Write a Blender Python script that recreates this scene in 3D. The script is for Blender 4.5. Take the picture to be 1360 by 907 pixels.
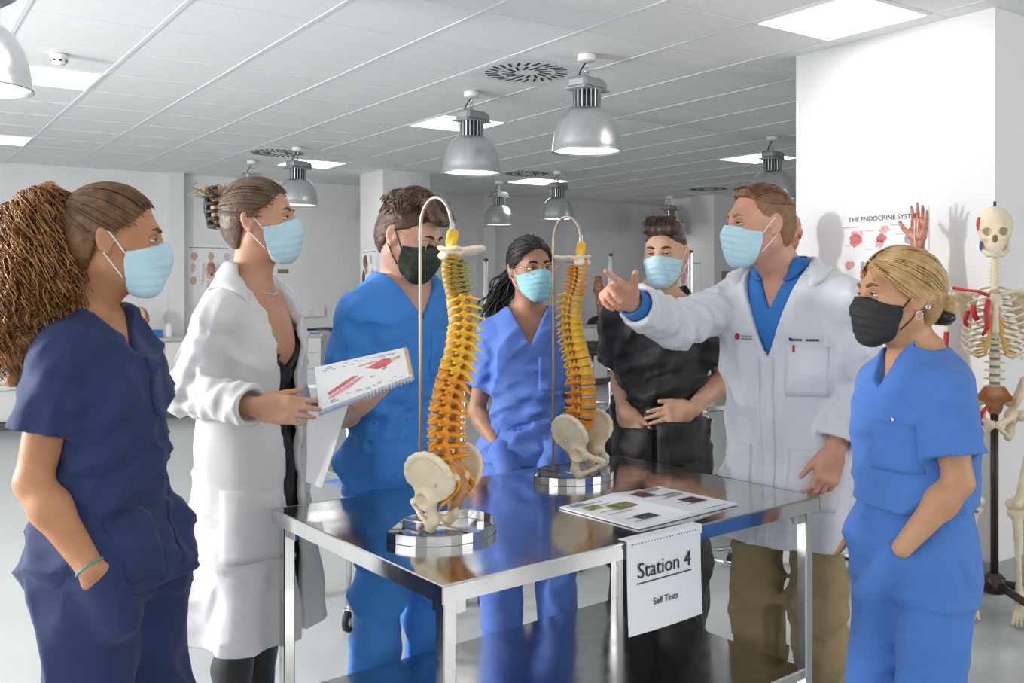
import bpy, bmesh, math, random
import numpy as np
from mathutils import Vector, Matrix

for o in list(bpy.data.objects):
    bpy.data.objects.remove(o, do_unlink=True)
scene = bpy.context.scene
COL = scene.collection
R = math.radians
random.seed(7)

# ------------------------------------------------------------------ camera
EYE = 1.45                                   # lens height above the floor
cd = bpy.data.cameras.new('camera')
cam = bpy.data.objects.new('camera', cd)
COL.objects.link(cam)
cam.location = (0, 0, EYE)
cam.rotation_euler = (R(90), 0, 0)
cd.sensor_width = 36.0
cd.lens = 32.86
cd.shift_y = -0.0546
cd.clip_end = 100
scene.camera = cam

# ------------------------------------------------------------------ view
vs = scene.view_settings
vs.view_transform = 'Standard'
vs.look = 'None'
vs.exposure = -0.25
vs.gamma = 1.0
vs.use_curve_mapping = False

# ------------------------------------------------------------------ world (sky outside the added windows)
world = bpy.data.worlds.new('world')
scene.world = world
world.use_nodes = True
bg = world.node_tree.nodes['Background']
bg.inputs[0].default_value = (0.75, 0.86, 1.0, 1)
bg.inputs[1].default_value = 0.3

# ------------------------------------------------------------------ room axes: u runs right-and-away, v runs left-and-away
YAW = R(55.4)
UD = np.array([math.sin(YAW), math.cos(YAW)])
VD = np.array([-math.cos(YAW), math.sin(YAW)])
ROOM_RZ = math.atan2(UD[1], UD[0])           # z rotation that turns x into u
CEIL = 2.75
def uv(u, v, z=0.0):
    p = UD * u + VD * v
    return (float(p[0]), float(p[1]), z)

def area_light(name, loc, target, sx, sy, power, color=(1, 1, 1)):
    ld = bpy.data.lights.new(name, 'AREA')
    ld.shape = 'RECTANGLE'
    ld.size = sx
    ld.size_y = sy
    ld.energy = power
    ld.color = color
    o = bpy.data.objects.new(name, ld)
    COL.objects.link(o)
    o.location = loc
    d = Vector(target) - Vector(loc)
    o.rotation_euler = d.to_track_quat('-Z', 'Y').to_euler()
    return o

U0, U1, V0, V1 = -3.6, 13.0, -3.2, 11.2      # inside faces of the room
# compact photo lamp on a tripod at the left wall (key), added fill lights at made-up windows left, behind and right
area_light('photo_lamp_light', uv(-3.30, 4.9, 1.82), uv(4.0, 2.9, 1.5), .45, .45, 310, (1.0, .985, .96))
for vv in (0.2, 2.7, 7.4):
    area_light('window_light', uv(U0 + 0.08, vv, 1.65), uv(0.5, vv + 0.3, 1.35), 1.9, 1.5, 46, (0.97, 0.985, 1.0))
for uu, pw in ((-1.6, 16), (1.2, 16), (4.4, 60), (7.2, 60)):
    area_light('window_light', uv(uu, V0 + 0.08, 1.65), uv(uu * .8, 3.0, 1.35), 1.9, 1.5, pw, (1.0, 0.985, 0.96))
# ------------------------------------------------------------------ object helpers
def link(o, parent=None):
    COL.objects.link(o)
    if parent is not None:
        o.parent = parent
    return o

def tag(o, label=None, cat=None, group=None, kind=None):
    if label: o['label'] = label
    if cat: o['category'] = cat
    if group: o['group'] = group
    if kind: o['kind'] = kind
    return o

def thing(name, label, cat, loc=(0, 0, 0), rz=0.0, group=None):
    o = bpy.data.objects.new(name, None)
    o.empty_display_size = 0.1
    COL.objects.link(o)
    o.location = loc
    o.rotation_euler = (0, 0, rz)
    tag(o, label, cat, group)
    return o

def mesh_np(name, V, F, smooth=True):
    """F: int array (n,4) or (n,3)"""
    me = bpy.data.meshes.new(name)
    V = np.asarray(V, dtype=np.float32)
    F = np.asarray(F, dtype=np.int32)
    n, k = F.shape
    me.vertices.add(len(V))
    me.vertices.foreach_set('co', V.ravel())
    me.loops.add(n * k)
    me.loops.foreach_set('vertex_index', F.ravel())
    me.polygons.add(n)
    me.polygons.foreach_set('loop_start', np.arange(0, n * k, k, dtype=np.int32))
    me.polygons.foreach_set('loop_total', np.full(n, k, dtype=np.int32))
    if smooth:
        me.polygons.foreach_set('use_smooth', np.ones(n, dtype=bool))
    me.update(calc_edges=True)
    me.validate()
    return me

def obj(name, me, mat, parent=None):
    o = bpy.data.objects.new(name, me)
    if mat is not None and len(me.materials) == 0:
        me.materials.append(mat)
    return link(o, parent)

class MB:
    """collects simple shapes for ONE mesh object"""
    def __init__(s):
        s.V = []; s.F = []; s.S = []
    def add(s, V, F, smooth=False):
        n = len(s.V)
        s.V += [tuple(map(float, v)) for v in V]
        s.F += [tuple(i + n for i in f) for f in F]
        s.S += [smooth] * len(F)
        return s
    def box(s, c, d, rz=0.0, bevel=0.0, M=None):
        x, y, z = d[0] / 2, d[1] / 2, d[2] / 2
        if bevel > 0:
            b = min(bevel, x * .9, y * .9, z * .9)
            V = []
            for sx in (-1, 1):
                for sy in (-1, 1):
                    for sz in (-1, 1):
                        V += [(sx * x, sy * (y - b), sz * (z - b)), (sx * (x - b), sy * y, sz * (z - b)), (sx * (x - b), sy * (y - b), sz * z)]
            bm = bmesh.new()
            for v in V: bm.verts.new(v)
            bmesh.ops.convex_hull(bm, input=bm.verts)
            bm.verts.index_update()
            F = [tuple(v.index for v in f.verts) for f in bm.faces]
            V = [tuple(v.co) for v in bm.verts]
            bm.free()
        else:
            V = [(sx * x, sy * y, sz * z) for sx in (-1, 1) for sy in (-1, 1) for sz in (-1, 1)]
            F = [(0, 1, 3, 2), (4, 6, 7, 5), (0, 4, 5, 1), (2, 3, 7, 6), (0, 2, 6, 4), (1, 5, 7, 3)]
        m = Matrix.Translation(c) @ (M.to_4x4() if M is not None else Matrix.Rotation(rz, 4, 'Z'))
        return s.add([m @ Vector(v) for v in V], F)
    def tube(s, pts, r, n=10, caps=True, closed=False, smooth=True):
        pts = [Vector(p) for p in pts]
        m = len(pts)
        rs = r if isinstance(r, (list, tuple, np.ndarray)) else [r] * m
        V = []; F = []
        up = None
        for i, p in enumerate(pts):
            if closed:
                t = pts[(i + 1) % m] - pts[i - 1]
            else:
                t = pts[min(i + 1, m - 1)] - pts[max(i - 1, 0)]
            t.normalize()
            if up is None:
                up = Vector((0, 0, 1)) if abs(t.z) < .9 else Vector((1, 0, 0))
            a = t.cross(up)
            if a.length < 1e-6: a = t.cross(Vector((0, 1, 0)))
            a.normalize(); b = t.cross(a); up = -b if False else a.cross(t)
            for k in range(n):
                w = 2 * math.pi * k / n
                V.append(p + (a * math.cos(w) + b * math.sin(w)) * rs[i])
        mm = m if closed else m - 1
        for i in range(mm):
            for k in range(n):
                i2 = (i + 1) % m
                F.append((i * n + k, i2 * n + k, i2 * n + (k + 1) % n, i * n + (k + 1) % n))
        if caps and not closed:
            F.append(tuple(range(n)))
            F.append(tuple((m - 1) * n + k for k in reversed(range(n))))
        return s.add(V, F, smooth)
    def lathe(s, prof, n=24, c=(0, 0, 0), smooth=True, M=None):
        V = []; F = []
        m = len(prof)
        for r, z in prof:
            for k in range(n):
                w = 2 * math.pi * k / n
                V.append(Vector((r * math.cos(w), r * math.sin(w), z)))
        for i in range(m - 1):
            for k in range(n):
                F.append((i * n + k, i * n + (k + 1) % n, (i + 1) * n + (k + 1) % n, (i + 1) * n + k))
        if prof[0][0] > 1e-5: F.append(tuple(reversed(range(n))))
        if prof[-1][0] > 1e-5: F.append(tuple((m - 1) * n + k for k in range(n)))
        mt = Matrix.Translation(c) @ (M.to_4x4() if M is not None else Matrix.Identity(4))
        return s.add([mt @ v for v in V], F, smooth)
    def sphere(s, c, r, n=12, M=None):
        rx, ry, rz = (r, r, r) if not isinstance(r, (tuple, list)) else r
        V = []; F = []
        m = max(6, n // 2 + 1)
        for i in range(m + 1):
            a = math.pi * i / m
            for k in range(n):
                w = 2 * math.pi * k / n
                v = Vector((rx * math.sin(a) * math.cos(w), ry * math.sin(a) * math.sin(w), rz * math.cos(a)))
                if M is not None: v = M @ v
                V.append(v + Vector(c))
        for i in range(m):
            for k in range(n):
                F.append((i * n + k, (i + 1) * n + k, (i + 1) * n + (k + 1) % n, i * n + (k + 1) % n))
        return s.add(V, F, True)
    def prism(s, poly, z0, z1, M=None):
        n = len(poly)
        V = [Vector((x, y, z0)) for x, y in poly] + [Vector((x, y, z1)) for x, y in poly]
        F = [tuple(reversed(range(n))), tuple(range(n, 2 * n))]
        F += [(i, (i + 1) % n, n + (i + 1) % n, n + i) for i in range(n)]
        if M is not None: V = [M @ v for v in V]
        return s.add(V, F)
    def mesh(s, name):
        me = bpy.data.meshes.new(name)
        me.from_pydata(s.V, [], s.F)
        me.polygons.foreach_set('use_smooth', s.S)
        me.update()
        return me
    def build(s, name, mat, parent=None):
        return obj(name, s.mesh(name), mat, parent)

def copy_tree(o, parent=None):
    c = o.copy()
    COL.objects.link(c)
    c.parent = parent
    for ch in list(o.children):
        copy_tree(ch, c)
    return c

# ------------------------------------------------------------------ materials
MATS = {}
def mat(name, color=(.8, .8, .8), rough=.5, metal=0.0, spec=.5, noise=0.0, nscale=20, bump=0.0, bscale=200, emit=None, estr=0.0,
        sss=0.0, sheen=0.0, aniso=0.0, color2=None, alpha=1.0, trans=0.0, coat=0.0, rnoise=0.0):
    if name in MATS: return MATS[name]
    m = bpy.data.materials.new(name)
    m.use_nodes = True
    nt = m.node_tree
    b = nt.nodes['Principled BSDF']
    b.inputs['Base Color'].default_value = (*color, 1)
    b.inputs['Roughness'].default_value = rough
    b.inputs['Metallic'].default_value = metal
    b.inputs['Specular IOR Level'].default_value = spec
    if sss:
        b.inputs['Subsurface Weight'].default_value = sss
        b.inputs['Subsurface Radius'].default_value = (1.0, .35, .2)
        b.inputs['Subsurface Scale'].default_value = .012
    if sheen:
        b.inputs['Sheen Weight'].default_value = sheen
        b.inputs['Sheen Roughness'].default_value = .5
    if coat: b.inputs['Coat Weight'].default_value = coat
    if trans: b.inputs['Transmission Weight'].default_value = trans
    if alpha < 1: b.inputs['Alpha'].default_value = alpha
    if emit:
        b.inputs['Emission Color'].default_value = (*emit, 1)
        b.inputs['Emission Strength'].default_value = estr
    tc = nt.nodes.new('ShaderNodeTexCoord')
    if noise or color2:
        n = nt.nodes.new('ShaderNodeTexNoise')
        n.inputs['Scale'].default_value = nscale
        n.inputs['Detail'].default_value = 5
        nt.links.new(tc.outputs['Object'], n.inputs['Vector'])
        mx = nt.nodes.new('ShaderNodeMix'); mx.data_type = 'RGBA'
        c2 = color2 if color2 else tuple(c * (1 - noise) for c in color)
        c1 = color if color2 else tuple(min(1, c * (1 + noise * .5)) for c in color)
        mx.inputs[6].default_value = (*c1, 1)
        mx.inputs[7].default_value = (*c2, 1)
        mr = nt.nodes.new('ShaderNodeMapRange')
        mr.inputs[1].default_value = .35; mr.inputs[2].default_value = .65
        nt.links.new(n.outputs[0], mr.inputs[0])
        nt.links.new(mr.outputs[0], mx.inputs[0])
        nt.links.new(mx.outputs[2], b.inputs['Base Color'])
        if rnoise:
            rr = nt.nodes.new('ShaderNodeMapRange')
            rr.inputs[1].default_value = .3; rr.inputs[2].default_value = .7
            rr.inputs[3].default_value = max(.02, rough - rnoise); rr.inputs[4].default_value = rough + rnoise
            nt.links.new(n.outputs[0], rr.inputs[0])
            nt.links.new(rr.outputs[0], b.inputs['Roughness'])
    if bump:
        n2 = nt.nodes.new('ShaderNodeTexNoise')
        n2.inputs['Scale'].default_value = bscale
        n2.inputs['Detail'].default_value = 3
        nt.links.new(tc.outputs['Object'], n2.inputs['Vector'])
        bp = nt.nodes.new('ShaderNodeBump')
        bp.inputs['Strength'].default_value = bump
        bp.inputs['Distance'].default_value = .004
        nt.links.new(n2.outputs[0], bp.inputs['Height'])
        nt.links.new(bp.outputs[0], b.inputs['Normal'])
    MATS[name] = m
    return m

# ------------------------------------------------------------------ distance-field modelling
def surface_nets(d, lo, h):
    s = d < 0
    n = np.zeros(tuple(k - 1 for k in d.shape), dtype=np.uint8)
    C = [(a, b, c) for a in (0, 1) for b in (0, 1) for c in (0, 1)]
    S = d.shape
    for a, b, c in C:
        n += s[a:S[0] - 1 + a, b:S[1] - 1 + b, c:S[2] - 1 + c]
    act = (n > 0) & (n < 8)
    I = np.argwhere(act)
    ids = np.full(act.shape, -1, dtype=np.int32)
    ids[act] = np.arange(len(I), dtype=np.int32)
    vals = [d[I[:, 0] + a, I[:, 1] + b, I[:, 2] + c] for a, b, c in C]
    acc = np.zeros((len(I), 3), dtype=np.float32)
    cnt = np.zeros(len(I), dtype=np.float32)
    for p in range(8):
        for q in range(p + 1, 8):
            df = [abs(x - y) for x, y in zip(C[p], C[q])]
            if sum(df) != 1: continue
            va, vb = vals[p], vals[q]
            m = (va < 0) != (vb < 0)
            t = np.where(m, va / np.where(m, va - vb, 1), 0)
            for ax in range(3):
                acc[:, ax] += np.where(m, C[p][ax] + t * (C[q][ax] - C[p][ax]), 0)
            cnt += m
    V = np.asarray(lo, dtype=np.float32) + h * (I + acc / cnt[:, None])
    Fs = []
    for ax in range(3):
        b_, c_ = (ax + 1) % 3, (ax + 2) % 3
        sl0 = [slice(None)] * 3; sl1 = [slice(None)] * 3
        sl0[ax] = slice(0, S[ax] - 1); sl1[ax] = slice(1, S[ax])
        for q in (b_, c_):
            sl0[q] = slice(1, S[q] - 1); sl1[q] = slice(1, S[q] - 1)
        A = s[tuple(sl0)]; B = s[tuple(sl1)]
        E = np.argwhere(A != B)
        if not len(E): continue
        E[:, b_] += 1; E[:, c_] += 1
        flip = ~s[E[:, 0], E[:, 1], E[:, 2]]
        def cell(db, dc):
            Q = E.copy(); Q[:, b_] += db; Q[:, c_] += dc
            return ids[Q[:, 0], Q[:, 1], Q[:, 2]]
        quad = np.stack([cell(-1, -1), cell(0, -1), cell(0, 0), cell(-1, 0)], 1)
        quad[flip] = quad[flip][:, ::-1]
        Fs.append(quad)
    F = np.concatenate(Fs)
    F = F[(F >= 0).all(1)]
    return V, F

def keep_largest(V, F, frac=.02):
    """drops stray islands: label propagation over vertices"""
    lab = np.arange(len(V))
    for _ in range(400):
        m = lab[F].min(1)
        new = lab.copy()
        for k in range(F.shape[1]):
            np.minimum.at(new, F[:, k], m)
        new = new[new]
        if (new == lab).all(): break
        lab = new
    u, c = np.unique(lab, return_counts=True)
    ok = u[c >= frac * c.max()]
    fm = np.isin(lab[F[:, 0]], ok)
    F = F[fm]
    used = np.unique(F)
    mp = np.full(len(V), -1); mp[used] = np.arange(len(used))
    return V[used], mp[F].astype(np.int32)

def v3(p): return np.asarray(p, dtype=np.float64)

class Field:
    def __init__(s, lo, hi, h):
        s.lo = v3(lo); s.h = h
        s.n = np.maximum(4, np.ceil((v3(hi) - s.lo) / h).astype(int) + 1)
        s.d = np.full(tuple(s.n), 9.0, dtype=np.float32)
        s.ax = [(s.lo[k] + h * np.arange(s.n[k])).astype(np.float32) for k in range(3)]
    def sub(s, lo, hi):
        sl = []
        for k in range(3):
            a = int(max(0, math.floor((lo[k] - s.lo[k]) / s.h)))
            b = int(min(s.n[k], math.ceil((hi[k] - s.lo[k]) / s.h) + 1))
            if b <= a: return None
            sl.append(slice(a, b))
        X = s.ax[0][sl[0]][:, None, None]; Y = s.ax[1][sl[1]][None, :, None]; Z = s.ax[2][sl[2]][None, None, :]
        return tuple(sl), X, Y, Z
    def add(s, prim, k=0.0, grow=0.0):
        fn, lo, hi = prim
        m = k + 3 * s.h + max(0, grow)
        q = s.sub(v3(lo) - m, v3(hi) + m)
        if q is None: return s
        sl, X, Y, Z = q
        a = s.d[sl]; b = fn(X, Y, Z) - grow
        if k > 0:
            hh = np.maximum(k - np.abs(a - b), 0) / k
            s.d[sl] = np.minimum(a, b) - hh * hh * k * .25
        else:
            s.d[sl] = np.minimum(a, b)
        return s
    def cut(s, prim, k=0.0):
        fn, lo, hi = prim
        m = k + 3 * s.h
        q = s.sub(v3(lo) - m, v3(hi) + m)
        if q is None: return s
        sl, X, Y, Z = q
        a = s.d[sl]; b = -fn(X, Y, Z)
        if k > 0:
            hh = np.maximum(k - np.abs(a - b), 0) / k
            s.d[sl] = np.maximum(a, b) + hh * hh * k * .25
        else:
            s.d[sl] = np.maximum(a, b)
        return s
    def clip(s, fn):
        s.d = np.maximum(s.d, fn(s.ax[0][:, None, None], s.ax[1][None, :, None], s.ax[2][None, None, :])).astype(np.float32)
        return s
    def disp(s, fn, lo=None, hi=None, band=.06):
        q = s.sub(lo if lo is not None else s.lo, hi if hi is not None else s.lo + s.n * s.h)
        if q is None: return s
        sl, X, Y, Z = q
        a = s.d[sl]
        I = np.nonzero(np.abs(a) < band)
        if len(I[0]) == 0: return s
        a[I] = a[I] + fn(X[I[0], 0, 0], Y[0, I[1], 0], Z[0, 0, I[2]])
        return s
    def sample(s, P):
        P = np.asarray(P, dtype=np.float64)
        g = (P - s.lo) / s.h
        g = np.clip(g, 0, s.n - 1.001)
        i = g.astype(int); f = g - i
        out = 0
        for a in (0, 1):
            for b in (0, 1):
                for c in (0, 1):
                    w = (f[:, 0] if a else 1 - f[:, 0]) * (f[:, 1] if b else 1 - f[:, 1]) * (f[:, 2] if c else 1 - f[:, 2])
                    out = out + w * s.d[i[:, 0] + a, i[:, 1] + b, i[:, 2] + c]
        return out
    def march(s, P, D, steps=60, maxd=.6):
        """walk points P along D until the surface; returns points"""
        P = np.array(P, dtype=np.float64); D = v3(D)
        if D.ndim == 1: D = np.broadcast_to(D / np.linalg.norm(D), P.shape)
        t = np.zeros(len(P))
        for _ in range(steps):
            d = np.minimum(s.sample(P + D * t[:, None]), .05)
            t = np.clip(t + d * .7, 0, maxd)
        return P + D * t[:, None], t < maxd * .999
    def mesh(s, name, clean=True, smooth=0):
        for ax in range(3):
            sl = [slice(None)] * 3
            for e in (0, -1):
                sl[ax] = e; q = s.d[tuple(sl)]; np.maximum(q, s.h * .5, out=q)
        V, F = surface_nets(s.d, s.lo, s.h)
        if clean: V, F = keep_largest(V, F)
        for _ in range(smooth):
            acc = np.zeros_like(V); cn = np.zeros(len(V), dtype=np.float32)
            for k in range(4):
                j = (k + 1) % 4
                for q in range(3):
                    acc[:, q] += np.bincount(F[:, k], weights=V[F[:, j], q], minlength=len(V)) + np.bincount(F[:, j], weights=V[F[:, k], q], minlength=len(V))
                cn += np.bincount(F[:, k], minlength=len(V)) + np.bincount(F[:, j], minlength=len(V))
            V = V * .5 + .5 * acc / cn[:, None]
        return mesh_np(name, V, F)

def cone(a, b, ra, rb=None):
    rb = ra if rb is None else rb
    a = v3(a); b = v3(b); ba = b - a; L = max(1e-9, float(ba @ ba)); rm = max(ra, rb)
    def fn(X, Y, Z):
        t = np.clip(((X - a[0]) * ba[0] + (Y - a[1]) * ba[1] + (Z - a[2]) * ba[2]) / L, 0, 1)
        return np.sqrt((X - a[0] - ba[0] * t) ** 2 + (Y - a[1] - ba[1] * t) ** 2 + (Z - a[2] - ba[2] * t) ** 2) - (ra + (rb - ra) * t)
    return fn, np.minimum(a, b) - rm, np.maximum(a, b) + rm

def ball(c, r): return cone(c, c, r, r)

def ell(c, r, M=None):
    c = v3(c); r = v3(r)
    M = np.eye(3) if M is None else np.asarray(M)
    rm = float(r.max())
    def fn(X, Y, Z):
        x, y, z = X - c[0], Y - c[1], Z - c[2]
        a = (M[0, 0] * x + M[1, 0] * y + M[2, 0] * z) / r[0]
        b = (M[0, 1] * x + M[1, 1] * y + M[2, 1] * z) / r[1]
        e = (M[0, 2] * x + M[1, 2] * y + M[2, 2] * z) / r[2]
        k0 = np.sqrt(a * a + b * b + e * e)
        k1 = np.sqrt((a / r[0]) ** 2 + (b / r[1]) ** 2 + (e / r[2]) ** 2)
        return k0 * (k0 - 1) / np.maximum(k1, 1e-6)
    ext = np.sqrt(((M * r[None, :]) ** 2).sum(1))
    return fn, c - ext, c + ext

def rbox(c, hd, M=None, rr=0.0):
    c = v3(c); hd = v3(hd)
    M = np.eye(3) if M is None else np.asarray(M)
    def fn(X, Y, Z):
        x, y, z = X - c[0], Y - c[1], Z - c[2]
        q = [np.abs(M[0, k] * x + M[1, k] * y + M[2, k] * z) - hd[k] + rr for k in range(3)]
        return np.sqrt(np.maximum(q[0], 0) ** 2 + np.maximum(q[1], 0) ** 2 + np.maximum(q[2], 0) ** 2) + np.minimum(np.maximum(q[0], np.maximum(q[1], q[2])), 0) - rr
    ext = (np.abs(M) * hd[None, :]).sum(1)
    return fn, c - ext, c + ext

def half(p, n):
    """half space function: positive on the side n points to"""
    p = v3(p); n = v3(n); n = n / np.linalg.norm(n); k = float(p @ n)
    return lambda X, Y, Z: X * n[0] + Y * n[1] + Z * n[2] - k

def chain(f, pts, rs, k=.02):
    for i in range(len(pts) - 1):
        f.add(cone(pts[i], pts[i + 1], rs[i], rs[i + 1]), k if i else k)
    return f

def smooth_interp(z, zs, vs_):
    zs = v3(zs); vs_ = v3(vs_)
    o = np.argsort(zs); zs = zs[o]; vs_ = vs_[o]
    m = np.gradient(vs_, zs)
    i = np.clip(np.searchsorted(zs, z) - 1, 0, len(zs) - 2)
    hh = zs[i + 1] - zs[i]; t = np.clip((z - zs[i]) / hh, 0, 1)
    t2, t3 = t * t, t * t * t
    return (2 * t3 - 3 * t2 + 1) * vs_[i] + (t3 - 2 * t2 + t) * hh * m[i] + (-2 * t3 + 3 * t2) * vs_[i + 1] + (t3 - t2) * hh * m[i + 1]

def loft(rows, n=2.2, grow=0.0, caps=True):
    """rows: (z, cx, cy, rx, ry); horizontal super-ellipse sections"""
    A = np.array(rows, dtype=np.float64)
    z0, z1 = A[:, 0].min(), A[:, 0].max()
    def fn(X, Y, Z):
        z = np.asarray(Z, dtype=np.float64)
        cx, cy, rx, ry = [smooth_interp(z, A[:, 0], A[:, k]).astype(np.float32) for k in (1, 2, 3, 4)]
        rx = rx + grow; ry = ry + grow
        e = (np.abs((X - cx) / rx) ** n + np.abs((Y - cy) / ry) ** n) ** (1.0 / n)
        g = (e - 1) * np.minimum(rx, ry)
        if caps: g = np.maximum(g, np.maximum(z0 - grow - Z, Z - z1 - grow))
        return g
    ex = (A[:, 3].max() + grow); ey = A[:, 4].max() + grow
    lo = (A[:, 1].min() - ex, A[:, 2].min() - ey, z0 - grow); hi = (A[:, 1].max() + ex, A[:, 2].max() + ey, z1 + grow)
    return fn, lo, hi

def rotm(yaw=0.0, pitch=0.0, roll=0.0):
    """columns: right, forward, up; yaw>0 turns to the right, pitch>0 nods down, roll>0 tips to the right"""
    y, p, r = R(yaw), R(pitch), R(roll)
    Ry = np.array([[math.cos(y), math.sin(y), 0], [-math.sin(y), math.cos(y), 0], [0, 0, 1]])
    Rp = np.array([[1, 0, 0], [0, math.cos(p), math.sin(p)], [0, -math.sin(p), math.cos(p)]])
    Rr = np.array([[math.cos(r), 0, math.sin(r)], [0, 1, 0], [-math.sin(r), 0, math.cos(r)]])
    return Ry @ Rp @ Rr

def waves(seed, n=5, wl=.06, amp=.004, dirs=None, spread=.5, sharp=1.0):
    """soft cloth folds: warped plane waves"""
    rg = np.random.RandomState(seed)
    P = []
    for i in range(n):
        d = rg.normal(size=3)
        if dirs is not None:
            d = v3(dirs) + spread * d * np.linalg.norm(dirs)
        d /= np.linalg.norm(d)
        P.append((d, wl * rg.uniform(.7, 1.6), rg.uniform(0, 6.28), rg.normal(size=3) * 6, rg.uniform(0, 6.28), rg.uniform(.5, 1.0)))
    tot = sum(p[5] for p in P)
    def fn(X, Y, Z):
        out = 0
        for d, w, ph, wd, wp, a in P:
            warp = 1.3 * np.sin(X * wd[0] + Y * wd[1] + Z * wd[2] + wp)
            s_ = np.sin((X * d[0] + Y * d[1] + Z * d[2]) * 6.2832 / w + ph + warp)
            out = out + a * (1 - 2 * np.abs(s_) ** sharp if sharp != 1.0 else s_)
        return (amp / tot * 1.6) * out
    return fn

def masked(fn, c, r):
    c = v3(c)
    def g(X, Y, Z):
        q = ((X - c[0]) ** 2 + (Y - c[1]) ** 2 + (Z - c[2]) ** 2) / (r * r)
        return fn(X, Y, Z) * np.exp(-q * 1.6)
    return g
# ------------------------------------------------------------------ room materials
M_wall = mat('wall_paint', (.80, .805, .81), .65, noise=.02, nscale=3, bump=.05, bscale=90)
M_tile = mat('ceiling_tile_board', (.86, .87, .88), .8, noise=.03, nscale=60, bump=.06, bscale=400)
M_tee = mat('painted_steel_tee', (.78, .79, .80), .6)
M_floor = mat('grey_vinyl_floor', (.50, .525, .53), .22, noise=.05, nscale=1.5, bump=.01, bscale=60, rnoise=.05)
M_skirt = mat('grey_vinyl_skirting', (.36, .385, .39), .35)
M_white = mat('white_laminate', (.80, .80, .79), .35)
M_whiteplastic = mat('white_plastic', (.85, .85, .84), .3)
M_worktop = mat('grey_worktop', (.55, .56, .56), .3, noise=.06, nscale=80)
M_steel = mat('brushed_stainless_steel', (.62, .62, .61), .13, 1.0, noise=.05, nscale=14, rnoise=.04)
M_chrome = mat('chrome_tube', (.75, .76, .77), .12, 1.0)
M_nickel = mat('nickel_rod', (.52, .42, .33), .32, 1.0)
M_alu = mat('spun_aluminium', (.68, .69, .70), .28, .9, noise=.04, nscale=30)
M_cast = mat('grey_cast_gearbox', (.36, .37, .38), .45, .4)
M_dark = mat('dark_slot', (.02, .02, .02), .8)
M_rubber = mat('black_rubber', (.025, .025, .027), .6)
M_blackplastic = mat('black_plastic', (.02, .02, .022), .4)
M_panel = mat('led_panel', (1, 1, 1), .5, emit=(1, .99, .97), estr=6.0)
M_lampglow = mat('lamp_glow', (1, 1, 1), .5, emit=(1, .98, .95), estr=2.6)
M_paper = mat('white_paper', (.84, .85, .87), .6)
M_ink = mat('black_ink', (.03, .03, .035), .7)

def stru(o): return tag(o, kind='structure')

# floor
m = MB().box((*uv((U0 + U1) / 2, (V0 + V1) / 2)[:2], -.05), (U1 - U0 + .4, V1 - V0 + .4, .1), ROOM_RZ)
stru(m.build('floor', M_floor))
# walls
def wall(name, ua, va, ub, vb, z0=0, z1=CEIL + .2, t=.2, mt=M_wall):
    a = np.array(uv(ua, va)[:2]); b = np.array(uv(ub, vb)[:2])
    c = (a + b) / 2; L = np.linalg.norm(b - a); an = math.atan2(b[1] - a[1], b[0] - a[0])
    return stru(MB().box((c[0], c[1], (z0 + z1) / 2), (L, t, z1 - z0), an).build(name, mt))
wall('wall_back', U0 - .2, V1 + .1, U1 + .2, V1 + .1)
wall('wall_right', U1 + .1, V0, U1 + .1, V1)
# wall_left and wall_front carry invented, unseen windows set behind the added fill lights
def window_wall(name, along, spots, wn):
    parts = MB()
    zs, zt, hw = .9, 2.4, .95
    if along == 'v':
        lo, hi, fix, sgn = V0, V1, U0, -1
        P = lambda s, off, z: uv(fix + sgn * off, s, z)
        rz = ROOM_RZ + math.pi / 2
    else:
        lo, hi, fix, sgn = U0, U1, V0, -1
        P = lambda s, off, z: uv(s, fix + sgn * off, z)
        rz = ROOM_RZ
    full = hi - lo + .4; mid = (lo + hi) / 2
    parts.box(P(mid, .1, zs / 2), (full, .2, zs), rz)
    parts.box(P(mid, .1, (zt + CEIL + .2) / 2), (full, .2, CEIL + .2 - zt), rz)
    e = [lo - .2]
    for s_ in spots: e += [s_ - hw, s_ + hw]
    e.append(hi + .2)
    for k in range(0, len(e), 2):
        parts.box(P((e[k] + e[k + 1]) / 2, .1, (zs + zt) / 2), (e[k + 1] - e[k], .2, zt - zs), rz)
    stru(parts.build(name, M_wall))
    for s_ in spots:
        wn[0] += 1
        fr = MB()
        for z in (zs + .025, zt - .025): fr.box(P(s_, .1, z), (2 * hw, .08, .05), rz)
        for q in (-hw + .025, 0, hw - .025): fr.box(P(s_ + q, .1, (zs + zt) / 2), (.05, .08, zt - zs), rz)
        w = stru(fr.build('window_%d' % wn[0], M_whiteplastic))
        for q in (-hw / 2, hw / 2):
            MB().box(P(s_ + q, .1, (zs + zt) / 2), (hw - .05, .006, zt - zs - .1), rz).build('pane', mat('window_glass', (.9, .95, .97), .02, trans=1.0), w)
wn = [0]
window_wall('wall_left', 'v', (0.2, 2.7, 7.4), wn)
window_wall('wall_front', 'u', (-1.6, 1.2, 4.4, 7.2), wn)

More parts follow.
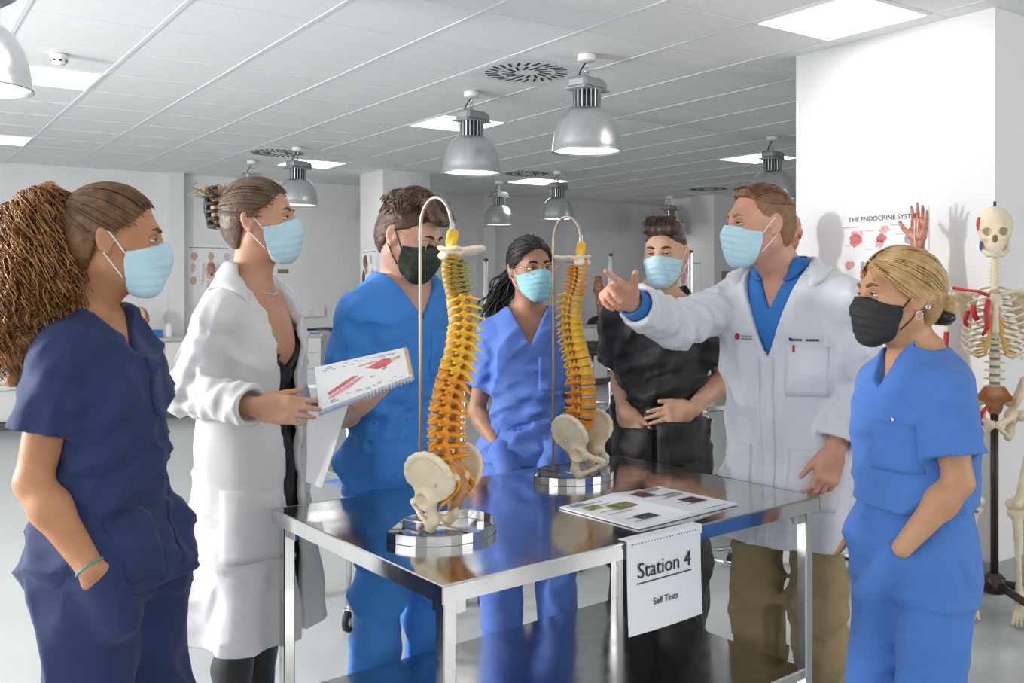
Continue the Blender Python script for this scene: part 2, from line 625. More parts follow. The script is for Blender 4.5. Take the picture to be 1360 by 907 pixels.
# pillars (u0,u1,v0,v1)
def pillar(name, a, b, c, d, sk=.15):
    stru(MB().box(uv((a + b) / 2, (c + d) / 2, CEIL / 2 + .05), (b - a, d - c, CEIL + .1), ROOM_RZ).build(name, M_wall))
    stru(MB().box(uv((a + b) / 2, (c + d) / 2, sk / 2), (b - a + .016, d - c + .016, sk), ROOM_RZ, .006).build('baseboard_' + name.split('wall_')[1], M_skirt))
pillar('wall_pillar_near', 4.35, 7.4, 2.32, 3.46)
pillar('wall_pillar_mid', 4.78, 5.39, 9.49, 10.08)
pillar('wall_pillar_far', 10.0, 10.6, 9.39, 10.39)
pillar('wall_pilaster', 2.86, 3.02, 11.06, 11.2)
pillar('wall_pilaster_two', 7.12, 7.3, 11.0, 11.2)
stru(MB().box(uv((U0 + U1) / 2, V1 - .008, .075), (U1 - U0, .016, .15), ROOM_RZ, .006).build('baseboard_back', M_skirt))

# ------------------------------------------------------------------ ceiling: slab, tees, tiles, panels, diffusers
ceil = stru(MB().box((*uv((U0 + U1) / 2, (V0 + V1) / 2)[:2], CEIL + .12), (U1 - U0 + .4, V1 - V0 + .4, .1), ROOM_RZ).build('ceiling', M_tee))
TU, TV, TS = 0.6127, 3.1447, 0.6
PANELS = [(5, -1), (0, 5), (0, 10), (5, 5), (5, 10), (11, 5), (10, 10), (-5, 0), (0, 0), (-5, 5), (10, 0)]
DIFF = [(4, 2), (4, 9), (9, 9), (14, 9)]
i0 = math.floor((U0 - TU) / TS); i1 = math.ceil((U1 - TU) / TS)
j0 = math.floor((V0 - TV) / TS); j1 = math.ceil((V1 - TV) / TS)
def tile_mesh(s=.585, t=.015, b=.004):
    return MB().box((0, 0, 0), (s, s, t), 0, b).mesh('ceiling_tile')
tm = tile_mesh(); tm.materials.append(M_tile)
cells = []
for i in range(i0, i1):
    for j in range(j0, j1):
        if (i, j) in PANELS or (i, j) in DIFF: continue
        p = uv(TU + TS * (i + .5), TV + TS * (j + .5), CEIL + .012)
        u_, v_ = TU + TS * (i + .5), TV + TS * (j + .5)
        if not (U0 - .2 < u_ < U1 + .2 and V0 - .2 < v_ < V1 + .2): continue
        if 4.35 < u_ < 7.4 and 2.32 < v_ < 3.46 and False: continue
        vis = p[1] > 3.0 and abs(p[0] / p[1]) < .63
        cells.append((0 if vis else 1, p[1] if vis else math.hypot(p[0], p[1]), p))
cells.sort(key=lambda c: c[:2])
rest = MB()
for k, (_, _, p) in enumerate(cells):
    if k < 290:
        o = bpy.data.objects.new('ceiling_tile', tm)
        link(o, ceil); o.location = p; o.rotation_euler = (0, 0, ROOM_RZ)
    else:
        rest.box(p, (.585, .585, .015), ROOM_RZ)
tag(rest.build('ceiling_tile', M_tile, ceil), kind='stuff')
for i in range(i0, i1 + 1):                       # main tees along v
    MB().box(uv(TU + TS * i, (V0 + V1) / 2, CEIL + .0082), (.022, V1 - V0, .014), ROOM_RZ).build('main_tee', M_tee, ceil)
cr = MB()
for j in range(j0, j1 + 1):
    cr.box(uv((U0 + U1) / 2, TV + TS * j, CEIL + .0145), (U1 - U0, .018, .016), ROOM_RZ)
tag(cr.build('cross_tee', M_tee, ceil), kind='stuff')

PANEL_LABEL = {(5, -1): 'large square light panel in the ceiling above the white pillar at right',
    (0, 5): 'square light panel in the ceiling beside the smoke detector',
    (0, 10): 'far square light panel cut by the left edge of the photo',
    (5, 5): 'square light panel in the ceiling behind the second largest pendant lamp',
    (5, 10): 'square light panel far back behind the pendant lamp above the white-coated woman',
    (11, 5): 'square light panel behind the pendant lamp left of the white pillar',
    (10, 10): 'farthest square light panel, between the two small central pendant lamps'}
for (i, j) in PANELS:
    t = thing('ceiling_light_panel', PANEL_LABEL.get((i, j), 'square light panel in the ceiling outside the photographed area'), 'ceiling light', uv(TU + TS * (i + .5), TV + TS * (j + .5), CEIL + .004), ROOM_RZ, 'square ceiling light panels')
    fr = MB()
    for s_ in (-1, 1):
        fr.box((s_ * .286, 0, 0), (.014, .586, .014)); fr.box((0, s_ * .286, 0), (.56, .014, .014))
    fr.build('frame', M_tee, t)
    MB().box((0, 0, .002), (.558, .558, .006)).build('diffuser', M_panel, t)

DIFF_LABEL = {(4, 2): 'round slotted ceiling air diffuser between the two biggest pendant lamps', (4, 9): 'round slotted air diffuser above the white-coated woman',
              (9, 9): 'round slotted air diffuser far back beside the farthest light panel', (14, 9): 'farthest slotted air diffuser, above the pointing man in the white coat'}
slot_m = {}
for (i, j) in DIFF:
    t = thing('ceiling_air_diffuser', DIFF_LABEL[(i, j)], 'air vent', uv(TU + TS * (i + .5), TV + TS * (j + .5), CEIL + .006), ROOM_RZ, 'slotted ceiling diffusers')
    MB().box((0, 0, 0), (.586, .586, .012), 0, .003).build('plate', M_tee, t)
    for ring, (r0, r1, n) in enumerate(((.175, .255, 26), (.075, .155, 14))):
        if ring not in slot_m:
            q = MB().box((0, 0, 0), (r1 - r0, .016, .004)).mesh('slot'); q.materials.append(M_dark); slot_m[ring] = q
        for k in range(n):
            w = 2 * math.pi * k / n
            o = bpy.data.objects.new('slot', slot_m[ring]); link(o, t)
            o.location = ((r0 + r1) / 2 * math.cos(w), (r0 + r1) / 2 * math.sin(w), -.0065); o.rotation_euler = (0, 0, w + .35)

# smoke detector
t = thing('smoke_detector', 'white dome smoke detector on the ceiling at upper left', 'smoke detector', uv(.89, 5.78, CEIL - .002), ROOM_RZ)
MB().lathe([(.05, 0), (.05, -.018), (.045, -.022), (.042, -.045), (.03, -.055), (0.0001, -.056)], 24).build('housing', M_whiteplastic, t)
sl = MB()
for k in range(8):
    w = k * math.pi / 4
    sl.box((.0425 * math.cos(w), .0425 * math.sin(w), -.036), (.004, .014, .01), w)
sl.build('vent_slots', M_dark, t)

# ------------------------------------------------------------------ pendant high-bay lamps
def make_lamp():
    t = thing('pendant_lamp', 'lamp', 'lamp', (0, 0, CEIL), 0, 'silver high-bay pendant lamps')
    MB().lathe([(.0001, 0), (.05, 0), (.052, -.006), (.052, -.03), (.046, -.036), (.012, -.038), (.0001, -.038)], 24).build('ceiling_rose', M_whiteplastic, t)
    h = MB(); h.tube([(0, 0, -.035), (0, 0, -.075)], .006)
    h.tube([(.018 * math.cos(a), 0, -.09 + .018 * math.sin(a)) for a in np.linspace(0, 6.0, 14)], .0035, 8); h.tube([(0, 0, -.1), (0, 0, -.135)], .009)
    h.build('hook', M_chrome, t)
    MB().tube([(.01, .01, -.036), (-.012, .012, -.06), (-.03, .02, -.09), (-.045, .02, -.12), (-.05, .02, -.14)], .0045, 8).build('cable', M_rubber, t)
    g = MB().box((0, 0, -.165), (.20, .13, .07), 0, .018)
    g.box((.115, 0, -.168), (.05, .10, .06), 0, .015); g.box((0, 0, -.198), (.24, .15, .012), 0, .004)
    g.build('gearbox', M_cast, t)
    MB().lathe([(.062, -.2), (.062, -.3)], 24).build('fin_core', mat('lamp_core_dark', (.05, .05, .055), .6), t)
    f = MB()
    for k in range(20):
        w = 2 * math.pi * k / 20
        f.box((.07 * math.cos(w), .07 * math.sin(w), -.252), (.026, .007, .1), w)
    f.build('heat_sink_fins', M_alu, t)
    MB().lathe([(.05, -.298), (.082, -.3), (.105, -.31), (.135, -.335), (.165, -.385), (.184, -.44), (.194, -.5), (.197, -.535), (.203, -.545), (.203, -.55), (.195, -.55),
                (.19, -.53), (.186, -.5), (.176, -.44), (.157, -.387), (.128, -.342), (.1, -.32), (.05, -.31)], 48).build('reflector', M_alu, t)
    MB().lathe([(.0001, -.531), (.191, -.531), (.191, -.535), (.0001, -.535)], 40).build('diffuser', M_lampglow, t)
    return t
LAMPS = [(3.34, 4.10, 'largest silver pendant lamp, beside the slotted round ceiling diffuser'),
         (3.34, 5.32, 'second largest silver pendant lamp, hanging above the dark-haired man with glasses'),
         (.34, 4.10, 'silver pendant lamp cut off by the left edge of the photo'),
         (3.33, 8.38, 'silver pendant lamp just right of the white-coated woman\'s forehead'),
         (3.30, 9.55, 'silver pendant lamp mostly hidden behind the white-coated woman\'s hair'),
         (6.50, 5.42, 'silver pendant lamp against the left edge of the white pillar'),
         (6.47, 8.46, 'silver pendant lamp above the second spine model\'s hook'),
         (6.48, 9.68, 'smallest silver pendant lamp above the dark-haired woman with glasses'),
         (9.62, 9.90, 'far pendant lamp behind the hair of the man in black scrubs')]
proto = make_lamp()
for k, (u_, v_, lab) in enumerate(LAMPS):
    o = proto if k == 0 else copy_tree(proto)
    o.location = uv(u_, v_, CEIL); o.rotation_euler = (0, 0, ROOM_RZ + .25)
    o['label'] = lab
# ------------------------------------------------------------------ steel work table
TA = np.array([-.14, 1.865]); TANG = R(52.0)
TL = np.array([math.sin(TANG), math.cos(TANG)]); TSH = np.array([-math.cos(TANG), math.sin(TANG)])
T_LEN, T_WID, T_TOP = 1.29, .82, .85
TRZ = math.atan2(TL[1], TL[0])
def tab(a, b, z=T_TOP):
    """point on the table: a along the long edge, b across"""
    p = TA + TL * a + TSH * b
    return (float(p[0]), float(p[1]), z)
table = thing('steel_table', 'stainless steel work table with lower shelf holding two spine models', 'table', tab(0, 0, 0), TRZ)
top = MB().box((T_LEN / 2, T_WID / 2, T_TOP - .002), (T_LEN, T_WID, .004), 0, .001)
b = top.build('table_top', M_steel, table)
rim = MB()
for (c, d) in (((T_LEN / 2, .002, T_TOP - .020), (T_LEN, .004, .036)), ((T_LEN / 2, T_WID - .002, T_TOP - .020), (T_LEN, .004, .036)), ((.002, T_WID / 2, T_TOP - .020), (.004, T_WID, .036)), ((T_LEN - .002, T_WID / 2, T_TOP - .020), (.004, T_WID, .036))):
    rim.box(c, d)
rim.tube([(0.003, 0.003, T_TOP - .003), (T_LEN - .003, .003, T_TOP - .003), (T_LEN - .003, T_WID - .003, T_TOP - .003), (.003, T_WID - .003, T_TOP - .003)], .004, 8, closed=True)
rim.build('rolled_edge', M_steel, table)
legm = MB().box((0, 0, (T_TOP - .04) / 2 + .02), (.032, .032, T_TOP - .07), 0, .003).mesh('leg'); legm.materials.append(M_steel)
for a in (.03, T_LEN - .03):
    for bb in (.03, T_WID - .03):
        o = bpy.data.objects.new('leg', legm); link(o, table); o.location = (a, bb, .01)
        MB().lathe([(.012, 0), (.02, .002), (.02, .012), (.012, .03), (.012, .035)], 14, (a, bb, 0)).build('foot', M_rubber, o).matrix_parent_inverse = Matrix.Translation((-a, -bb, -.01))
MB().box((T_LEN / 2, T_WID / 2, .345), (T_LEN - .05, T_WID - .05, .03), 0, .004).build('lower_shelf', M_steel, table)
for a in (.03, T_LEN - .03):
    for bb in (.03, T_WID - .03):
        g = MB().prism([(0, 0), (.05 * (1 if a < .5 else -1), 0), (0, .0 + .05 * (1 if bb < .4 else -1))], T_TOP - .075, T_TOP - .04, Matrix.Translation((a, bb, 0)))
        g.build('corner_gusset', M_steel, table)

# ------------------------------------------------------------------ text helper
def text_mesh(body, size, depth=.0006, align='LEFT'):
    c = bpy.data.curves.new('text', 'FONT')
    c.body = body; c.size = size; c.extrude = depth; c.align_x = align; c.resolution_u = 3
    o = bpy.data.objects.new('text', c)
    COL.objects.link(o)
    dg = bpy.context.evaluated_depsgraph_get()
    me = bpy.data.meshes.new_from_object(o.evaluated_get(dg))
    bpy.data.objects.remove(o, do_unlink=True); bpy.data.curves.remove(c)
    return me

# ------------------------------------------------------------------ station sign taped to the front edge
sg = thing('paper_sign', 'white paper sign reading Station 4 Self Tests hanging from the table edge', 'sign', tab(.512, -.0065, T_TOP), TRZ)
SW, SH = .258, .205
sv = MB(); n = 10
V = []; F = []
for i in range(n + 1):
    for j in range(7):
        x = SW * i / n; z = -.012 - SH * j / 6
        y = -.004 * math.sin(3.1 * i / n) * (j / 6) - .006 * (j / 6) ** 2
        V.append((x, y, z))
for i in range(n):
    for j in range(6):
        F.append((i * 7 + j, i * 7 + j + 1, (i + 1) * 7 + j + 1, (i + 1) * 7 + j))
m2 = len(V); V2 = [(x, y + .0008, z) for x, y, z in V]
F2 = [tuple(m2 + k for k in reversed(f_)) for f_ in F]
sv.add(V + V2, F + F2, True); sv.build('sheet', M_paper, sg)
strip = MB().box((SW / 2, .012, .0045), (SW + .004, .03, .0012)).box((SW / 2, -.0022, -.006), (SW + .004, .0012, .022))
strip.build('card_strip', M_paper, sg)
mk = MB()
for k in range(22):
    mk.box((.016 + k * .0105, -.0032, -.006), (.004 if k % 3 else .007, .0006, .003))
mk.build('strip_print', mat('grey_print', (.25, .25, .30), .7), sg)
for body, size, z in (('Station 4', .052, -.088), ('Self Tests', .0225, -.158)):
    me = text_mesh(body, size, .0004, 'CENTER'); o = obj('lettering', me, M_ink, sg)
    o.location = (SW / 2 - .004, -.0042 if z > -.1 else -.0074, z); o.rotation_euler = (R(90), 0, 0)
MB().box((SW / 2 - .004, -.0045, -.1), (.190, .0008, .0028)).build('underline', M_ink, sg)

# ------------------------------------------------------------------ open brochure on the table
bk = thing('brochure', 'open printed brochure lying on the steel table beside the sign', 'brochure', tab(.62, .06, T_TOP + .0015), TRZ + R(2))
BW, BH = .20, .285
for s_ in (0, 1):
    V = []; F = []; n = 8
    for i in range(n + 1):
        for j in range(2):
            x = s_ * BW * 1.0 + BW * i / n; q = i / n if s_ == 0 else 1 - i / n
            V.append((x, BH * j, .004 + .008 * q ** 2 * (1 - .0)))
    F = [(i * 2, i * 2 + 2, i * 2 + 3, i * 2 + 1) for i in range(n)]
    nV = len(V)
    V += [(x, y, .0) for x, y, z in V]
    F += [(nV + i * 2 + 1, nV + i * 2 + 3, nV + i * 2 + 2, nV + i * 2) for i in range(n)]
    F += [(i * 2, nV + i * 2, nV + i * 2 + 2, i * 2 + 2) for i in range(n)] + [(i * 2 + 3, nV + i * 2 + 3, nV + i * 2 + 1, i * 2 + 1) for i in range(n)]
    F += [(0, 1, nV + 1, nV), (n * 2 + 1, n * 2, nV + n * 2, nV + n * 2 + 1)]
    MB().add(V, F, False).build('page', M_paper, bk)
def zp(x): q = x / BW if x < BW else 2 - x / BW; return .0046 + .008 * q * q
PR = [('photo_print', (.16, .05, .05), (.235, .20, .055, .05)), ('photo_print', (.10, .03, .035), (.30, .08, .06, .05)), ('photo_print', (.05, .05, .06), (.065, .045, .06, .035)),
      ('green_print', (.24, .26, .07), (.085, .15, .10, .05)), ('yellow_print', (.42, .34, .10), (.03, .20, .05, .035)), ('tan_print', (.50, .34, .22), (.25, .255, .12, .018)), ('blue_print', (.25, .33, .50), (.02, .255, .05, .02)), ('grey_print_block', (.5, .5, .52), (.30, .17, .07, .03))]
for nm, c, (x, y, w, h_) in PR:
    MB().box((x + w / 2, y + h_ / 2, zp(x + w / 2) + .0008), (w, h_, .001)).build('printed_picture', mat('brochure_%s_%d' % (nm, int(c[0] * 100)), c, .5, noise=.5, nscale=60), bk)
tx = MB()
for x0 in (.02, .22):
    for k in range(9):
        if (k + int(x0 * 10)) % 3: tx.box((x0 + .075, .012 + k * .03, zp(x0 + .075) + .0006), (.13, .003, .0006))
tag(tx.build('text_lines', mat('grey_print', (.25, .25, .30), .7), bk), kind='stuff')

# ------------------------------------------------------------------ spine models
M_bone = mat('model_bone_plastic', (.84, .74, .56), .38, color2=(.76, .63, .44), nscale=14, sss=.05)
M_disc = mat('intervertebral_disc_grey', (.42, .42, .34), .4)
M_yel = mat('vertebra_bright_yellow', (.86, .52, .025), .38, color2=(.80, .42, .02), nscale=30)
M_ora = mat('vertebra_orange_yellow', (.80, .33, .02), .38, color2=(.70, .25, .02), nscale=30)
M_olive = mat('vertebra_olive', (.36, .30, .05), .38, color2=(.30, .23, .04), nscale=30)
M_nerve = mat('nerve_orange', (.85, .40, .015), .4)
M_sac = mat('sacrum_reddish', (.55, .20, .07), .4, color2=(.62, .34, .16), nscale=20)

def vert_mesh(w, d, h_, sp, tr, up):
    """one vertebra: body, arch, spinous and transverse processes; y is forward"""
    f = Field((-tr - .012, -sp - .02, -h_ * 1.3 - .012 + min(0, up)), (tr + .012, d + .012, h_ * 1.3 + .012), .0028)
    f.add(loft([(-h_ / 2, 0, d / 2, w / 2, d / 2), (-h_ / 4, 0, d / 2, w / 2 * .88, d / 2 * .88), (h_ / 4, 0, d / 2, w / 2 * .88, d / 2 * .88), (h_ / 2, 0, d / 2, w / 2, d / 2)], 2.3))
    for sx in (-1, 1):
        f.add(cone((sx * w * .3, d * .1, 0), (sx * w * .36, -.014, 0), h_ * .28, h_ * .26), .005)
        f.add(cone((sx * w * .36, -.012, 0), (0, -.026, -.002), h_ * .24, h_ * .26), .005)
        f.add(cone((sx * w * .36, -.012, 0), (sx * tr, -.018, up * .2), h_ * .24, h_ * .17), .005)
        f.add(cone((sx * w * .36, -.016, h_ * .5), (sx * w * .36, -.018, -h_ * .5), h_ * .2, h_ * .2), .005)
    f.add(cone((0, -.026, -.002), (0, -sp, up), h_ * .22, h_ * .16), .005)
    return f.mesh('vertebra')

def ilium_mesh():
    """right hip bone, x to the side, y forward, z up; origin at the sacrum centre"""
    f = Field((-.01, -.10, -.16), (.18, .14, .13), .004)
    # blade: curved plate
    c = v3((.075, -.005, .035))
    def blade(X, Y, Z):
        yy = (Y + .005) / .082; zz = (Z - .032) / .078
        e = np.sqrt(yy * yy + zz * zz)
        xs = .066 + .42 * np.maximum(Z + .03, 0) * .9 + .10 * (Y - .02) - 3.2 * np.maximum(0, Z - .06) ** 2
        return np.maximum((np.abs(X - xs) - .0055) * .8, (e - 1) * .07)
    f.add((blade, (.03, -.1, -.06), (.17, .1, .12)), .0)
    # crest
    pts = []
    for w in np.linspace(-20, 200, 12):
        y = -.005 + .08 * math.cos(R(w)); z = .032 + .076 * math.sin(R(w))
        xs = .066 + .42 * max(z + .03, 0) * .9 + .10 * (y - .02) - 3.2 * max(0, z - .06) ** 2
        pts.append((xs, y, z))
    chain(f, pts, [.0085] * 12, .01)
    f.add(ball((.066, .012, -.048), .033), .025)                       # acetabulum block
    f.cut(ball((.094, .016, -.052), .027), .004)
    chain(f, [(.062, .035, -.05), (.035, .075, -.075), (.012, .088, -.085)], [.013, .011, .013], .012)      # upper pubic branch
    chain(f, [(.062, -.008, -.07), (.056, -.02, -.11), (.050, -.008, -.135)], [.017, .016, .017], .015)    # ischium
    chain(f, [(.050, -.004, -.135), (.028, .05, -.115), (.010, .086, -.095)], [.012, .008, .011], .012)
    f.add(cone((.050, -.045, .01), (.03, -.06, .03), .018, .02), .02)   # sacral joint
    return f.mesh('hip_bone')

def mirror_mesh(me):
    m2 = me.copy(); n = len(m2.vertices)
    co = np.zeros(n * 3, dtype=np.float32); m2.vertices.foreach_get('co', co)
    co = co.reshape(-1, 3); co[:, 0] *= -1; m2.vertices.foreach_set('co', co.ravel())
    m2.flip_normals(); m2.update()
    return m2

HIP_R = ilium_mesh(); HIP_L = mirror_mesh(HIP_R)
def sacrum_mesh():
    f = Field((-.08, -.12, -.14), (.08, .06, .05), .004)
    f.add(cone((0, .0, .03), (0, -.045, -.04), .042, .03)); f.add(cone((0, -.045, -.04), (0, -.035, -.085), .027, .014), .02); f.add(cone((0, -.035, -.085), (0, -.012, -.112), .011, .005), .01)
    for sx in (-1, 1):
        f.add(cone((sx * .03, -.005, .022), (sx * .05, -.025, .0), .022, .02), .02)
        for k in range(4): f.cut(ball((sx * .018, .022 - .02 * k, -.008 - .02 * k), .006), .004)
    for k in range(4): f.add(cone((0, -.05 - .012 * k, .012 - .022 * k), (0, -.062 - .012 * k, .008 - .022 * k), .008, .006), .006)
    return f.mesh('sacrum')
SAC = sacrum_mesh()
def occiput_mesh():
    f = Field((-.075, -.115, -.03), (.075, .06, .055), .0035)
    def bowl(X, Y, Z):
        r = np.sqrt((X / .052) ** 2 + ((Y + .038) / .062) ** 2)
        zs = .016 * np.clip(r, 0, 1.3) ** 2 - .004
        return np.maximum(np.abs(Z - zs) - .0045, (r - 1 + .05 * np.sin(9 * np.arctan2(X, Y))) * .06)
    f.add((bowl, (-.07, -.11, -.01), (.07, .05, .05)))
    f.cut(ball((0, .0, 0), .014), .003)
    for sx in (-1, 1): f.add(cone((sx * .017, .012, -.008), (sx * .022, -.006, -.008), .009, .008), .006)
    f.disp(waves(3, 5, .02, .0015))
    return f.mesh('occipital_plate')
OCC = occiput_mesh()

VM = {}
def vmesh(kind, k):
    key = (kind, k)
    if key not in VM:
        if kind == 'C': VM[key] = vert_mesh(.030 + .002 * k, .020, .0125, .045, .030, -.006)
        elif kind == 'T': VM[key] = vert_mesh(.032 + .004 * k, .026 + .002 * k, .0195 + .0016 * k, .048, .033, -.018)
        else: VM[key] = vert_mesh(.046, .034, .0265, .052, .040, -.006)
    return VM[key]

def spine_model(label, loc, rz, tint, scl=1.0, nerve_col=None):
    t = thing('spine_model', label, 'anatomical model', loc, rz, 'spine models on the steel table')
    # stand: D-shaped flat ring with bent upright rod
    ring = []
    for w in np.linspace(-90, 90, 17): ring.append((.148 * math.cos(R(w)) * .92, .148 * math.sin(R(w))))
    ring += [(-.03, .148), (-.10, .02), (-.10, -.02), (-.03, -.148)]
    band = MB(); nR = len(ring)
    V = []; F = []
    for (x, y) in ring:
        l = math.hypot(x, y)
        for (s_, z) in ((1.0, 0), (1.0, .022), (1 - .004 / l, .022), (1 - .004 / l, 0)): V.append((x * s_, y * s_, z))
    for i in range(nR):
        j = (i + 1) % nR
        for q in range(4): F.append((i * 4 + q, j * 4 + q, j * 4 + (q + 1) % 4, i * 4 + (q + 1) % 4))
    band.add(V, F, False); band.build('stand_base', M_steel, t)
    MB().box((.018, 0, .012), (.232, .016, .006), 0, .001).build('base_bar', M_steel, t)
    h0, x0 = .80, -.062
    rod = [(x0, 0, .012), (x0, 0, .4), (x0, 0, h0 - .06)] + [(x0 + .052 - .052 * math.cos(R(w)), 0, h0 - .06 + .075 * math.sin(R(w))) for w in np.linspace(12, 165, 12)] + [(x0 + .106, 0, h0 - .085)]
    MB().tube(rod, .0045, 10).build('stand_rod', M_nickel, t)
    MB().tube([(x0 + .105, 0, h0 - .045), (x0 + .105, 0, h0 - .10)], .0062, 10).build('end_clamp', M_chrome, t)
    top = v3((x0 + .105, 0, h0 - .10)); PEL = v3((.034, 0, .10))
    # curve of the column, front = +x in stand space after yaw: use local (fwd f, side s); fwd is +Y of the vertebra frame
    yawv = tint['face']; F_ = v3((math.sin(yawv), math.cos(yawv), 0))
    zc = np.array([.16, .20, .245, .295, .345, .40, .46, .515, .565, .605, .64, .665])
    fw = np.array([.018, .030, .034, .030, .020, .002, -.012, -.016, -.008, .004, .010, .006]) * 1.0
    bx = np.interp(zc, [.16, .665], [PEL[0], top[0] - .002]); by = zc * 0
    def pos(z):
        f_ = smooth_interp(np.array([z]), zc, fw)[0]
        return v3((np.interp(z, zc, bx), np.interp(z, zc, by), z)) + F_ * f_
    levels = [('L', k) for k in range(5)] + [('T', 11 - k) for k in range(12)] + [('C', 6 - k) for k in range(7)]
    hts = [.0335] * 5 + list(np.linspace(.0275, .0195, 12)) + [.0142] * 7
    tot = sum(hts); sc = (.665 - .165) / tot
    z = .165
    prev_side = None
    for (kd, k), hgt in zip(levels, hts):
        hgt *= sc; zc_ = z + hgt / 2
        me = vmesh(kd, (k // 4) if kd == 'T' else (k // 4 if kd == 'C' else 0))
        p = pos(zc_); q = pos(zc_ + .01) - pos(zc_ - .01)
        pit = math.atan2(float(q @ F_), q[2])
        o = bpy.data.objects.new('vertebra', me); link(o, t)
        if len(me.materials) == 0: me.materials.append(M_yel)
        o.material_slots[0].link = 'OBJECT'; o.material_slots[0].material = tint[kd] if not (kd == 'T' and k > 8 and 'Tlow' in tint) else tint['Tlow']
        s_ = hgt / {'L': .0335, 'T': .0235, 'C': .0142}[kd]
        ds = .017 if kd == 'L' else (.014 if kd == 'T' else .010)
        o.location = p - F_ * ds; o.rotation_euler = (-pit, 0, -yawv); o.scale = (1.32, 1.25, min(1.12, max(.8, s_)))
        dr = {'L': (.0205, .0155), 'T': (.0165, .014), 'C': (.015, .010)}[kd]
        dm = MB().lathe([(.0001, -.0035), (.9, -.0035), (1, -.002), (1, .002), (.9, .0035), (.0001, .0035)], 18).mesh('disc')
        do = obj('disc', dm, M_disc, t); do.location = pos(z); do.scale = (dr[0] * 1.3, dr[1] * 1.25, 1.25); do.rotation_euler = (-pit, 0, -yawv)
        # nerve stubs leaving to both sides
        if True:
            side = v3((math.cos(yawv), -math.sin(yawv), 0))
            for sx in (-1, 1):
                a = pos(z) - F_ * .016 + side * sx * .016
                l = {'L': .028, 'T': .022, 'C': .018}[kd]
                MB().tube([tuple(a), tuple(a + side * sx * l * .5 + F_ * .003 + v3((0, 0, -.003))), tuple(a + side * sx * l + F_ * .010 + v3((0, 0, -.012 if kd != 'C' else -.006)))], [.0038, .0034, .0028], 7).build('nerve', tint.get('nerve', M_nerve), t)
        z += hgt
    # occiput, spinal cord stub
    o = obj('occipital_plate', OCC, M_bone, t); o.location = pos(.672) + F_ * 0 + v3((0, 0, .006)); o.rotation_euler = (tint.get('occ', 0), 0, -yawv)
    cf = Field((-.03, -.03, 0), (.03, .03, .085), .003)
    cf.add(cone((0, 0, .0), (0, 0, .06), .013, .0145)); cf.disp(lambda X, Y, Z: .0022 * np.sin(np.arctan2(X, Y) * 3 + Z * 130), band=.02)
    c_ = obj('brain_stem', cf.mesh('brain_stem'), M_yel, t); c_.location = pos(.672) + v3((0, 0, .0))
    c_.location = (float(top[0]), 0, .662)
    # pelvis
    pe = obj('sacrum', SAC, M_sac if tint.get('redsac') else M_bone, t); pe.location = pos(.165) + v3((0, 0, -.022)) - F_ * .012; pe.scale = (.78,) * 3; pe.rotation_euler = (0, 0, -yawv)
    for me, nm in ((HIP_R, 'hip_bone'), (HIP_L, 'hip_bone')):
        hb = obj(nm, me, M_bone, t); hb.location = pos(.165) + v3((0, 0, -.045)) - F_ * .0; hb.scale = (.76,) * 3; hb.rotation_euler = (R(8), 0, -yawv)
        bs = 1 if me is HIP_R else -1
        MB().lathe([(.0001, -.004), (.0045, -.004), (.0045, .004), (.0001, .004)], 12, (bs * .088, -.028, .012), True, Vector((bs, 0, .25)).to_track_quat('Z', 'Y').to_matrix()).build('screw', M_chrome, hb)
    pb = MB().sphere((0, 0, 0), (.008, .012, .016), 12).build('pubic_disc', M_disc, t); pb.location = pos(.165) + F_ * .078 + v3((0, 0, -.100)); pb.scale = (.8,) * 3
    # nerve bundle over the sacrum
    side = v3((math.cos(yawv), -math.sin(yawv), 0)); rg = np.random.RandomState(3)
    for k in range(14):
        sx = -1 if k % 2 else 1
        a = pos(.185) - F_ * .026 + side * sx * rg.uniform(.008, .022)
        pts = [a, a + v3((0, 0, -.04)) - F_ * rg.uniform(.026, .036) + side * sx * .008, a + v3((0, 0, -.07)) - F_ * rg.uniform(.034, .05) + side * sx * rg.uniform(.01, .026), a + v3((0, 0, -.10 - rg.uniform(0, .025))) + F_ * rg.uniform(-.005, .012) + side * sx * rg.uniform(.016, .034)]
        q = np.linspace(0, 1, 12); pa_ = np.array(pts)
        c = np.stack([smooth_interp(q, np.linspace(0, 1, 4), pa_[:, i]) for i in range(3)], 1)
        MB().tube([tuple(x) for x in c], list(np.linspace(.0036, .0018, 12)), 7).build('nerve', tint.get('nerve', M_nerve), t)
    return t
M_redcart = mat('red_orange_arch', (.62, .17, .03), .4, color2=(.75, .40, .05), nscale=50)
spine_model('spine model at left with orange lower spine, pelvis and bent metal rod', (-.179, 2.286, T_TOP + .001), R(-38), {'L': M_ora, 'Tlow': M_ora, 'T': M_yel, 'C': M_olive, 'face': R(300 - 38), 'redsac': True, 'occ': 0.0})
spine_model('spine model at right with pelvis turned to the camera, near the pointing hand', (.180, 2.93, T_TOP + .001), R(-38), {'L': M_ora, 'Tlow': M_yel, 'T': M_yel, 'C': M_ora, 'face': R(128 - 38), 'redsac': False, 'occ': 0.0})
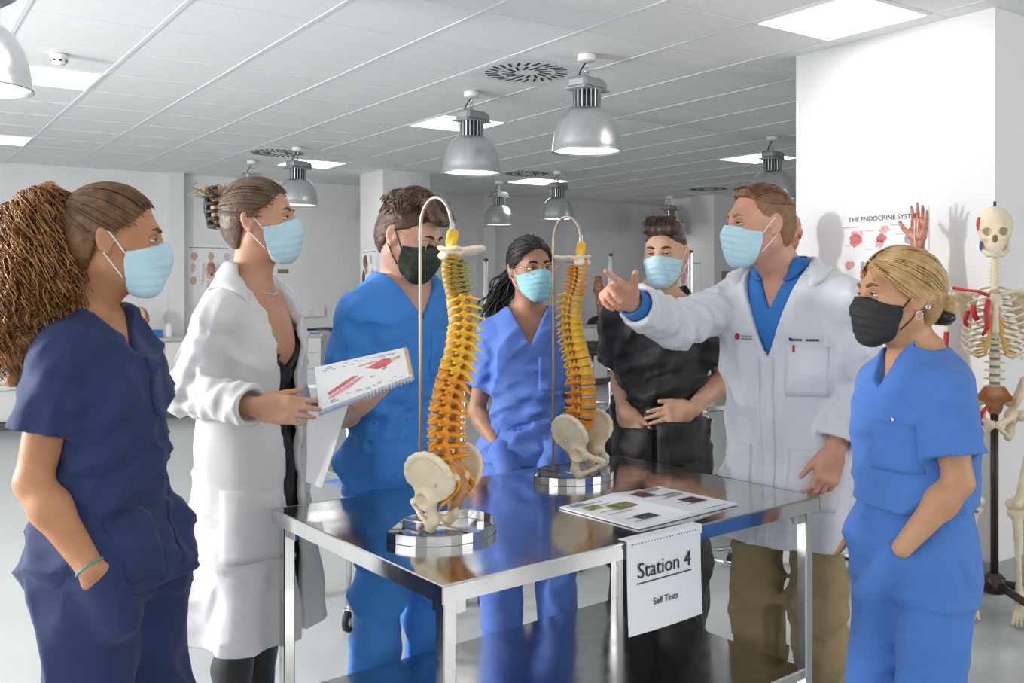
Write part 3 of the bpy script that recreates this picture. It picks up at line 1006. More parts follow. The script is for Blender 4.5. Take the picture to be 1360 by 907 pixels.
# ------------------------------------------------------------------ background: cabinets along the back wall
M_handle = mat('satin_handle', (.55, .55, .56), .3, 1.0)
def cabinet(u_, v_, label, kind='drawer', w=.6, d=.58, rz=ROOM_RZ, grp='base cabinets on the back wall'):
    t = thing('base_cabinet', label, 'cabinet', uv(u_, v_, 0), rz, grp)
    MB().box((0, .0, .47), (w - .002, d, .74), 0, .003).build('body', M_white, t)
    MB().box((0, .03, .05), (w - .01, d - .08, .1)).build('plinth', mat('plinth_dark', (.13, .13, .14), .5), t)
    yf = -d / 2 - .009
    if kind == 'drawer':
        for z, hh in ((.745, .17), (.56, .18), (.29, .34)):
            dr = MB().box((0, yf, z), (w - .008, .018, hh), 0, .003).build('drawer', M_white, t)
            MB().tube([(-.09, yf - .03, z + hh / 2 - .045), (.09, yf - .03, z + hh / 2 - .045)], .005, 8).tube([(-.08, yf - .03, z + hh / 2 - .045), (-.08, yf, z + hh / 2 - .045)], .004, 6).tube([(.08, yf - .03, z + hh / 2 - .045), (.08, yf, z + hh / 2 - .045)], .004, 6).build('handle', M_handle, dr)
    elif kind == 'door':
        for sx in (-1, 1):
            dr = MB().box((sx * w / 4, yf, .47), (w / 2 - .008, .018, .72), 0, .003).build('door', M_white, t)
            MB().tube([(sx * .03, yf - .03, .62), (sx * .03, yf - .03, .78)], .005, 8).tube([(sx * .03, yf - .03, .63), (sx * .03, yf, .63)], .004, 6).tube([(sx * .03, yf - .03, .77), (sx * .03, yf, .77)], .004, 6).build('handle', M_handle, dr)
    else:
        dr = MB().box((0, yf, .53), (w - .008, .018, .60), 0, .003).build('door', M_white, t)
        g = MB().box((0, yf, .15), (w - .06, .016, .13), 0, .003).build('vent_frame', M_white, t)
        for k in range(6): MB().box((0, yf - .011, .105 + k * .018), (w - .12, .008, .009)).build('vent_slat', M_dark, g)
    return t
vb = V1 - .44
for k in range(7):
    u_ = .55 + .6 * k
    cabinet(u_, vb, ['white cabinet with a low vent grille at the left edge behind the navy scrubs', 'white drawer cabinet behind the navy-scrubbed woman', 'white drawer cabinet under the flayed head model', 'white drawer cabinet between the navy scrubs and the white coat', 'white cabinet hidden behind the white-coated woman', 'white cabinet behind the white coat and the booklet', 'white cabinet under the wall sockets behind the blue scrubs'][k], 'vent' if k == 0 else ('drawer' if k in (1, 2, 3, 5, 6) else 'door'))
WTL = MB().box(uv(2.35, vb - .01, .86), (4.24, .62, .035), ROOM_RZ, .006).build('worktop', M_worktop); tag(WTL, 'grey worktop along the back wall at left with models on it', 'worktop')
for k in range(6):
    cabinet(7.75 + .6 * k, vb, 'white base cabinet %s in the far run behind the second spine' % ['first from the left', 'second from the left', 'third from the left', 'fourth from the left', 'fifth from the left', 'last at the right'][k], 'door', grp='far base cabinets')
tag(MB().box(uv(9.25, vb - .01, .86), (3.64, .60, .035), ROOM_RZ, .006).build('worktop', M_worktop), 'far grey worktop behind the second spine carrying a leg model', 'worktop')

# things on the left worktop
def flayed_head(label, loc, rz, k=1.0, cut=True):
    t = thing('anatomical_head', label, 'anatomical model', loc, rz)
    f = Field((-.11, -.14, 0), (.11, .16, .36), .006)
    Hm = Head((0, 0, .22), 0, 0, 0, 1.05)
    head_field(f, Hm, True); f.add(cone((0, -.02, .14), (0, -.02, .03), .056, .06), .03); f.add(cone((0, -.01, .02), (0, -.01, .01), .085, .085), .03)
    f.clip(lambda X, Y, Z: .004 - Z + 0 * X)
    obj('head', f.mesh('head'), mat('muscle_red', (.50, .07, .05), .4, color2=(.62, .30, .22), nscale=22, bump=.4, bscale=60), t)
    g = Field((-.02, -.14, .1), (.12, .16, .36), .006)
    skull_field(g, Hm, True); g.d -= .003; g.clip(lambda X, Y, Z: .012 - X + 0 * Z); g.clip(lambda X, Y, Z: .19 - Z - .5 * Y + 0 * X)
    obj('skull_half', g.mesh('skull_half'), mat('model_bone_pale', (.72, .58, .36), .4, color2=(.6, .42, .22), nscale=20), t)
    MB().lathe([(.0001, 0), (.085, 0), (.085, .012), (.0001, .014)], 24).build('base', M_whiteplastic, t)
    return t
# (people helpers are defined later in the file, so the head models are placed in the models section)
def small_box(name, label, cat_, u_, v_, z, d, c, parent=None, rough=.4):
    return tag(MB().box(uv(u_, v_, z + d[2] / 2), d, ROOM_RZ + .1, .004).build(name, mat('col_%d_%d_%d' % tuple(int(x * 99) for x in c), c, rough), parent), label, cat_)
small_box('tissue_box', 'small blue box on the worktop behind the navy scrubs', 'box', 2.62, 10.75, .878, (.14, .1, .085), (.03, .22, .60))
t = thing('bottle', 'white dispenser bottle beside the small blue box', 'bottle', uv(2.77, 10.75, .878), ROOM_RZ)
MB().lathe([(.0001, 0), (.04, 0), (.042, .006), (.042, .13), (.03, .145), (.014, .15), (.014, .165)], 20).build('body', M_whiteplastic, t)
MB().lathe([(.018, .165), (.018, .185), (.0001, .187)], 14).build('cap', mat('pale_blue_cap', (.55, .68, .78), .4), t)
small_box('device', 'black charger box on the worktop under the wall socket', 'device', 4.42, 10.75, .878, (.16, .1, .05), (.02, .03, .035))
small_box('device', 'teal instrument case beside the black charger', 'case', 4.62, 10.75, .878, (.16, .12, .06), (.05, .13, .16))
for k, c in enumerate(((.55, .35, .75), (.35, .65, .75), (.75, .35, .60))):
    small_box('packet', ['violet packet in the open tray below the worktop edge', 'turquoise packet in the open tray below the worktop edge', 'pink packet in the open tray below the worktop edge'][k], 'packet', 4.30 + .11 * k, 10.55, .881, (.1, .1, .03), c)
# wall sockets trunking
t = thing('socket_trunking', 'white wall trunking with a black plug behind the blue scrubs', 'socket', uv(4.35, V1 - .02, 1.12), ROOM_RZ)
MB().box((0, 0, 0), (.9, .036, .13), 0, .005).build('trunking', M_whiteplastic, t)
for x in (-.25, 0, .25): MB().box((x, -.02, 0), (.085, .01, .085), 0, .004).build('socket_plate', M_white, t)
p = MB().box((.0, -.045, 0), (.05, .045, .05), 0, .01).build('plug', M_blackplastic, t)
MB().tube([(0, -.06, -.02), (.01, -.06, -.1), (.03, -.055, -.16), (0.02, -.07, -.22)], .006, 8).build('cable', M_rubber, t)

# ------------------------------------------------------------------ posters (flat prints pinned to walls)
def blob(cx, cz, rx, rz_, n=16, seed=0, j=.18):
    rg = np.random.RandomState(seed)
    a = 1 + rg.uniform(-j, j, n)
    return [(cx + rx * a[k] * math.cos(2 * math.pi * k / n), cz + rz_ * a[k] * math.sin(2 * math.pi * k / n)) for k in range(n)]
INKS = {'pink': (.78, .40, .40), 'red': (.66, .16, .18), 'rose': (.80, .55, .52), 'violet': (.45, .35, .55), 'skin': (.80, .58, .48), 'brown': (.30, .14, .09), 'blue': (.30, .36, .60), 'grey': (.45, .45, .47), 'dark': (.08, .07, .08), 'tan': (.66, .44, .30)}
def ink(c): return mat('print_' + c, INKS[c], .55, noise=.25, nscale=60)
def poster(label, origin, rz, w, h_, shapes, title=None, tsize=.03, dashes=0, bg_=M_paper, cat_='poster', rail=None):
    """origin: top-left corner; local x to the right along the wall, z up, -y towards the viewer"""
    t = thing('wall_poster', label, cat_, origin, rz)
    MB().box((w / 2, 0, -h_ / 2), (w, .003, h_)).build('sheet', bg_, t)
    Mx = Matrix(((1, 0, 0, 0), (0, 0, -1, 0), (0, 1, 0, 0), (0, 0, 0, 1)))
    for c, poly in shapes:
        MB().prism(poly, .0016, .0026, Mx).build('illustration', ink(c), t)
    if title:
        me = text_mesh(title, tsize, .0004, 'CENTER'); o = obj('title', me, M_ink, t); o.location = (w / 2, -.0025, -.055); o.rotation_euler = (R(90), 0, 0)
    if dashes:
        mb = MB(); rg = np.random.RandomState(dashes)
        x = .02
        while x < w - .04:
            l = rg.uniform(.006, .03); mb.box((x + l / 2, -.002, -.03), (l, .001, .009)); x += l + .006
        tag(mb.build('title_print', M_ink, t), kind='stuff')
    if rail:
        MB().tube([(-.005, -.004, 0), (w + .005, -.004, 0)], .006, 8).build('top_rail', rail, t)
    return t
# endocrine chart on the near pillar (face at u = 4.35, seen from smaller u: local x runs towards smaller v)
RZP = ROOM_RZ - math.pi / 2
sh = []
for k, (c, x, z, rx, rz_) in enumerate([('red', .095, -.155, .036, .034), ('pink', .085, -.118, .02, .018), ('rose', .12, -.118, .02, .018), ('red', .245, -.150, .032, .022), ('pink', .262, -.105, .028, .020), ('pink', .235, -.178, .026, .02), ('violet', .40, -.155, .022, .028), ('rose', .415, -.115, .02, .018),
    ('pink', .055, -.285, .026, .024), ('red', .145, -.325, .028, .036), ('blue', .135, -.285, .014, .02), ('skin', .275, -.275, .036, .048), ('brown', .275, -.235, .036, .016), ('rose', .40, -.30, .03, .04), ('red', .12, -.50, .03, .04), ('pink', .16, -.56, .03, .02), ('blue', .14, -.60, .02, .03), ('violet', .3, -.5, .05, .05), ('pink', .42, -.5, .04, .05)]):
    sh.append((c, blob(x, z, rx, rz_, 18, k, .22)))
for k in range(26):
    rg = np.random.RandomState(k + 50); x = [.02, .15, .33, .45][k % 4]; z = -.085 - .024 * k
    sh.append(('grey', [(x, z), (x + .05, z), (x + .05, z + .003), (x, z + .003)]))
for x in (.015, .30): sh.append(('red', [(x, -.085), (x + .09, -.085), (x + .09, -.082), (x, -.082)]))
poster('anatomy poster titled THE ENDOCRINE SYSTEM on the white pillar', uv(4.35 - .003, 3.16, 1.845), RZP, .51, .66, sh, 'THE ENDOCRINE SYSTEM', .036, bg_=mat('poster_paper', (.80, .81, .82), .4))
# muscle chart on the back wall behind the white-coated woman
sh = [('skin', blob(.27, -.30, .075, .12, 18, 3, .1)), ('red', blob(.27, -.28, .045, .08, 16, 4, .15)), ('tan', blob(.27, -.13, .035, .05, 16, 5, .05)), ('skin', [(.17, -.22), (.20, -.20), (.19, -.42), (.155, -.5)]), ('skin', [(.34, -.20), (.37, -.22), (.385, -.5), (.35, -.42)]),
      ('tan', blob(.07, -.13, .04, .05, 14, 6, .2)), ('rose', blob(.06, -.27, .03, .05, 14, 7, .2)), ('tan', blob(.06, -.42, .035, .05, 14, 8, .2)), ('rose', blob(.46, -.13, .04, .05, 14, 9, .2)), ('tan', blob(.46, -.30, .03, .06, 14, 10, .2)), ('rose', [(.22, -.42), (.26, -.42), (.255, -.64), (.235, -.64)]), ('rose', [(.28, -.42), (.32, -.42), (.305, -.64), (.285, -.64)])]
poster('small muscle chart poster on the back wall behind the white-coated woman', uv(3.10, V1 - .004, 1.93), ROOM_RZ, .52, .68, sh, dashes=4)
# profile chart on the middle pillar (face v = 9.49 is lit, face u = 4.78 carries the poster)
sh = [('brown', blob(.09, -.14, .06, .08, 16, 2, .1)), ('tan', blob(.115, -.19, .045, .09, 16, 3, .1)), ('red', blob(.12, -.26, .03, .03, 12, 4, .2)), ('dark', blob(.05, -.34, .04, .10, 12, 5, .15)), ('blue', blob(.12, -.42, .06, .06, 12, 6, .2)), ('grey', blob(.24, -.12, .03, .05, 12, 7, .3)), ('violet', blob(.27, -.28, .025, .05, 12, 8, .3))]
poster('poster with a dark-haired head profile on the pillar behind the blue scrubs', uv(4.78 - .004, 10.02, 1.87), RZP, .40, .56, sh, dashes=6)
# posters far right
sh = [('red', blob(.12, -.14, .08, .09, 14, 2, .3)), ('violet', blob(.30, -.2, .08, .12, 14, 3, .3)), ('rose', blob(.15, -.38, .09, .08, 14, 4, .3)), ('dark', blob(.33, -.42, .06, .06, 14, 5, .3))]
poster('dark pink poster on the far pillar behind the pointing man\'s mask', uv(10.15, 9.39 - .004, 1.66), ROOM_RZ, .50, .6, sh, bg_=mat('poster_mauve', (.42, .26, .28), .5, noise=.3, nscale=20))
sh = [('red', blob(.12, -.15, .05, .06, 14, 12, .4)), ('red', blob(.36, -.1, .05, .07, 14, 13, .4)), ('pink', blob(.25, -.22, .06, .1, 14, 14, .3))]
poster('white chart with red shapes beside the black-scrubbed man\'s ear', uv(10.0 - .004, 10.25, 1.78), RZP, .60, .4, sh, rail=M_cast)

t = thing('wall_sign', 'small olive green sign on the back wall beside the white-coated woman', 'sign', uv(4.26, V1 - .006, 1.63), ROOM_RZ)
MB().box((0, 0, 0), (.14, .008, .05), 0, .002).build('plate', mat('olive_sign', (.20, .22, .04), .5), t)
# ------------------------------------------------------------------ drip stands, stool, trolleys
def caster_parts(parent, x, y, z=0.0, r=.045, rz=0.0):
    M = Matrix.Rotation(rz, 3, 'Z')
    c = MB().lathe([(.0001, -.012), (r * .8, -.012), (r, -.008), (r, .008), (r * .8, .012), (.0001, .012)], 20, (x, y, z + r), True, M @ Matrix.Rotation(R(90), 3, 'X')).build('caster_wheel', M_rubber, parent)
    h_ = MB().lathe([(.0001, -.0135), (r * .5, -.0135), (r * .5, .0135), (.0001, .0135)], 14, (x, y, z + r), True, M @ Matrix.Rotation(R(90), 3, 'X'))
    for s_ in (-1, 1): h_.box(tuple(Vector((x, y, z + r * 1.25)) + M @ Vector((0, s_ * .018, 0))), (.022, .003, r * 1.6), rz)
    h_.box((x, y, z + r * 2.05), (.03, .04, .004), rz); h_.tube([(x, y, z + r * 2.0), (x, y, z + r * 2.6)], .010, 10)
    h_.build('caster_fork', M_chrome, parent)
def drip_stand(label, loc, height, rz=0.0, r=.3, hook=False):
    t = thing('drip_stand', label, 'stand', loc, rz, 'chrome pole stands')
    MB().tube([(0, 0, .1), (0, 0, height)], .0125, 12).build('pole', M_chrome, t)
    MB().lathe([(.0135, height - .002), (.014, height), (.013, height + .005), (.0001, height + .009)], 14).build('pole_cap', M_blackplastic, t)
    MB().lathe([(.0001, .095), (.04, .095), (.04, .14), (.016, .15), (.0001, .15)], 16).build('hub', M_chrome, t)
    MB().lathe([(.014, height * .58), (.02, height * .58), (.02, height * .62), (.014, height * .62)], 14).build('height_clamp', M_blackplastic, t)
    for k in range(5):
        a = k * 2 * math.pi / 5
        MB().tube([(.03 * math.cos(a), .03 * math.sin(a), .115), (r * math.cos(a), r * math.sin(a), .095)], .011, 8).build('base_arm', M_chrome, t)
        caster_parts(t, r * math.cos(a), r * math.sin(a), 0, .036, a)
    return t
drip_stand('chrome pole stand between the left spine and the woman in periwinkle', (-.128, 4.55, 0), 1.575, .9)
drip_stand('chrome pole stand just left of the man in black scrubs', (.527, 4.99, 0), 1.615, .3)
drip_stand('chrome pole stand beside the ear of the man in black scrubs', (.890, 4.66, 0), 1.62, .6)

def steel_trolley(label, loc, rz, L, W, Hh, shelves=(.25,), top=True, tubes=.0125, name='steel_trolley', cat_='trolley', upr=None):
    t = thing(name, label, cat_, loc, rz)
    for i, a in enumerate((0, L)):
        for j, b_ in enumerate((0, W)):
            hgt = Hh if upr is None else upr[i * 2 + j]
            MB().tube([(a, b_, .11), (a, b_, hgt)], tubes, 12).build('upright', M_chrome, t)
            caster_parts(t, a, b_, 0, .045, .6)
    for z in shelves: MB().box((L / 2, W / 2, z), (L - .02, W - .02, .022), 0, .004).build('shelf', M_steel, t)
    if top: MB().box((L / 2, W / 2, Hh), (L + .05, W + .05, .03), 0, .005).build('top', M_steel, t)
    else:
        for b_ in (0, W): MB().tube([(0, b_, Hh - .02), (L, b_, Hh - .02)], tubes * .8, 10).build('top_rail', M_chrome, t)
    return t
steel_trolley('chrome wheeled trolley frame behind the man in bright blue scrubs', (-.684, 3.92, 0), ROOM_RZ, .56, .5, 1.0, (.30, .62), top=False)
tr = steel_trolley('steel wheeled table behind the man in the buttoned white coat', (1.03, 4.93, 0), ROOM_RZ, 1.1, .50, .80, (.30,))
# white cloth bag hanging near the booklet
V = []; n = 9
for i in range(n):
    for j in range(n):
        a_, b_ = i / (n - 1), j / (n - 1)
        w_ = .115 * (1 - .55 * b_)
        V.append((-.06 + w_ * a_ - .005 * b_, .018 * math.sin(3 * a_ + 2 * b_) - .02 * b_, -.20 * b_ - .03 * a_ * b_ + .02 * (a_ - .5)))
F = [(i * n + j, i * n + j + 1, (i + 1) * n + j + 1, (i + 1) * n + j) for i in range(n - 1) for j in range(n - 1)]
nV = len(V); V += [(x, y + .0012, z) for x, y, z in V]; F += [tuple(nV + k for k in reversed(q)) for q in F]
o = MB().add(V, F, True).build('paper_sheet', M_paper); o.location = (-.508, 2.60, 1.115); tag(o, 'folded white paper hanging below the booklet beside the open white coat', 'paper')
# stool
t = thing('lab_stool', 'black wheeled stool in front of the far cabinets by the second spine', 'stool', (.765, 8.9, 0), .4)
f = Field((-.22, -.22, .78), (.22, .22, .92), .008); f.add(ell((0, 0, .86), (.19, .19, .045))); f.add(cone((0, 0, .80), (0, 0, .84), .05, .12), .02)
obj('seat', f.mesh('seat'), M_blackplastic, t)
MB().tube([(0, 0, .1), (0, 0, .45)], .028, 14).build('column', M_blackplastic, t); MB().tube([(0, 0, .45), (0, 0, .82)], .015, 12).build('gas_lift', M_chrome, t)
MB().tube([(.17 * math.cos(a), .17 * math.sin(a), .32) for a in np.linspace(0, 6.283, 25)[:-1]], .010, 8, closed=True).tube([(-.17, 0, .32), (.17, 0, .32)], .006, 6).build('foot_ring', M_chrome, t)
for k in range(5):
    a = k * 2 * math.pi / 5
    MB().tube([(0, 0, .11), (.28 * math.cos(a), .28 * math.sin(a), .075)], [.024, .014], 8).build('base_arm', M_blackplastic, t)
    caster_parts(t, .28 * math.cos(a), .28 * math.sin(a), 0, .028, a)
# white shelf unit below the poster
t = thing('shelf_unit', 'white open shelf unit at the foot of the white pillar', 'shelf', uv(4.35 - .225, 2.79, 0), RZP)
for x in (-.32, .32): MB().box((x, 0, .44), (.022, .40, .80), 0, .003).build('side_panel', M_white, t)
for z in (.14, .48, .83): MB().box((0, 0, z), (.66 if z > .8 else .62, .40, .022), 0, .003).build('shelf', M_white, t)
MB().box((0, .19, .48), (.62, .012, .66)).build('back_panel', M_white, t)
for x in (-.29, .29):
    for y in (-.17, .17): caster_parts(t, x, y, 0, .018, .3)
for k, (x, c, s_) in enumerate(((-.26, (.70, .45, .65), (.10, .12, .05)), (-.14, (.05, .45, .50), (.09, .12, .06)), (-.02, (.62, .62, .75), (.10, .13, .09)), (.14, (.25, .30, .55), (.12, .14, .07)))):
    p = Vector(uv(4.35 - .225, 2.79, .152)) + Matrix.Rotation(RZP, 3, 'Z') @ Vector((x, -.08, s_[2] / 2))
    tag(MB().box(tuple(p), s_, RZP, .004).build('carton', mat('carton_%d' % k, c, .5)), ['pink carton on the bottom shelf of the white unit', 'teal carton on the bottom shelf of the white unit', 'pale lilac carton on the bottom shelf of the white unit', 'dark blue carton on the bottom shelf of the white unit'][k], 'box')
# ------------------------------------------------------------------ people: builders
def skin_mat(name, c, r2):
    return mat(name, c, .48, color2=r2, nscale=9, sss=.12, bump=.05, bscale=350)
def cloth_mat(name, c, rough=.75, b=.25):
    m = mat(name, c, rough, noise=.05, nscale=6, bump=b, bscale=700, sheen=.12)
    nt = m.node_tree
    if 'crease' in nt.nodes: return m
    bp = [n for n in nt.nodes if n.type == 'BUMP'][0]; tc = [n for n in nt.nodes if n.type == 'TEX_COORD'][0]
    n1 = nt.nodes.new('ShaderNodeTexNoise'); n1.name = 'crease'
    n1.noise_type = 'RIDGED_MULTIFRACTAL'
    n1.inputs['Scale'].default_value = 5.5; n1.inputs['Detail'].default_value = 2.2; n1.inputs['Distortion'].default_value = 1.1
    mp = nt.nodes.new('ShaderNodeMapping'); mp.inputs['Scale'].default_value = (1, 1, .75)
    nt.links.new(tc.outputs['Object'], mp.inputs[0]); nt.links.new(mp.outputs[0], n1.inputs['Vector'])
    b2 = nt.nodes.new('ShaderNodeBump'); b2.inputs['Strength'].default_value = .8; b2.inputs['Distance'].default_value = .03
    nt.links.new(n1.outputs[0], b2.inputs['Height'])
    nt.links.new(b2.outputs[0], bp.inputs['Normal'])
    return m

class Head:
    def __init__(s, c, yaw, pitch=0, roll=0, k=1.0):
        s.c = v3(c); s.M = rotm(yaw, pitch, roll); s.k = k
    def p(s, x, y, z): return s.c + s.M @ (v3((x, y, z)) * s.k)
    def inv(s, X, Y, Z):
        x, y, z = X - s.c[0], Y - s.c[1], Z - s.c[2]
        return [(s.M[0, i] * x + s.M[1, i] * y + s.M[2, i] * z) / s.k for i in range(3)]
    def cone(s, a, b, ra, rb): return cone(s.p(*a), s.p(*b), ra * s.k, rb * s.k)
    def ell(s, c, r, M=None): return ell(s.p(*c), v3(r) * s.k, s.M if M is None else s.M @ M)
    def region(s, fn, lo, hi):
        """primitive given in head space"""
        P = np.array([s.p(x, y, z) for x in (lo[0], hi[0]) for y in (lo[1], hi[1]) for z in (lo[2], hi[2])])
        return (lambda X, Y, Z: fn(*s.inv(X, Y, Z)) * s.k), P.min(0), P.max(0)

def skull_field(f, H, male):
    w = 1.04 if male else 1.0
    f.add(H.ell((0, -.012, .03), (.074 * w, .096, .087)), .0)
    f.add(H.ell((0, .024, -.028), (.060 * w, .068, .083)), .03)
    for sx in (-1, 1):
        f.add(H.cone((sx * .050 * w, -.005, -.055), (sx * .018, .066, -.102), .022, .018), .03)
        f.add(H.cone((sx * .040, .060, -.022), (sx * .055, .03, -.016), .017, .014), .03)
    f.add(H.cone((-.012, .076, -.106), (.012, .076, -.106), .013, .013), .025)
    f.add(H.cone((-.034, .078, .022), (.034, .078, .022), .012, .012), .022)

def head_field(f, H, male, nose=True):
    skull_field(f, H, male)
    for sx in (-1, 1):
        f.cut(H.ell((sx * .032, .098, -.001), (.019, .019, .011)), .014)
    f.add(H.cone((0, .088, .010), (0, .108, -.034), .0085, .0115), .012)
    for sx in (-1, 1):
        f.add(H.cone((sx * .010, .098, -.040), (sx * .012, .094, -.040), .0075, .0065), .008)
    f.add(H.cone((-.018, .088, -.068), (.018, .088, -.068), .007, .007), .012)       # lips
    f.add(H.cone((-.015, .087, -.079), (.015, .087, -.079), .007, .007), .012)
    for sx in (-1, 1):                                                               # ears
        Mr = rotm(sx * -24, 0, 0) @ rotm(0, -12, 0)
        f.add(H.ell((sx * .079, -.012, -.006), (.0085, .019, .033), Mr), .008)
        f.cut(H.ell((sx * .088, -.008, -.002), (.006, .011, .020), Mr), .006)
        f.add(H.cone((sx * .084, -.004, -.032), (sx * .083, -.006, -.028), .006, .007), .006)
        f.add(H.cone((sx * .079, .004, -.008), (sx * .081, .003, -.014), .005, .005), .005)

def hand_field(f, wrist, d, n, side, curl, spread=6, thumb=(.55, .75, .25), kk=1.0, tcurl=20):
    """d: towards the fingers, n: where the palm faces, side: +1 right hand / -1 left hand; curl: per finger (mcp,pip,dip)"""
    w = v3(wrist); d = v3(d); d = d / np.linalg.norm(d)
    n = v3(n); n = n - d * (n @ d); n = n / np.linalg.norm(n)
    t = np.cross(d, n) * (1 if side > 0 else -1)          # thumb direction
    M = np.stack([t, d, n], 1)
    P = lambda a, b, c: w + (t * a + d * b + n * c) * kk
    f.add(cone(P(0, -.01, 0), P(0, .03, 0), .026 * kk, .024 * kk), .015)
    f.add(rbox(P(0, .052, 0), v3((.040, .045, .0145)) * kk, M, .013 * kk), .02)
    f.add(cone(P(.022, .022, .008), P(.030, .05, .008), .017 * kk, .012 * kk), .012)
    f.add(cone(P(-.022, .02, .006), P(-.028, .06, .004), .014 * kk, .012 * kk), .012)
    tips = []
    for i, (off, L, r) in enumerate(((.030, .074, .0090), (.010, .083, .0092), (-.011, .077, .0088), (-.031, .060, .0078))):
        a = R((1.5 - i) * spread)
        b0 = P(off, .090 - .005 * abs(i - 1), 0)
        dirv = d * math.cos(a) + t * math.sin(a)
        q = b0; ang = 0; rr = r * kk
        cu = curl[i]
        for sgm, (fr, c) in enumerate(zip((.46, .30, .24), cu)):
            ang += R(c)
            v = dirv * math.cos(ang) + n * math.sin(ang)
            e = q + v * L * fr * kk
            f.add(cone(q, e, rr, rr * .9), .004 if sgm else .010)
            q = e; rr *= .9
        tips.append(q)
    tv = t * thumb[1] + d * thumb[0] + n * thumb[2]; tv = tv / np.linalg.norm(tv)
    b0 = P(.030, .022, .006); e = b0 + tv * .046 * kk
    f.add(cone(b0, e, .0135 * kk, .011 * kk), .012)
    a = R(tcurl); v2 = tv * math.cos(a) + d * math.sin(a); e2 = e + v2 * .034 * kk
    f.add(cone(e, e2, .0105 * kk, .0082 * kk), .005)
    tips.append(e2)
    return tips

CURL_RELAX = ((18, 30, 18), (22, 34, 20), (26, 38, 22), (30, 40, 24))

def arm_field(f, S, E, W, k, grow=0.0):
    S, E, W = v3(S), v3(E), v3(W)
    g = grow
    f.add(cone(S, S + (E - S) * .4, .050 * k + g, .047 * k + g), .03)
    f.add(cone(S + (E - S) * .4, E, .047 * k + g, .036 * k + g), .02)
    f.add(cone(E, E + (W - E) * .3, .037 * k + g, .040 * k + g), .015)
    f.add(cone(E + (W - E) * .3, W, .040 * k + g, .0255 * k + g), .02)

def crumple(seed, amp, dirs=(.5, .4, .8), wl=.17):
    """sharp-ridged drape: two or three families of creases, each fading in and out"""
    rg = np.random.RandomState(seed); Q = []
    for i in range(3):
        d = v3(dirs) + .75 * rg.normal(size=3); d /= np.linalg.norm(d)
        Q.append((d, wl * rg.uniform(.55, 1.1), rg.uniform(0, 6.28), rg.normal(size=3) * 5, rg.uniform(0, 6.28), rg.normal(size=3) * 7, rg.uniform(0, 6.28)))
    def fn(X, Y, Z):
        out = 0
        for d, w, ph, wd, wp, md, mp in Q:
            s_ = np.sin((X * d[0] + Y * d[1] + Z * d[2]) * 6.2832 / w * .5 + ph + 1.5 * np.sin(X * wd[0] + Y * wd[1] + Z * wd[2] + wp))
            m_ = np.clip(.35 + .75 * np.sin(X * md[0] + Y * md[1] + Z * md[2] + mp), 0, 1)
            out = out - m_ * (1 - np.abs(s_)) ** 2.2 + m_ * .22
        return amp * out
    return fn

def decal(field, grid, D, t=.003, lift=.001):
    """grid (a,b,3) of start points projected along D onto a field: thin raised patch"""
    a, b, _ = grid.shape
    Q, ok = field.march(grid.reshape(-1, 3), D)
    D = v3(D) / np.linalg.norm(D)
    top = Q - D * (t + lift); bot = Q + D * .004
    V = np.concatenate([top, bot]); F = []
    I = np.arange(a * b).reshape(a, b); n = a * b
    for i in range(a - 1):
        for j in range(b - 1):
            q = (I[i, j], I[i + 1, j], I[i + 1, j + 1], I[i, j + 1]); F.append(q); F.append(tuple(n + x for x in reversed(q)))
    ring = [I[i, 0] for i in range(a)] + [I[a - 1, j] for j in range(1, b)] + [I[i, b - 1] for i in range(a - 2, -1, -1)] + [I[0, j] for j in range(b - 2, 0, -1)]
    for x, y in zip(ring, ring[1:] + ring[:1]): F.append((y, x, n + x, n + y))
    return V, F

def surf_tube(field, pts, D, r, lift=0.0):
    Q, ok = field.march(np.array(pts), D)
    D = v3(D) / np.linalg.norm(D)
    return [tuple(q - D * lift) for q in Q]

class Person:
    def __init__(s, label, root, psi, H, male, skin, feet=True):
        s.root = v3((root[0], root[1], 0)); s.psi = R(psi); s.H = H; s.male = male; s.skin = skin
        s.o = thing('person', label, 'person', (root[0], root[1], 0), -s.psi)
        s.psid = psi
    def L(s, w):
        w = v3(w) - s.root
        f = (math.sin(s.psi), math.cos(s.psi)); r = (math.cos(s.psi), -math.sin(s.psi))
        return v3((w[0] * r[0] + w[1] * r[1], w[0] * f[0] + w[1] * f[1], w[2]))
    def LD(s, d):
        return s.L(v3(d) + s.root)
    def torso(s, girth=1.0, depth=1.0, lean=(0, 0), hipw=1.0, bust=1.0):
        H = s.H
        if s.male:
            T = [(.46, .155, .110), (.52, .168, .118), (.58, .158, .112), (.635, .155, .110), (.70, .168, .118), (.755, .178, .118), (.80, .165, .098), (.825, .115, .080), (.845, .07, .065)]
        else:
            T = [(.46, .155, .115), (.52, .172 * hipw, .122), (.57, .158, .112), (.625, .132, .098), (.68, .140, .108), (.725, .150, .125 * bust), (.775, .150, .105), (.815, .115, .078), (.845, .06, .058)]
        rows = []
        for z, rx, ry in T:
            q = max(0, (z - .5) / .33)
            rows.append([z * H, lean[0] * q, lean[1] * q - .01 * q, rx * girth, ry * depth])
        return rows

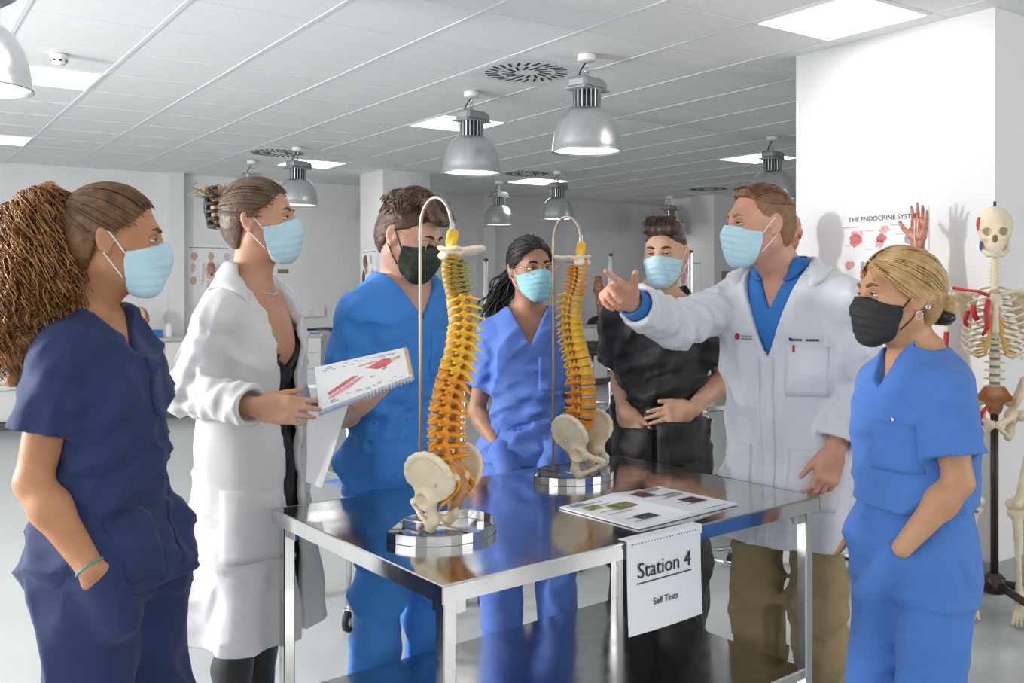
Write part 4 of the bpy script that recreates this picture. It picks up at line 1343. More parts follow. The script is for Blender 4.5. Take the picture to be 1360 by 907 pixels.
def make_body(P, head, S, E, W, hands, torso, h=.005, arms_k=1.0, neck_r=None, zlow=.80):
    """head: Head; S,E,W: dict side-> local joints"""
    pts = [head.p(0, 0, .14), head.p(0, 0, -.15), head.p(.1, .13, 0), head.p(-.1, -.13, 0), head.p(.1, -.13, 0), head.p(-.1, .13, 0)]
    for sd in S: pts += [v3(S[sd]), v3(E[sd]), v3(W[sd])]
    ends = [v3(hd['w']) + v3(hd['d']) / np.linalg.norm(v3(hd['d'])) * .22 for hd in hands.values() if hd]
    pts += ends
    pts = np.array(pts)
    lo = pts.min(0) - .085; hi = pts.max(0) + .06
    lo[2] = min(lo[2], P.H * zlow); lo[1] = min(lo[1], -.14); hi[1] = max(hi[1], .13)
    f = Field(lo, hi, h)
    head_field(f, head, P.male)
    H = P.H
    nr = neck_r or (.056 if P.male else .047)
    rows = torso
    top = rows[-1]
    nb = v3((top[1], top[2] - .005, .835 * H))
    f.add(cone(head.p(0, -.022, -.055), nb, nr, nr * 1.06), .035)
    f.add(cone(head.p(0, .015, -.085), nb + v3((0, .03, -.02)), nr * .55, nr * .6), .03)
    f.add(loft([[z, a, b, c - (.016 if z < .75 * H else .004), d - (.018 if z < .72 * H else .003)] for z, a, b, c, d in rows]), .03)
    for sd in S:
        f.add(cone(nb + v3((0, -.01, -.02)), v3(S[sd]), .038, .042), .045)
        arm_field(f, S[sd], E[sd], W[sd], arms_k)
    for sd, hd in hands.items():
        if hd: hand_field(f, hd['w'], hd['d'], hd['n'], 1 if sd == 'r' else -1, hd.get('curl', CURL_RELAX), hd.get('spread', 6), hd.get('thumb', (.55, .75, .25)), hd.get('k', 1.0), hd.get('tcurl', 20))
    o = obj('body', f.mesh('body'), P.skin, P.o)
    return f, o

def face_parts(P, f, H, iris=(.12, .07, .04), brow=(.08, .05, .03), open_=.55, lash=.0012):
    iw = mat('eye_white', (.80, .78, .75), .2)
    im = mat('iris_%02d%02d%02d' % tuple(int(c * 99) for c in iris), iris, .15)
    lm = mat('eyelash_dark', (.025, .018, .015), .6)
    bmt = mat('brow_%02d%02d%02d' % tuple(int(c * 99) for c in brow), brow, .8)
    for sx in (-1, 1):
        c = H.p(sx * .0315, .0765, .0005)
        e = MB().sphere(c, .0125 * H.k, 16).build('eye', iw, P.o)
        ic = H.p(sx * .0315, .0765 + .0098, .0005)
        ir = MB().sphere(ic, (.0056 * H.k, .0036 * H.k, .0056 * H.k), 12, Matrix(H.M.tolist())).build('iris', im, e)
        MB().sphere(H.p(sx * .0315, .0765 + .0124, .0005), (.0026 * H.k, .0015 * H.k, .0026 * H.k), 10, Matrix(H.M.tolist())).build('pupil', M_ink, e)
        # lids: partial spheres above and below the gap
        lid = MB()
        for (a0, a1) in ((open_ * 22, 100), (-95, -open_ * 22)):
            V = []; F = []; nn = 13; mm = 7
            for i in range(mm):
                el = R(a0 + (a1 - a0) * i / (mm - 1))
                for j in range(nn):
                    az = R(-95 + 190 * j / (nn - 1))
                    el2 = el if abs(math.cos(az)) > 2 else (el * (abs(math.cos(az)) ** .6 if i == 0 else 1))
                    r_ = .0142
                    V.append(H.p(sx * .0315 + r_ * math.cos(el2) * math.sin(az), .0765 + r_ * math.cos(el2) * math.cos(az), .0005 + r_ * math.sin(el2)))
            for i in range(mm - 1):
                for j in range(nn - 1):
                    q = (i * nn + j, i * nn + j + 1, (i + 1) * nn + j + 1, (i + 1) * nn + j); F.append(q)
            lid.add(V, F, True)
            if a0 > 0:
                edge = [V[j] for j in range(1, nn - 1)]
                MB().tube([v + H.M @ v3((0, .0012, 0)) for v in edge], [lash * (0.5 + 1.2 * math.sin(math.pi * k / (nn - 3))) for k in range(nn - 2)], 6).build('eyelash', lm, e)
        lid.build('eyelid', P.skin, e)
        bp = []
        for q in np.linspace(0, 1, 9):
            x = sx * (.014 + .034 * q); z = .0205 + .008 * math.sin(q * 2.3) - .004 * q
            bp.append(H.p(x, .14, z))
        Q = surf_tube(f, bp, -H.M[:, 1], 0, .0)
        MB().tube(Q, [.0032, .0042, .0046, .0046, .0044, .0040, .0034, .0026, .0012], 8).build('eyebrow', bmt, P.o)

def face_mask(P, H, male, m, loopm, top=-.004, bot=-.133, pleat=.0014, name='face_mask', bulge=.0, back=.028, seed=1, shift=0.0, loops=True):
    lo = np.min([H.p(x, y, z) for x in (-.1, .1) for y in (-.05, .15) for z in (-.16, .05)], 0)
    hi = np.max([H.p(x, y, z) for x in (-.1, .1) for y in (-.05, .15) for z in (-.16, .05)], 0)
    f = Field(lo, hi, .0036)
    skull_field(f, H, male)
    f.add(H.cone((0, .086, .006), (0, .104, -.036), .011, .015), .035)
    f.add(H.ell((0, .066, -.060), (.044, .044 + bulge, .048)), .03)
    f.d -= .0055
    def reg(x, y, z):
        ax = np.abs(x)
        zt = top + shift - .30 * np.maximum(ax - .012, 0) - .12 * np.maximum(0, ax - .045)
        zb = bot + shift + .30 * np.maximum(ax - .02, 0)
        ybk = back + .10 * np.abs(z + .055)
        return np.maximum(np.maximum(z - zt, zb - z), ybk - y)
    f.clip(lambda X, Y, Z: reg(*H.inv(X, Y, Z)) * H.k)
    wv = waves(seed, 5, .05, .0014)
    def pl(X, Y, Z):
        x, y, z = H.inv(X, Y, Z)
        a = np.exp(-((np.abs(x) - .015) / .05) ** 2)
        s_ = ((z + .03 + .25 * np.abs(x)) / .021) % 1.0
        return pleat * a * (s_ - .5) * 2 * (z < top - .015) * (z > bot + .018) + wv(X, Y, Z)
    f.disp(pl, band=.012)
    mk = obj(name, f.mesh(name), m, P.o)
    if loops:
        for sx in (-1, 1):
            for (y0, z0, z1, y1) in ((.030, -.032 + shift, .017, -.006), (.026, -.086 + shift, -.034, -.012)):
                pts = []
                for q in np.linspace(0, 1, 9):
                    y = y0 + (y1 - y0) * q; z = z0 + (z1 - z0) * q
                    pts.append(H.p(sx * .16, y, z))
                g = P.bf
                Q = surf_tube(g, pts, -sx * H.M[:, 0], 0, .0022)
                MB().tube(Q, .0017, 6).build('ear_loop', loopm, mk)
    return f, mk

def hair_cap(P, H, mt, thick=.011, cut=None, extra=None, amp=.0016, wl=.012, seed=3, h=.0042, box=None, name='hair', flow=None):
    b = box or ((-.12, .12), (-.17, .13), (-.14, .17))
    C = np.array([H.p(x, y, z) for x in b[0] for y in b[1] for z in b[2]])
    f = Field(C.min(0), C.max(0), h)
    f.add(H.ell((0, -.014, .030), (.074 + thick, .096 + thick, .087 + thick)))
    f.add(H.ell((0, -.045, -.02), (.064 + thick * .8, .060 + thick * .8, .07)), .03)
    if cut: cut(f, H)
    if extra: extra(f, H)
    wv = waves(seed, 8, wl, amp, spread=1.0)
    if flow is not None:
        def fl(X, Y, Z):
            x, y, z = H.inv(X, Y, Z)
            return amp * flow(x, y, z)
        f.disp(fl, band=.02)
    f.disp(wv, band=.02)
    return f, obj(name, f.mesh(name, smooth=1), mt, P.o)

def hair_edge(f, H, zs, ys, zmin=-.1, wob=.0):
    """keeps hair only behind the line y(z) in head space"""
    zs = v3(zs); ys = v3(ys); o = np.argsort(zs); zs, ys = zs[o], ys[o]
    def fn(X, Y, Z):
        x, y, z = H.inv(X, Y, Z)
        return np.maximum((y - np.interp(z, zs, ys).astype(np.float32)) * .75, zmin - z) * H.k
    f.clip(fn)

def slick(H, start, end, n, seed, lift=.013, thick=(.086, .108, .099), c=(0, -.014, .03), m=14, jit=.006):
    """strand paths over the skull from start points to one gathering point (head space)"""
    rg = np.random.RandomState(seed); out = []
    c = v3(c); th = v3(thick)
    e = (v3(end) - c) / th
    for s0 in start:
        for _ in range(n):
            s1 = (v3(s0) + rg.normal(size=3) * jit - c) / th
            s1 = s1 / np.linalg.norm(s1); en = e / np.linalg.norm(e)
            pts = []
            k = rg.uniform(1.0, 1.012)
            for q in np.linspace(0, 1, m):
                w = s1 * (1 - q) + en * q
                w = w / np.linalg.norm(w) * (k + .004 * math.sin(3.14 * q))
                if q > .9: w = w * (1 - (q - .9)) + e * (q - .9)
                pts.append(H.p(*(c + w * th)))
            out.append(pts)
    return out

def strands(name, mt, parent, guides, r=.0012, n=5):
    mb = []
    V = []; F = []
    base = 0
    for g in guides:
        g = np.asarray(g); m = len(g)
        t = np.gradient(g, axis=0); t /= np.maximum(1e-9, np.linalg.norm(t, axis=1))[:, None]
        up = np.array([.31, .17, .93])
        a = np.cross(t, up); a /= np.maximum(1e-6, np.linalg.norm(a, axis=1))[:, None]
        b = np.cross(t, a)
        rr = (r * np.minimum(1, np.minimum(np.arange(m) + .6, (m - 1 - np.arange(m)) * .6 + .35)))[:, None]
        for k in range(n):
            w = 2 * math.pi * k / n
            V.append(g + (a * math.cos(w) + b * math.sin(w)) * rr)
        idx = base + np.arange(n * m).reshape(n, m)
        for k in range(n):
            k2 = (k + 1) % n
            F.append(np.stack([idx[k, :-1], idx[k, 1:], idx[k2, 1:], idx[k2, :-1]], 1))
        base += n * m
    return obj(name, mesh_np(name, np.concatenate(V), np.concatenate(F)), mt, parent)

def trousers(P, torso, mt, hips, knees, ankles, r=(.105, .085, .078), h=.0075, ztop=None, seed=5, name='scrub_trousers', amp=.007, hipgrow=.015, folds=True, extra=None, gather=True):
    H = P.H
    ztop = ztop or .60 * H
    pts = np.array(list(hips) + list(knees) + list(ankles))
    lo = pts.min(0) - .17; hi = pts.max(0) + .17
    lo[2] = 0.015; hi[2] = ztop + .03
    rows = [[z, a, b, c + hipgrow, d + hipgrow] for z, a, b, c, d in torso if z < ztop + .06]
    lo[0] = min(lo[0], -.25); hi[0] = max(hi[0], .25); lo[1] = min(lo[1], -.2); hi[1] = max(hi[1], .2)
    f = Field(lo, hi, h)
    f.add(loft([rw for rw in rows]))
    for i in range(2):
        hp, kn, an = v3(hips[i]), v3(knees[i]), v3(ankles[i])
        f.add(cone(hp, kn, r[0], r[1]), .06)
        f.add(cone(kn, an, r[1], r[2]), .04)
    f.clip(lambda X, Y, Z: Z - ztop + X * 0)
    f.clip(lambda X, Y, Z: .05 - Z + X * 0)
    if folds:
        f.disp(waves(seed, 6, .16, amp * .8, dirs=(.8, .6, .35), spread=.5))
        f.disp(crumple(seed + 2, amp * 1.8, (.7, .5, .6)))
        for i in range(2):
            f.disp(masked(waves(seed + 9 + i, 5, .08, amp * .9, dirs=(.4, .4, 1), spread=.5), knees[i], .17))
            f.disp(masked(waves(seed + 19 + i, 5, .07, amp * 1.0, dirs=(.3, .3, 1), spread=.4), ankles[i], .17))
        if gather:
            rg = np.random.RandomState(seed)
            f.disp(lambda X, Y, Z: .004 * np.sin(np.arctan2(X, Y) * 34 + 2 * np.sin(Z * 40)) * np.exp(-np.maximum(0, ztop - Z) / .07), band=.04)
    if extra: extra(f)
    o = obj(name, f.mesh(name), mt, P.o)
    return f, o

def shoes(P, ankles, toe, mt, sole=None):
    for an in ankles:
        a = v3(an)
        f = Field((a[0] - .1, a[1] - .14, 0.0), (a[0] + .1, a[1] + .26, .14), .006)
        f.add(cone((a[0], a[1] - .03, .045), (a[0] + toe * .3, a[1] + .14, .035), .042, .038), 0)
        f.add(cone((a[0], a[1], .05), (a[0], a[1], .1), .045, .042), .03)
        f.clip(lambda X, Y, Z: .004 - Z + X * 0)
        obj('shoe', f.mesh('shoe'), mt, P.o)

def scrub_top(P, torso, S, E, mt, hem, h=.0065, sleeve=.62, sr=(.072, .082), grow=.022, vz=.745, vslope=.42, nr=.074, seed=1, amp=.006, hemgrow=.02, vy=None, nb=None, straight=.5, extra=None, name='scrub_top', vx=0.0, waist_fold=True):
    H = P.H
    rows = []
    wz = [rw for rw in torso]
    rmax = max(rw[3] for rw in wz if rw[0] > .55 * H)
    rymax = max(rw[4] for rw in wz if rw[0] > .55 * H)
    for z, cx, cy, rx, ry in wz:
        if z < hem - .08: continue
        s_ = straight if z < .76 * H else 0
        rows.append([z, cx, cy, rx + (rmax - rx) * s_ + grow + (hemgrow if z < .56 * H else 0) * .6, ry + (rymax - ry) * s_ + grow + (hemgrow if z < .56 * H else 0) * .6])
    top = torso[-1]
    nb = v3((top[1], top[2] - .005, .835 * H)) if nb is None else v3(nb)
    pts = [nb]
    for sd in S: pts += [v3(S[sd]), v3(S[sd]) + (v3(E[sd]) - v3(S[sd])) * sleeve]
    pts = np.array(pts)
    lo = np.minimum(pts.min(0) - .12, (-.26, -.2, hem - .02)); hi = np.maximum(pts.max(0) + .12, (.26, .2, .88 * H))
    f = Field(lo, hi, h)
    f.add(loft(rows, n=2.3))
    for sd in S:
        f.add(cone(nb + v3((0, -.012, -.03)), v3(S[sd]) + v3((0, 0, .004)), .047, .050), .05)
    f.disp(waves(seed, 6, .13, amp, dirs=(.5, .5, .6), spread=.9))
    f.disp(crumple(seed + 40, amp * 2.1, (.5, .4, .8)))
    if waist_fold:
        f.disp(masked(waves(seed + 3, 6, .07, amp * 1.6, dirs=(.2, .1, 1), spread=.35), (0, .05, .60 * H), .22))
        f.disp(masked(waves(seed + 13, 4, .10, -amp * 1.4, dirs=(.5, .1, 1), spread=.45, sharp=.8), (0, .02, .60 * H), .25))
    g = Field(lo, hi, h)
    for sd in S:
        s0 = v3(S[sd]); e0 = v3(E[sd]); ax = (e0 - s0) / np.linalg.norm(e0 - s0)
        cu = s0 + (e0 - s0) * sleeve
        g2 = Field(lo, hi, h)
        g2.add(cone(s0, cu + ax * .08, sr[0], sr[1] + .006))
        g2.disp(masked(waves(seed + 5, 5, .06, amp * 1.3, dirs=e0 - s0, spread=.6), s0 + (e0 - s0) * .3, .14))
        g2.disp(waves(seed + 15, 4, .09, -amp * .8, dirs=np.cross(ax, (0, 1, .3)), spread=.6, sharp=.8))
        g2.d = g2.d + 0
        g2.clip(half(cu, ax))
        g2.cut(cone(cu - ax * .02, cu + ax * .08, sr[1] - .024, sr[1] - .012))
        g.d = np.minimum(g.d, g2.d)
    hh = np.maximum(.03 - np.abs(f.d - g.d), 0) / .03
    f.d = (np.minimum(f.d, g.d) - hh * hh * .03 * .25).astype(np.float32)
    f.clip(lambda X, Y, Z: hem - Z + X * 0)
    # neck opening and V
    f.cut(cone(nb + v3((0, .012, -.012)), nb + v3((0, .0, .12)), nr, nr + .03), .012)
    zv = vz * H
    yv = (torso[-3][2]) if vy is None else vy
    f.cut((lambda X, Y, Z: np.maximum(np.maximum(np.abs(X - vx) - (Z - zv) * vslope, yv - Y), Z - .9 * H), (-.2, yv, zv), (.2, .3, .9 * H)), .004)
    if extra: extra(f)
    o = obj(name, f.mesh(name, smooth=1), mt, P.o)
    return f, o

def pocket(P, o, f, xa, xb, za, zb, mt, D=(0, -1, 0), start=.35, name='chest_pocket', n=9, t=.0035):
    D = v3(D); ax = np.cross((0, 0, 1), D)
    g = np.zeros((n, n, 3))
    for i, x in enumerate(np.linspace(xa, xb, n)):
        for j, z in enumerate(np.linspace(za, zb, n)):
            g[i, j] = v3((0, 0, z)) + v3((1, 0, 0)) * x - D * start if abs(D[0]) < .5 else v3((0, x, z)) - D * start
    V, F = decal(f, g, D, t)
    return MB().add(V, F, True).build(name, mt, o)

def seam(f, pts, D, r, name, mt, parent, lift=.0):
    Q = surf_tube(f, pts, D, 0, lift)
    return MB().tube(Q, r, 6).build(name, mt, parent)

def coat(P, torso, S, E, W, mt, hem, h=.007, grow=.03, flare=(.245, .20), sr=(.078, .064, .056), shell=.021, opening=None, nr=.078, seed=2, amp=.007, cuff=.93, nb=None, name='lab_coat', hemc=(0, 0), hemtilt=0.0, cut_extra=None, yv=0.02):
    H = P.H
    rows = []
    rmax = max(rw[3] for rw in torso if rw[0] > .55 * H); rym = max(rw[4] for rw in torso if rw[0] > .55 * H)
    for z, cx, cy, rx, ry in torso:
        if z < .5 * H: continue
        s_ = .6 if z < .76 * H else 0
        rows.append([z, cx, cy, rx + (rmax - rx) * s_ + grow, ry + (rym - ry) * s_ + grow])
    z1 = rows[0][0]
    for q in (.33, .66, 1.0):
        rows.append([z1 + (hem - .05 - z1) * q, hemc[0] * q, hemc[1] * q, rows[0][3] + (flare[0] - rows[0][3]) * q, rows[0][4] + (flare[1] - rows[0][4]) * q])
    top = torso[-1]
    nb = v3((top[1], top[2] - .005, .835 * H)) if nb is None else v3(nb)
    pts = [nb]
    for sd in S: pts += [v3(S[sd]), v3(E[sd]), v3(W[sd])]
    pts = np.array(pts)
    lo = np.minimum(pts.min(0) - .11, (-.31, -.28, hem - .03)); hi = np.maximum(pts.max(0) + .11, (.31, .28, .88 * H))
    f = Field(lo, hi, h)
    f.add(loft(rows, n=2.3))
    for sd in S:
        f.add(cone(nb + v3((0, -.012, -.025)), v3(S[sd]) + v3((0, 0, .008)), .049, .056), .05)
    f.disp(waves(seed, 7, .13, amp, dirs=(.8, .5, .25), spread=.6))
    f.disp(lambda X, Y, Z: .012 * np.sin(np.arctan2(X - hemc[0], Y - hemc[1]) * 7 + seed) * np.clip((.52 * H - Z) / .4, 0, 1), band=.06)
    f.disp(crumple(seed + 30, amp * 1.5, (.8, .6, .5)))
    inner = f.d + shell
    inner = np.maximum(inner, -(f.ax[2][None, None, :] * 0 + 9))
    g = Field(lo, hi, h)
    for sd in S:
        s0, e0, w0 = v3(S[sd]), v3(E[sd]), v3(W[sd])
        g2 = Field(lo, hi, h)
        g2.add(cone(s0, e0, sr[0], sr[1]), .04)
        g2.add(cone(e0, w0 + (w0 - e0) * .1, sr[1], sr[2]), .03)
        g2.disp(masked(waves(seed + 4, 6, .055, amp * 1.3, dirs=w0 - s0, spread=.55), e0, .15))
        g2.disp(masked(waves(seed + 5, 6, .07, amp * 1.3, dirs=e0 - s0, spread=.6), s0 + (e0 - s0) * .35, .14))
        g2.disp(masked(waves(seed + 8, 6, .06, amp * 1.0, dirs=w0 - e0, spread=.5), e0 + (w0 - e0) * .5, .11))
        g2.disp(waves(seed + 18, 4, .11, -amp * .8, dirs=np.cross(e0 - s0, (0, 1, .3)), spread=.8, sharp=.8))
        ax = (w0 - e0) / np.linalg.norm(w0 - e0)
        cu = e0 + (w0 - e0) * cuff
        g2.clip(half(cu, ax)) if np.dot(s0 - cu, ax) < 0 else None
        g2.cut(cone(cu - ax * .02, cu + ax * .06, sr[2] - .020, sr[2] - .012))
        g.d = np.minimum(g.d, g2.d)
    f.d = np.maximum(f.d, -inner).astype(np.float32)
    hh = np.maximum(.035 - np.abs(f.d - g.d), 0) / .035
    f.d = (np.minimum(f.d, g.d) - hh * hh * .035 * .25).astype(np.float32)
    f.clip(lambda X, Y, Z: hem + hemtilt * Y - Z + X * 0)
    f.cut(cone(nb + v3((0, .012, -.012)), nb + v3((0, 0, .12)), nr, nr + .03), .01)
    if opening is not None:
        zs, cs, ws = [v3(q) for q in zip(*opening)]
        o_ = np.argsort(zs); zs, cs, ws = zs[o_], cs[o_], ws[o_]
        f.cut((lambda X, Y, Z: np.maximum(np.abs(X - np.interp(Z, zs, cs).astype(np.float32)) - np.interp(Z, zs, ws).astype(np.float32), yv - Y), (-.3, yv, zs[0]), (.3, .4, zs[-1])), .0)
    if cut_extra: cut_extra(f)
    o = obj(name, f.mesh(name, smooth=1), mt, P.o)
    return f, o

def collar(parent, field, nb, mt, ri=.080, back=.030, point=.085, pa=42, gap=14, stand=.022, name='collar', t=.005, D=(0, -.42, -.9), na=40, nr_=7, notch=0.0):
    """turned-down collar laid over the shoulders; th = 0 is the front, points at +-pa"""
    nb = v3(nb); D = v3(D); D /= np.linalg.norm(D)
    G = np.zeros((na, nr_, 3)); lift = np.zeros((na, nr_))
    for i, th in enumerate(np.linspace(-(360 - gap) / 2, (360 - gap) / 2, na)):
        a_ = R(180 - abs(th)) * (1 if th > 0 else -1)              # back of the neck is th = 0 in this sweep
        fr = 180 - abs(th)                                         # degrees from the front
        w = back + (point - back) * max(0.0, 1 - abs(fr - pa) / (70 if fr > pa else 26))
        rin = ri + .012 * max(0, 1 - fr / 50)
        for j in range(nr_):
            s_ = j / (nr_ - 1)
            r_ = rin + w * s_
            G[i, j] = nb + v3((r_ * math.sin(a_), r_ * math.cos(a_) * (1.0 if fr > 90 else 1.15), 0)) - D * .16
            lift[i, j] = (stand * (1 - s_) ** 2 + .006 * s_) * min(1, fr / 40)
    Q, ok = field.march(G.reshape(-1, 3), D, maxd=.42)
    Q = Q.reshape(na, nr_, 3)
    for j in range(nr_):                                           # smooth along the sweep
        for _ in range(2): Q[1:-1, j] = .25 * Q[:-2, j] + .5 * Q[1:-1, j] + .25 * Q[2:, j]
    top = Q - D * (t + .003) + lift[:, :, None] * v3((0, 0, 1)); bot = Q + D * .001 + lift[:, :, None] * v3((0, 0, 1)) * .8
    V = np.concatenate([top.reshape(-1, 3), bot.reshape(-1, 3)]); n = na * nr_
    I = np.arange(n).reshape(na, nr_); F = []
    for i in range(na - 1):
        for j in range(nr_ - 1):
            q = (I[i, j], I[i, j + 1], I[i + 1, j + 1], I[i + 1, j]); F.append(q); F.append(tuple(n + x for x in reversed(q)))
    ring = [I[i, 0] for i in range(na)] + [I[na - 1, j] for j in range(1, nr_)] + [I[i, nr_ - 1] for i in range(na - 2, -1, -1)] + [I[0, j] for j in range(nr_ - 2, 0, -1)]
    for x, y in zip(ring, ring[1:] + ring[:1]): F.append((x, y, n + y, n + x))
    return MB().add(V, F, True).build(name, mt, parent)

def buttons(f, o, pts, D, mt, r=.008):
    Q, ok = f.march(np.array(pts), D)
    D = v3(D) / np.linalg.norm(D)
    q = Vector(-D).to_track_quat('Z', 'Y').to_matrix()
    for p in Q:
        MB().lathe([(.0001, -.003), (r, -.003), (r, .001), (r * .8, .0025), (.0001, .0015)], 14, tuple(p), True, q).build('button', mt, o)
# ------------------------------------------------------------------ mask and loop materials
M_maskblue = mat('surgical_mask_blue', (.50, .72, .82), .7, noise=.04, nscale=20, bump=.12, bscale=500)
M_loopwhite = mat('ear_loop_white', (.85, .85, .85), .7)
M_maskblack = mat('black_mask_cloth', (.022, .022, .025), .7, bump=.15, bscale=300)
M_loopblack = mat('ear_loop_black', (.02, .02, .02), .7)
HE_Z = (.13, .095, .07, .04, .022, .0, -.03, -.07, -.09)
HE_Y = (.2, .085, .068, .045, .018, -.03, -.036, -.05, -.06)

# ---- woman in navy scrubs, left foreground
P = Person('woman in navy scrubs with a long curly ponytail, hand in pocket, at far left', (-.895, 2.10), 108, 1.68, False, skin_mat('skin_tan', (.52, .25, .125), (.44, .19, .09)))
T = P.torso(girth=.90, depth=.95, lean=(.0, -.06))
S = {'r': P.L((-.955, 1.985, 1.29)), 'l': P.L((-.93, 2.23, 1.30))}
E_ = {'r': P.L((-0.9991, 1.9500, 1.0405)), 'l': P.L((-.935, 2.32, 1.03))}
W = {'r': P.L((-0.8608, 1.9150, 0.8673)), 'l': P.L((-.945, 2.32, .83))}
Hd = Head(P.L((-.885, 2.085, 1.553)), 74 - 108, 2, 0, .98)
P.bf, _ = make_body(P, Hd, S, E_, W, {'r': dict(w=W['r'], d=(W['r'] - E_['r']) / np.linalg.norm(W['r'] - E_['r']) + v3((-1.3, -.35, -.5)), n=v3((0, 1, -1)), curl=((4, 6, 4),) * 4, thumb=(.98, .15, .0), spread=0, k=.8), 'l': dict(w=W['l'], d=v3((0, -.02, -1)), n=v3((1, .2, 0)), k=.9)}, T)
face_parts(P, P.bf, Hd, (.15, .10, .05), (.12, .07, .04))
navy = cloth_mat('navy_scrub_cloth', (.010, .024, .105))
fw = W['r'] + (W['r'] - E_['r']) / np.linalg.norm(W['r'] - E_['r']) * .02
def ex(f):
    d = (W['r'] - E_['r']) / np.linalg.norm(W['r'] - E_['r'])
    f.add(cone(W['r'] + d * .03 + v3((-.025, -.01, 0)), W['r'] + d * .10 + v3((-.05, -.03, -.04)), .028, .034), .06)
tf, to = trousers(P, T, navy, [(.085, 0, .84), (-.085, 0, .84)], [(.10, .02, .47), (-.10, .03, .47)], [(.105, -.02, .08), (-.105, .0, .08)], (.105, .084, .08), extra=ex, hipgrow=.004)
f, st = scrub_top(P, T, S, E_, navy, .80, sleeve=.60, sr=(.064, .080), grow=.02, vz=.772, vslope=.55, hemgrow=.042, seed=11, amp=.0068)
pocket(P, st, f, -.13, -.02, 1.16, 1.29, navy)
pocket(P, st, f, .03, .12, .83, .97, navy, name='patch_pocket')
pocket(P, st, f, -.12, -.03, .83, .97, navy, name='patch_pocket')
shoes(P, [(.105, -.02, .08), (-.105, .0, .08)], .05, M_whiteplastic)
face_mask(P, Hd, False, M_maskblue, M_loopwhite, seed=4)
hairA = mat('hair_light_brown', (.20, .095, .035), .45, color2=(.09, .04, .015), nscale=40, bump=.4, bscale=220)
hairA2 = mat('hair_golden_curls', (.46, .22, .07), .42, color2=(.24, .10, .03), nscale=25)
hf, ho = hair_cap(P, Hd, hairA, .009, cut=lambda f, H: hair_edge(f, H, HE_Z, HE_Y, -.085), seed=3)
starts = [(x, y, z) for z, y in ((.104, .05), (.085, .075), (.065, .066), (.04, .046), (.02, .015), (-.0, -.034), (-.03, -.04), (-.06, -.05)) for x in ((-.075, .075) if z < .07 else (-.05, -.02, .02, .05))]
strands('hair_strands', hairA, ho, slick(Hd, starts, (0, -.118, .085), 14, 5, jit=.008, thick=(.085, .107, .098)), .0016, 4)
tie = Hd.p(0, -.118, .085)
MB().sphere(tuple(tie), (.02, .016, .02), 12, Matrix(Hd.M.tolist())).build('hair_tie', M_rubber, ho)
path = [v3(tie)] + [P.L(w) for w in ((-1.0304, 2.0900, 1.6475), (-1.0490, 2.0800, 1.5913), (-1.0455, 2.0600, 1.5069), (-1.0452, 2.0400, 1.4160), (-1.0597, 2.0300, 1.3344), (-1.0773, 2.0200, 1.2454))]
rad = [.014, .058, .088, .098, .092, .07, .03]
rg = np.random.RandomState(2); guides = []
tt = np.linspace(0, 1, len(path))
pa = np.array(path)
for k in range(1000):
    ph, rr = rg.uniform(0, 6.28), 1.18 * math.sqrt(rg.uniform(.2, 1))
    m = 32; q = np.linspace(0, rg.uniform(.62, 1.0), m)
    c = np.stack([smooth_interp(q, tt, pa[:, i]) for i in range(3)], 1)
    rd = smooth_interp(q, tt, rad) * rr
    tw = ph + rg.uniform(-1.2, 1.2) * q
    off = np.stack([np.cos(tw), np.sin(tw), .25 * np.sin(tw * 2)], 1) * rd[:, None]
    wv = rg.uniform(6, 16); a0 = rg.uniform(0, 6.28); am = rg.uniform(.005, .017) * np.minimum(1, q * 6)
    curl = np.stack([np.cos(q * 6.28 * wv + a0), np.sin(q * 6.28 * wv + a0), .5 * np.cos(q * 6.28 * wv + a0 + 1)], 1) * am[:, None]
    guides.append(c + off + curl)
strands('ponytail', hairA2, ho, guides, .0013, 3)
pf = Field(pa.min(0) - .1, pa.max(0) + .1, .008)
chain(pf, path, [max(.006, r_ * q_) for r_, q_ in zip(rad, (.4, .42, .66, .7, .7, .66, .5))], .03)
pf.disp(waves(5, 8, .03, .010))
obj('ponytail_core', pf.mesh('ponytail_core'), hairA2, ho)
bd = E_['r'] + (W['r'] - E_['r']) * .97
ax = (W['r'] - E_['r']) / np.linalg.norm(W['r'] - E_['r'])
a1 = np.cross(ax, (0, 0, 1)); a1 /= np.linalg.norm(a1); a2 = np.cross(ax, a1)
MB().tube([tuple(bd + (a1 * math.cos(w) + a2 * math.sin(w)) * .0295) for w in np.linspace(0, 6.283, 25)[:-1]], .0028, 6, closed=True).build('bracelet', mat('teal_cord', (.06, .32, .32), .6), P.o)
# ---- woman in an open white lab coat
P = Person('woman in open white lab coat over black dress, hair in a dark claw clip', (-.755, 2.72), 106, 1.745, False, skin_mat('skin_fair_warm', (.62, .345, .225), (.54, .27, .165)))
T = P.torso(girth=.95, hipw=.95)
S = {'r': P.L((-.80, 2.575, 1.365)), 'l': P.L((-.715, 2.865, 1.365))}
E_ = {'r': P.L((-0.8889, 2.5600, 1.1557)), 'l': P.L((-.70, 2.93, 1.08))}
W = {'r': P.L((-0.6531, 2.4200, 1.1348)), 'l': P.L((-.735, 2.92, .86))}
Hd = Head(P.L((-.722, 2.68, 1.637)), 92 - 106, -4, 0, .98)
hd = P.LD(v3((-0.5317, 2.4000, 1.1277)) - v3((-0.6531, 2.4200, 1.1348)))
hn = P.LD((.1, .9, -.25))
P.bf, _ = make_body(P, Hd, S, E_, W, {'r': dict(w=W['r'], d=hd, n=hn, curl=((8, 16, 8), (10, 18, 10), (14, 22, 12), (20, 26, 14)), thumb=(.85, .38, .35), tcurl=6, spread=2, k=.93), 'l': dict(w=W['l'], d=v3((0, .1, -1)), n=v3((1, .2, 0)), k=.92)}, T, arms_k=.9)
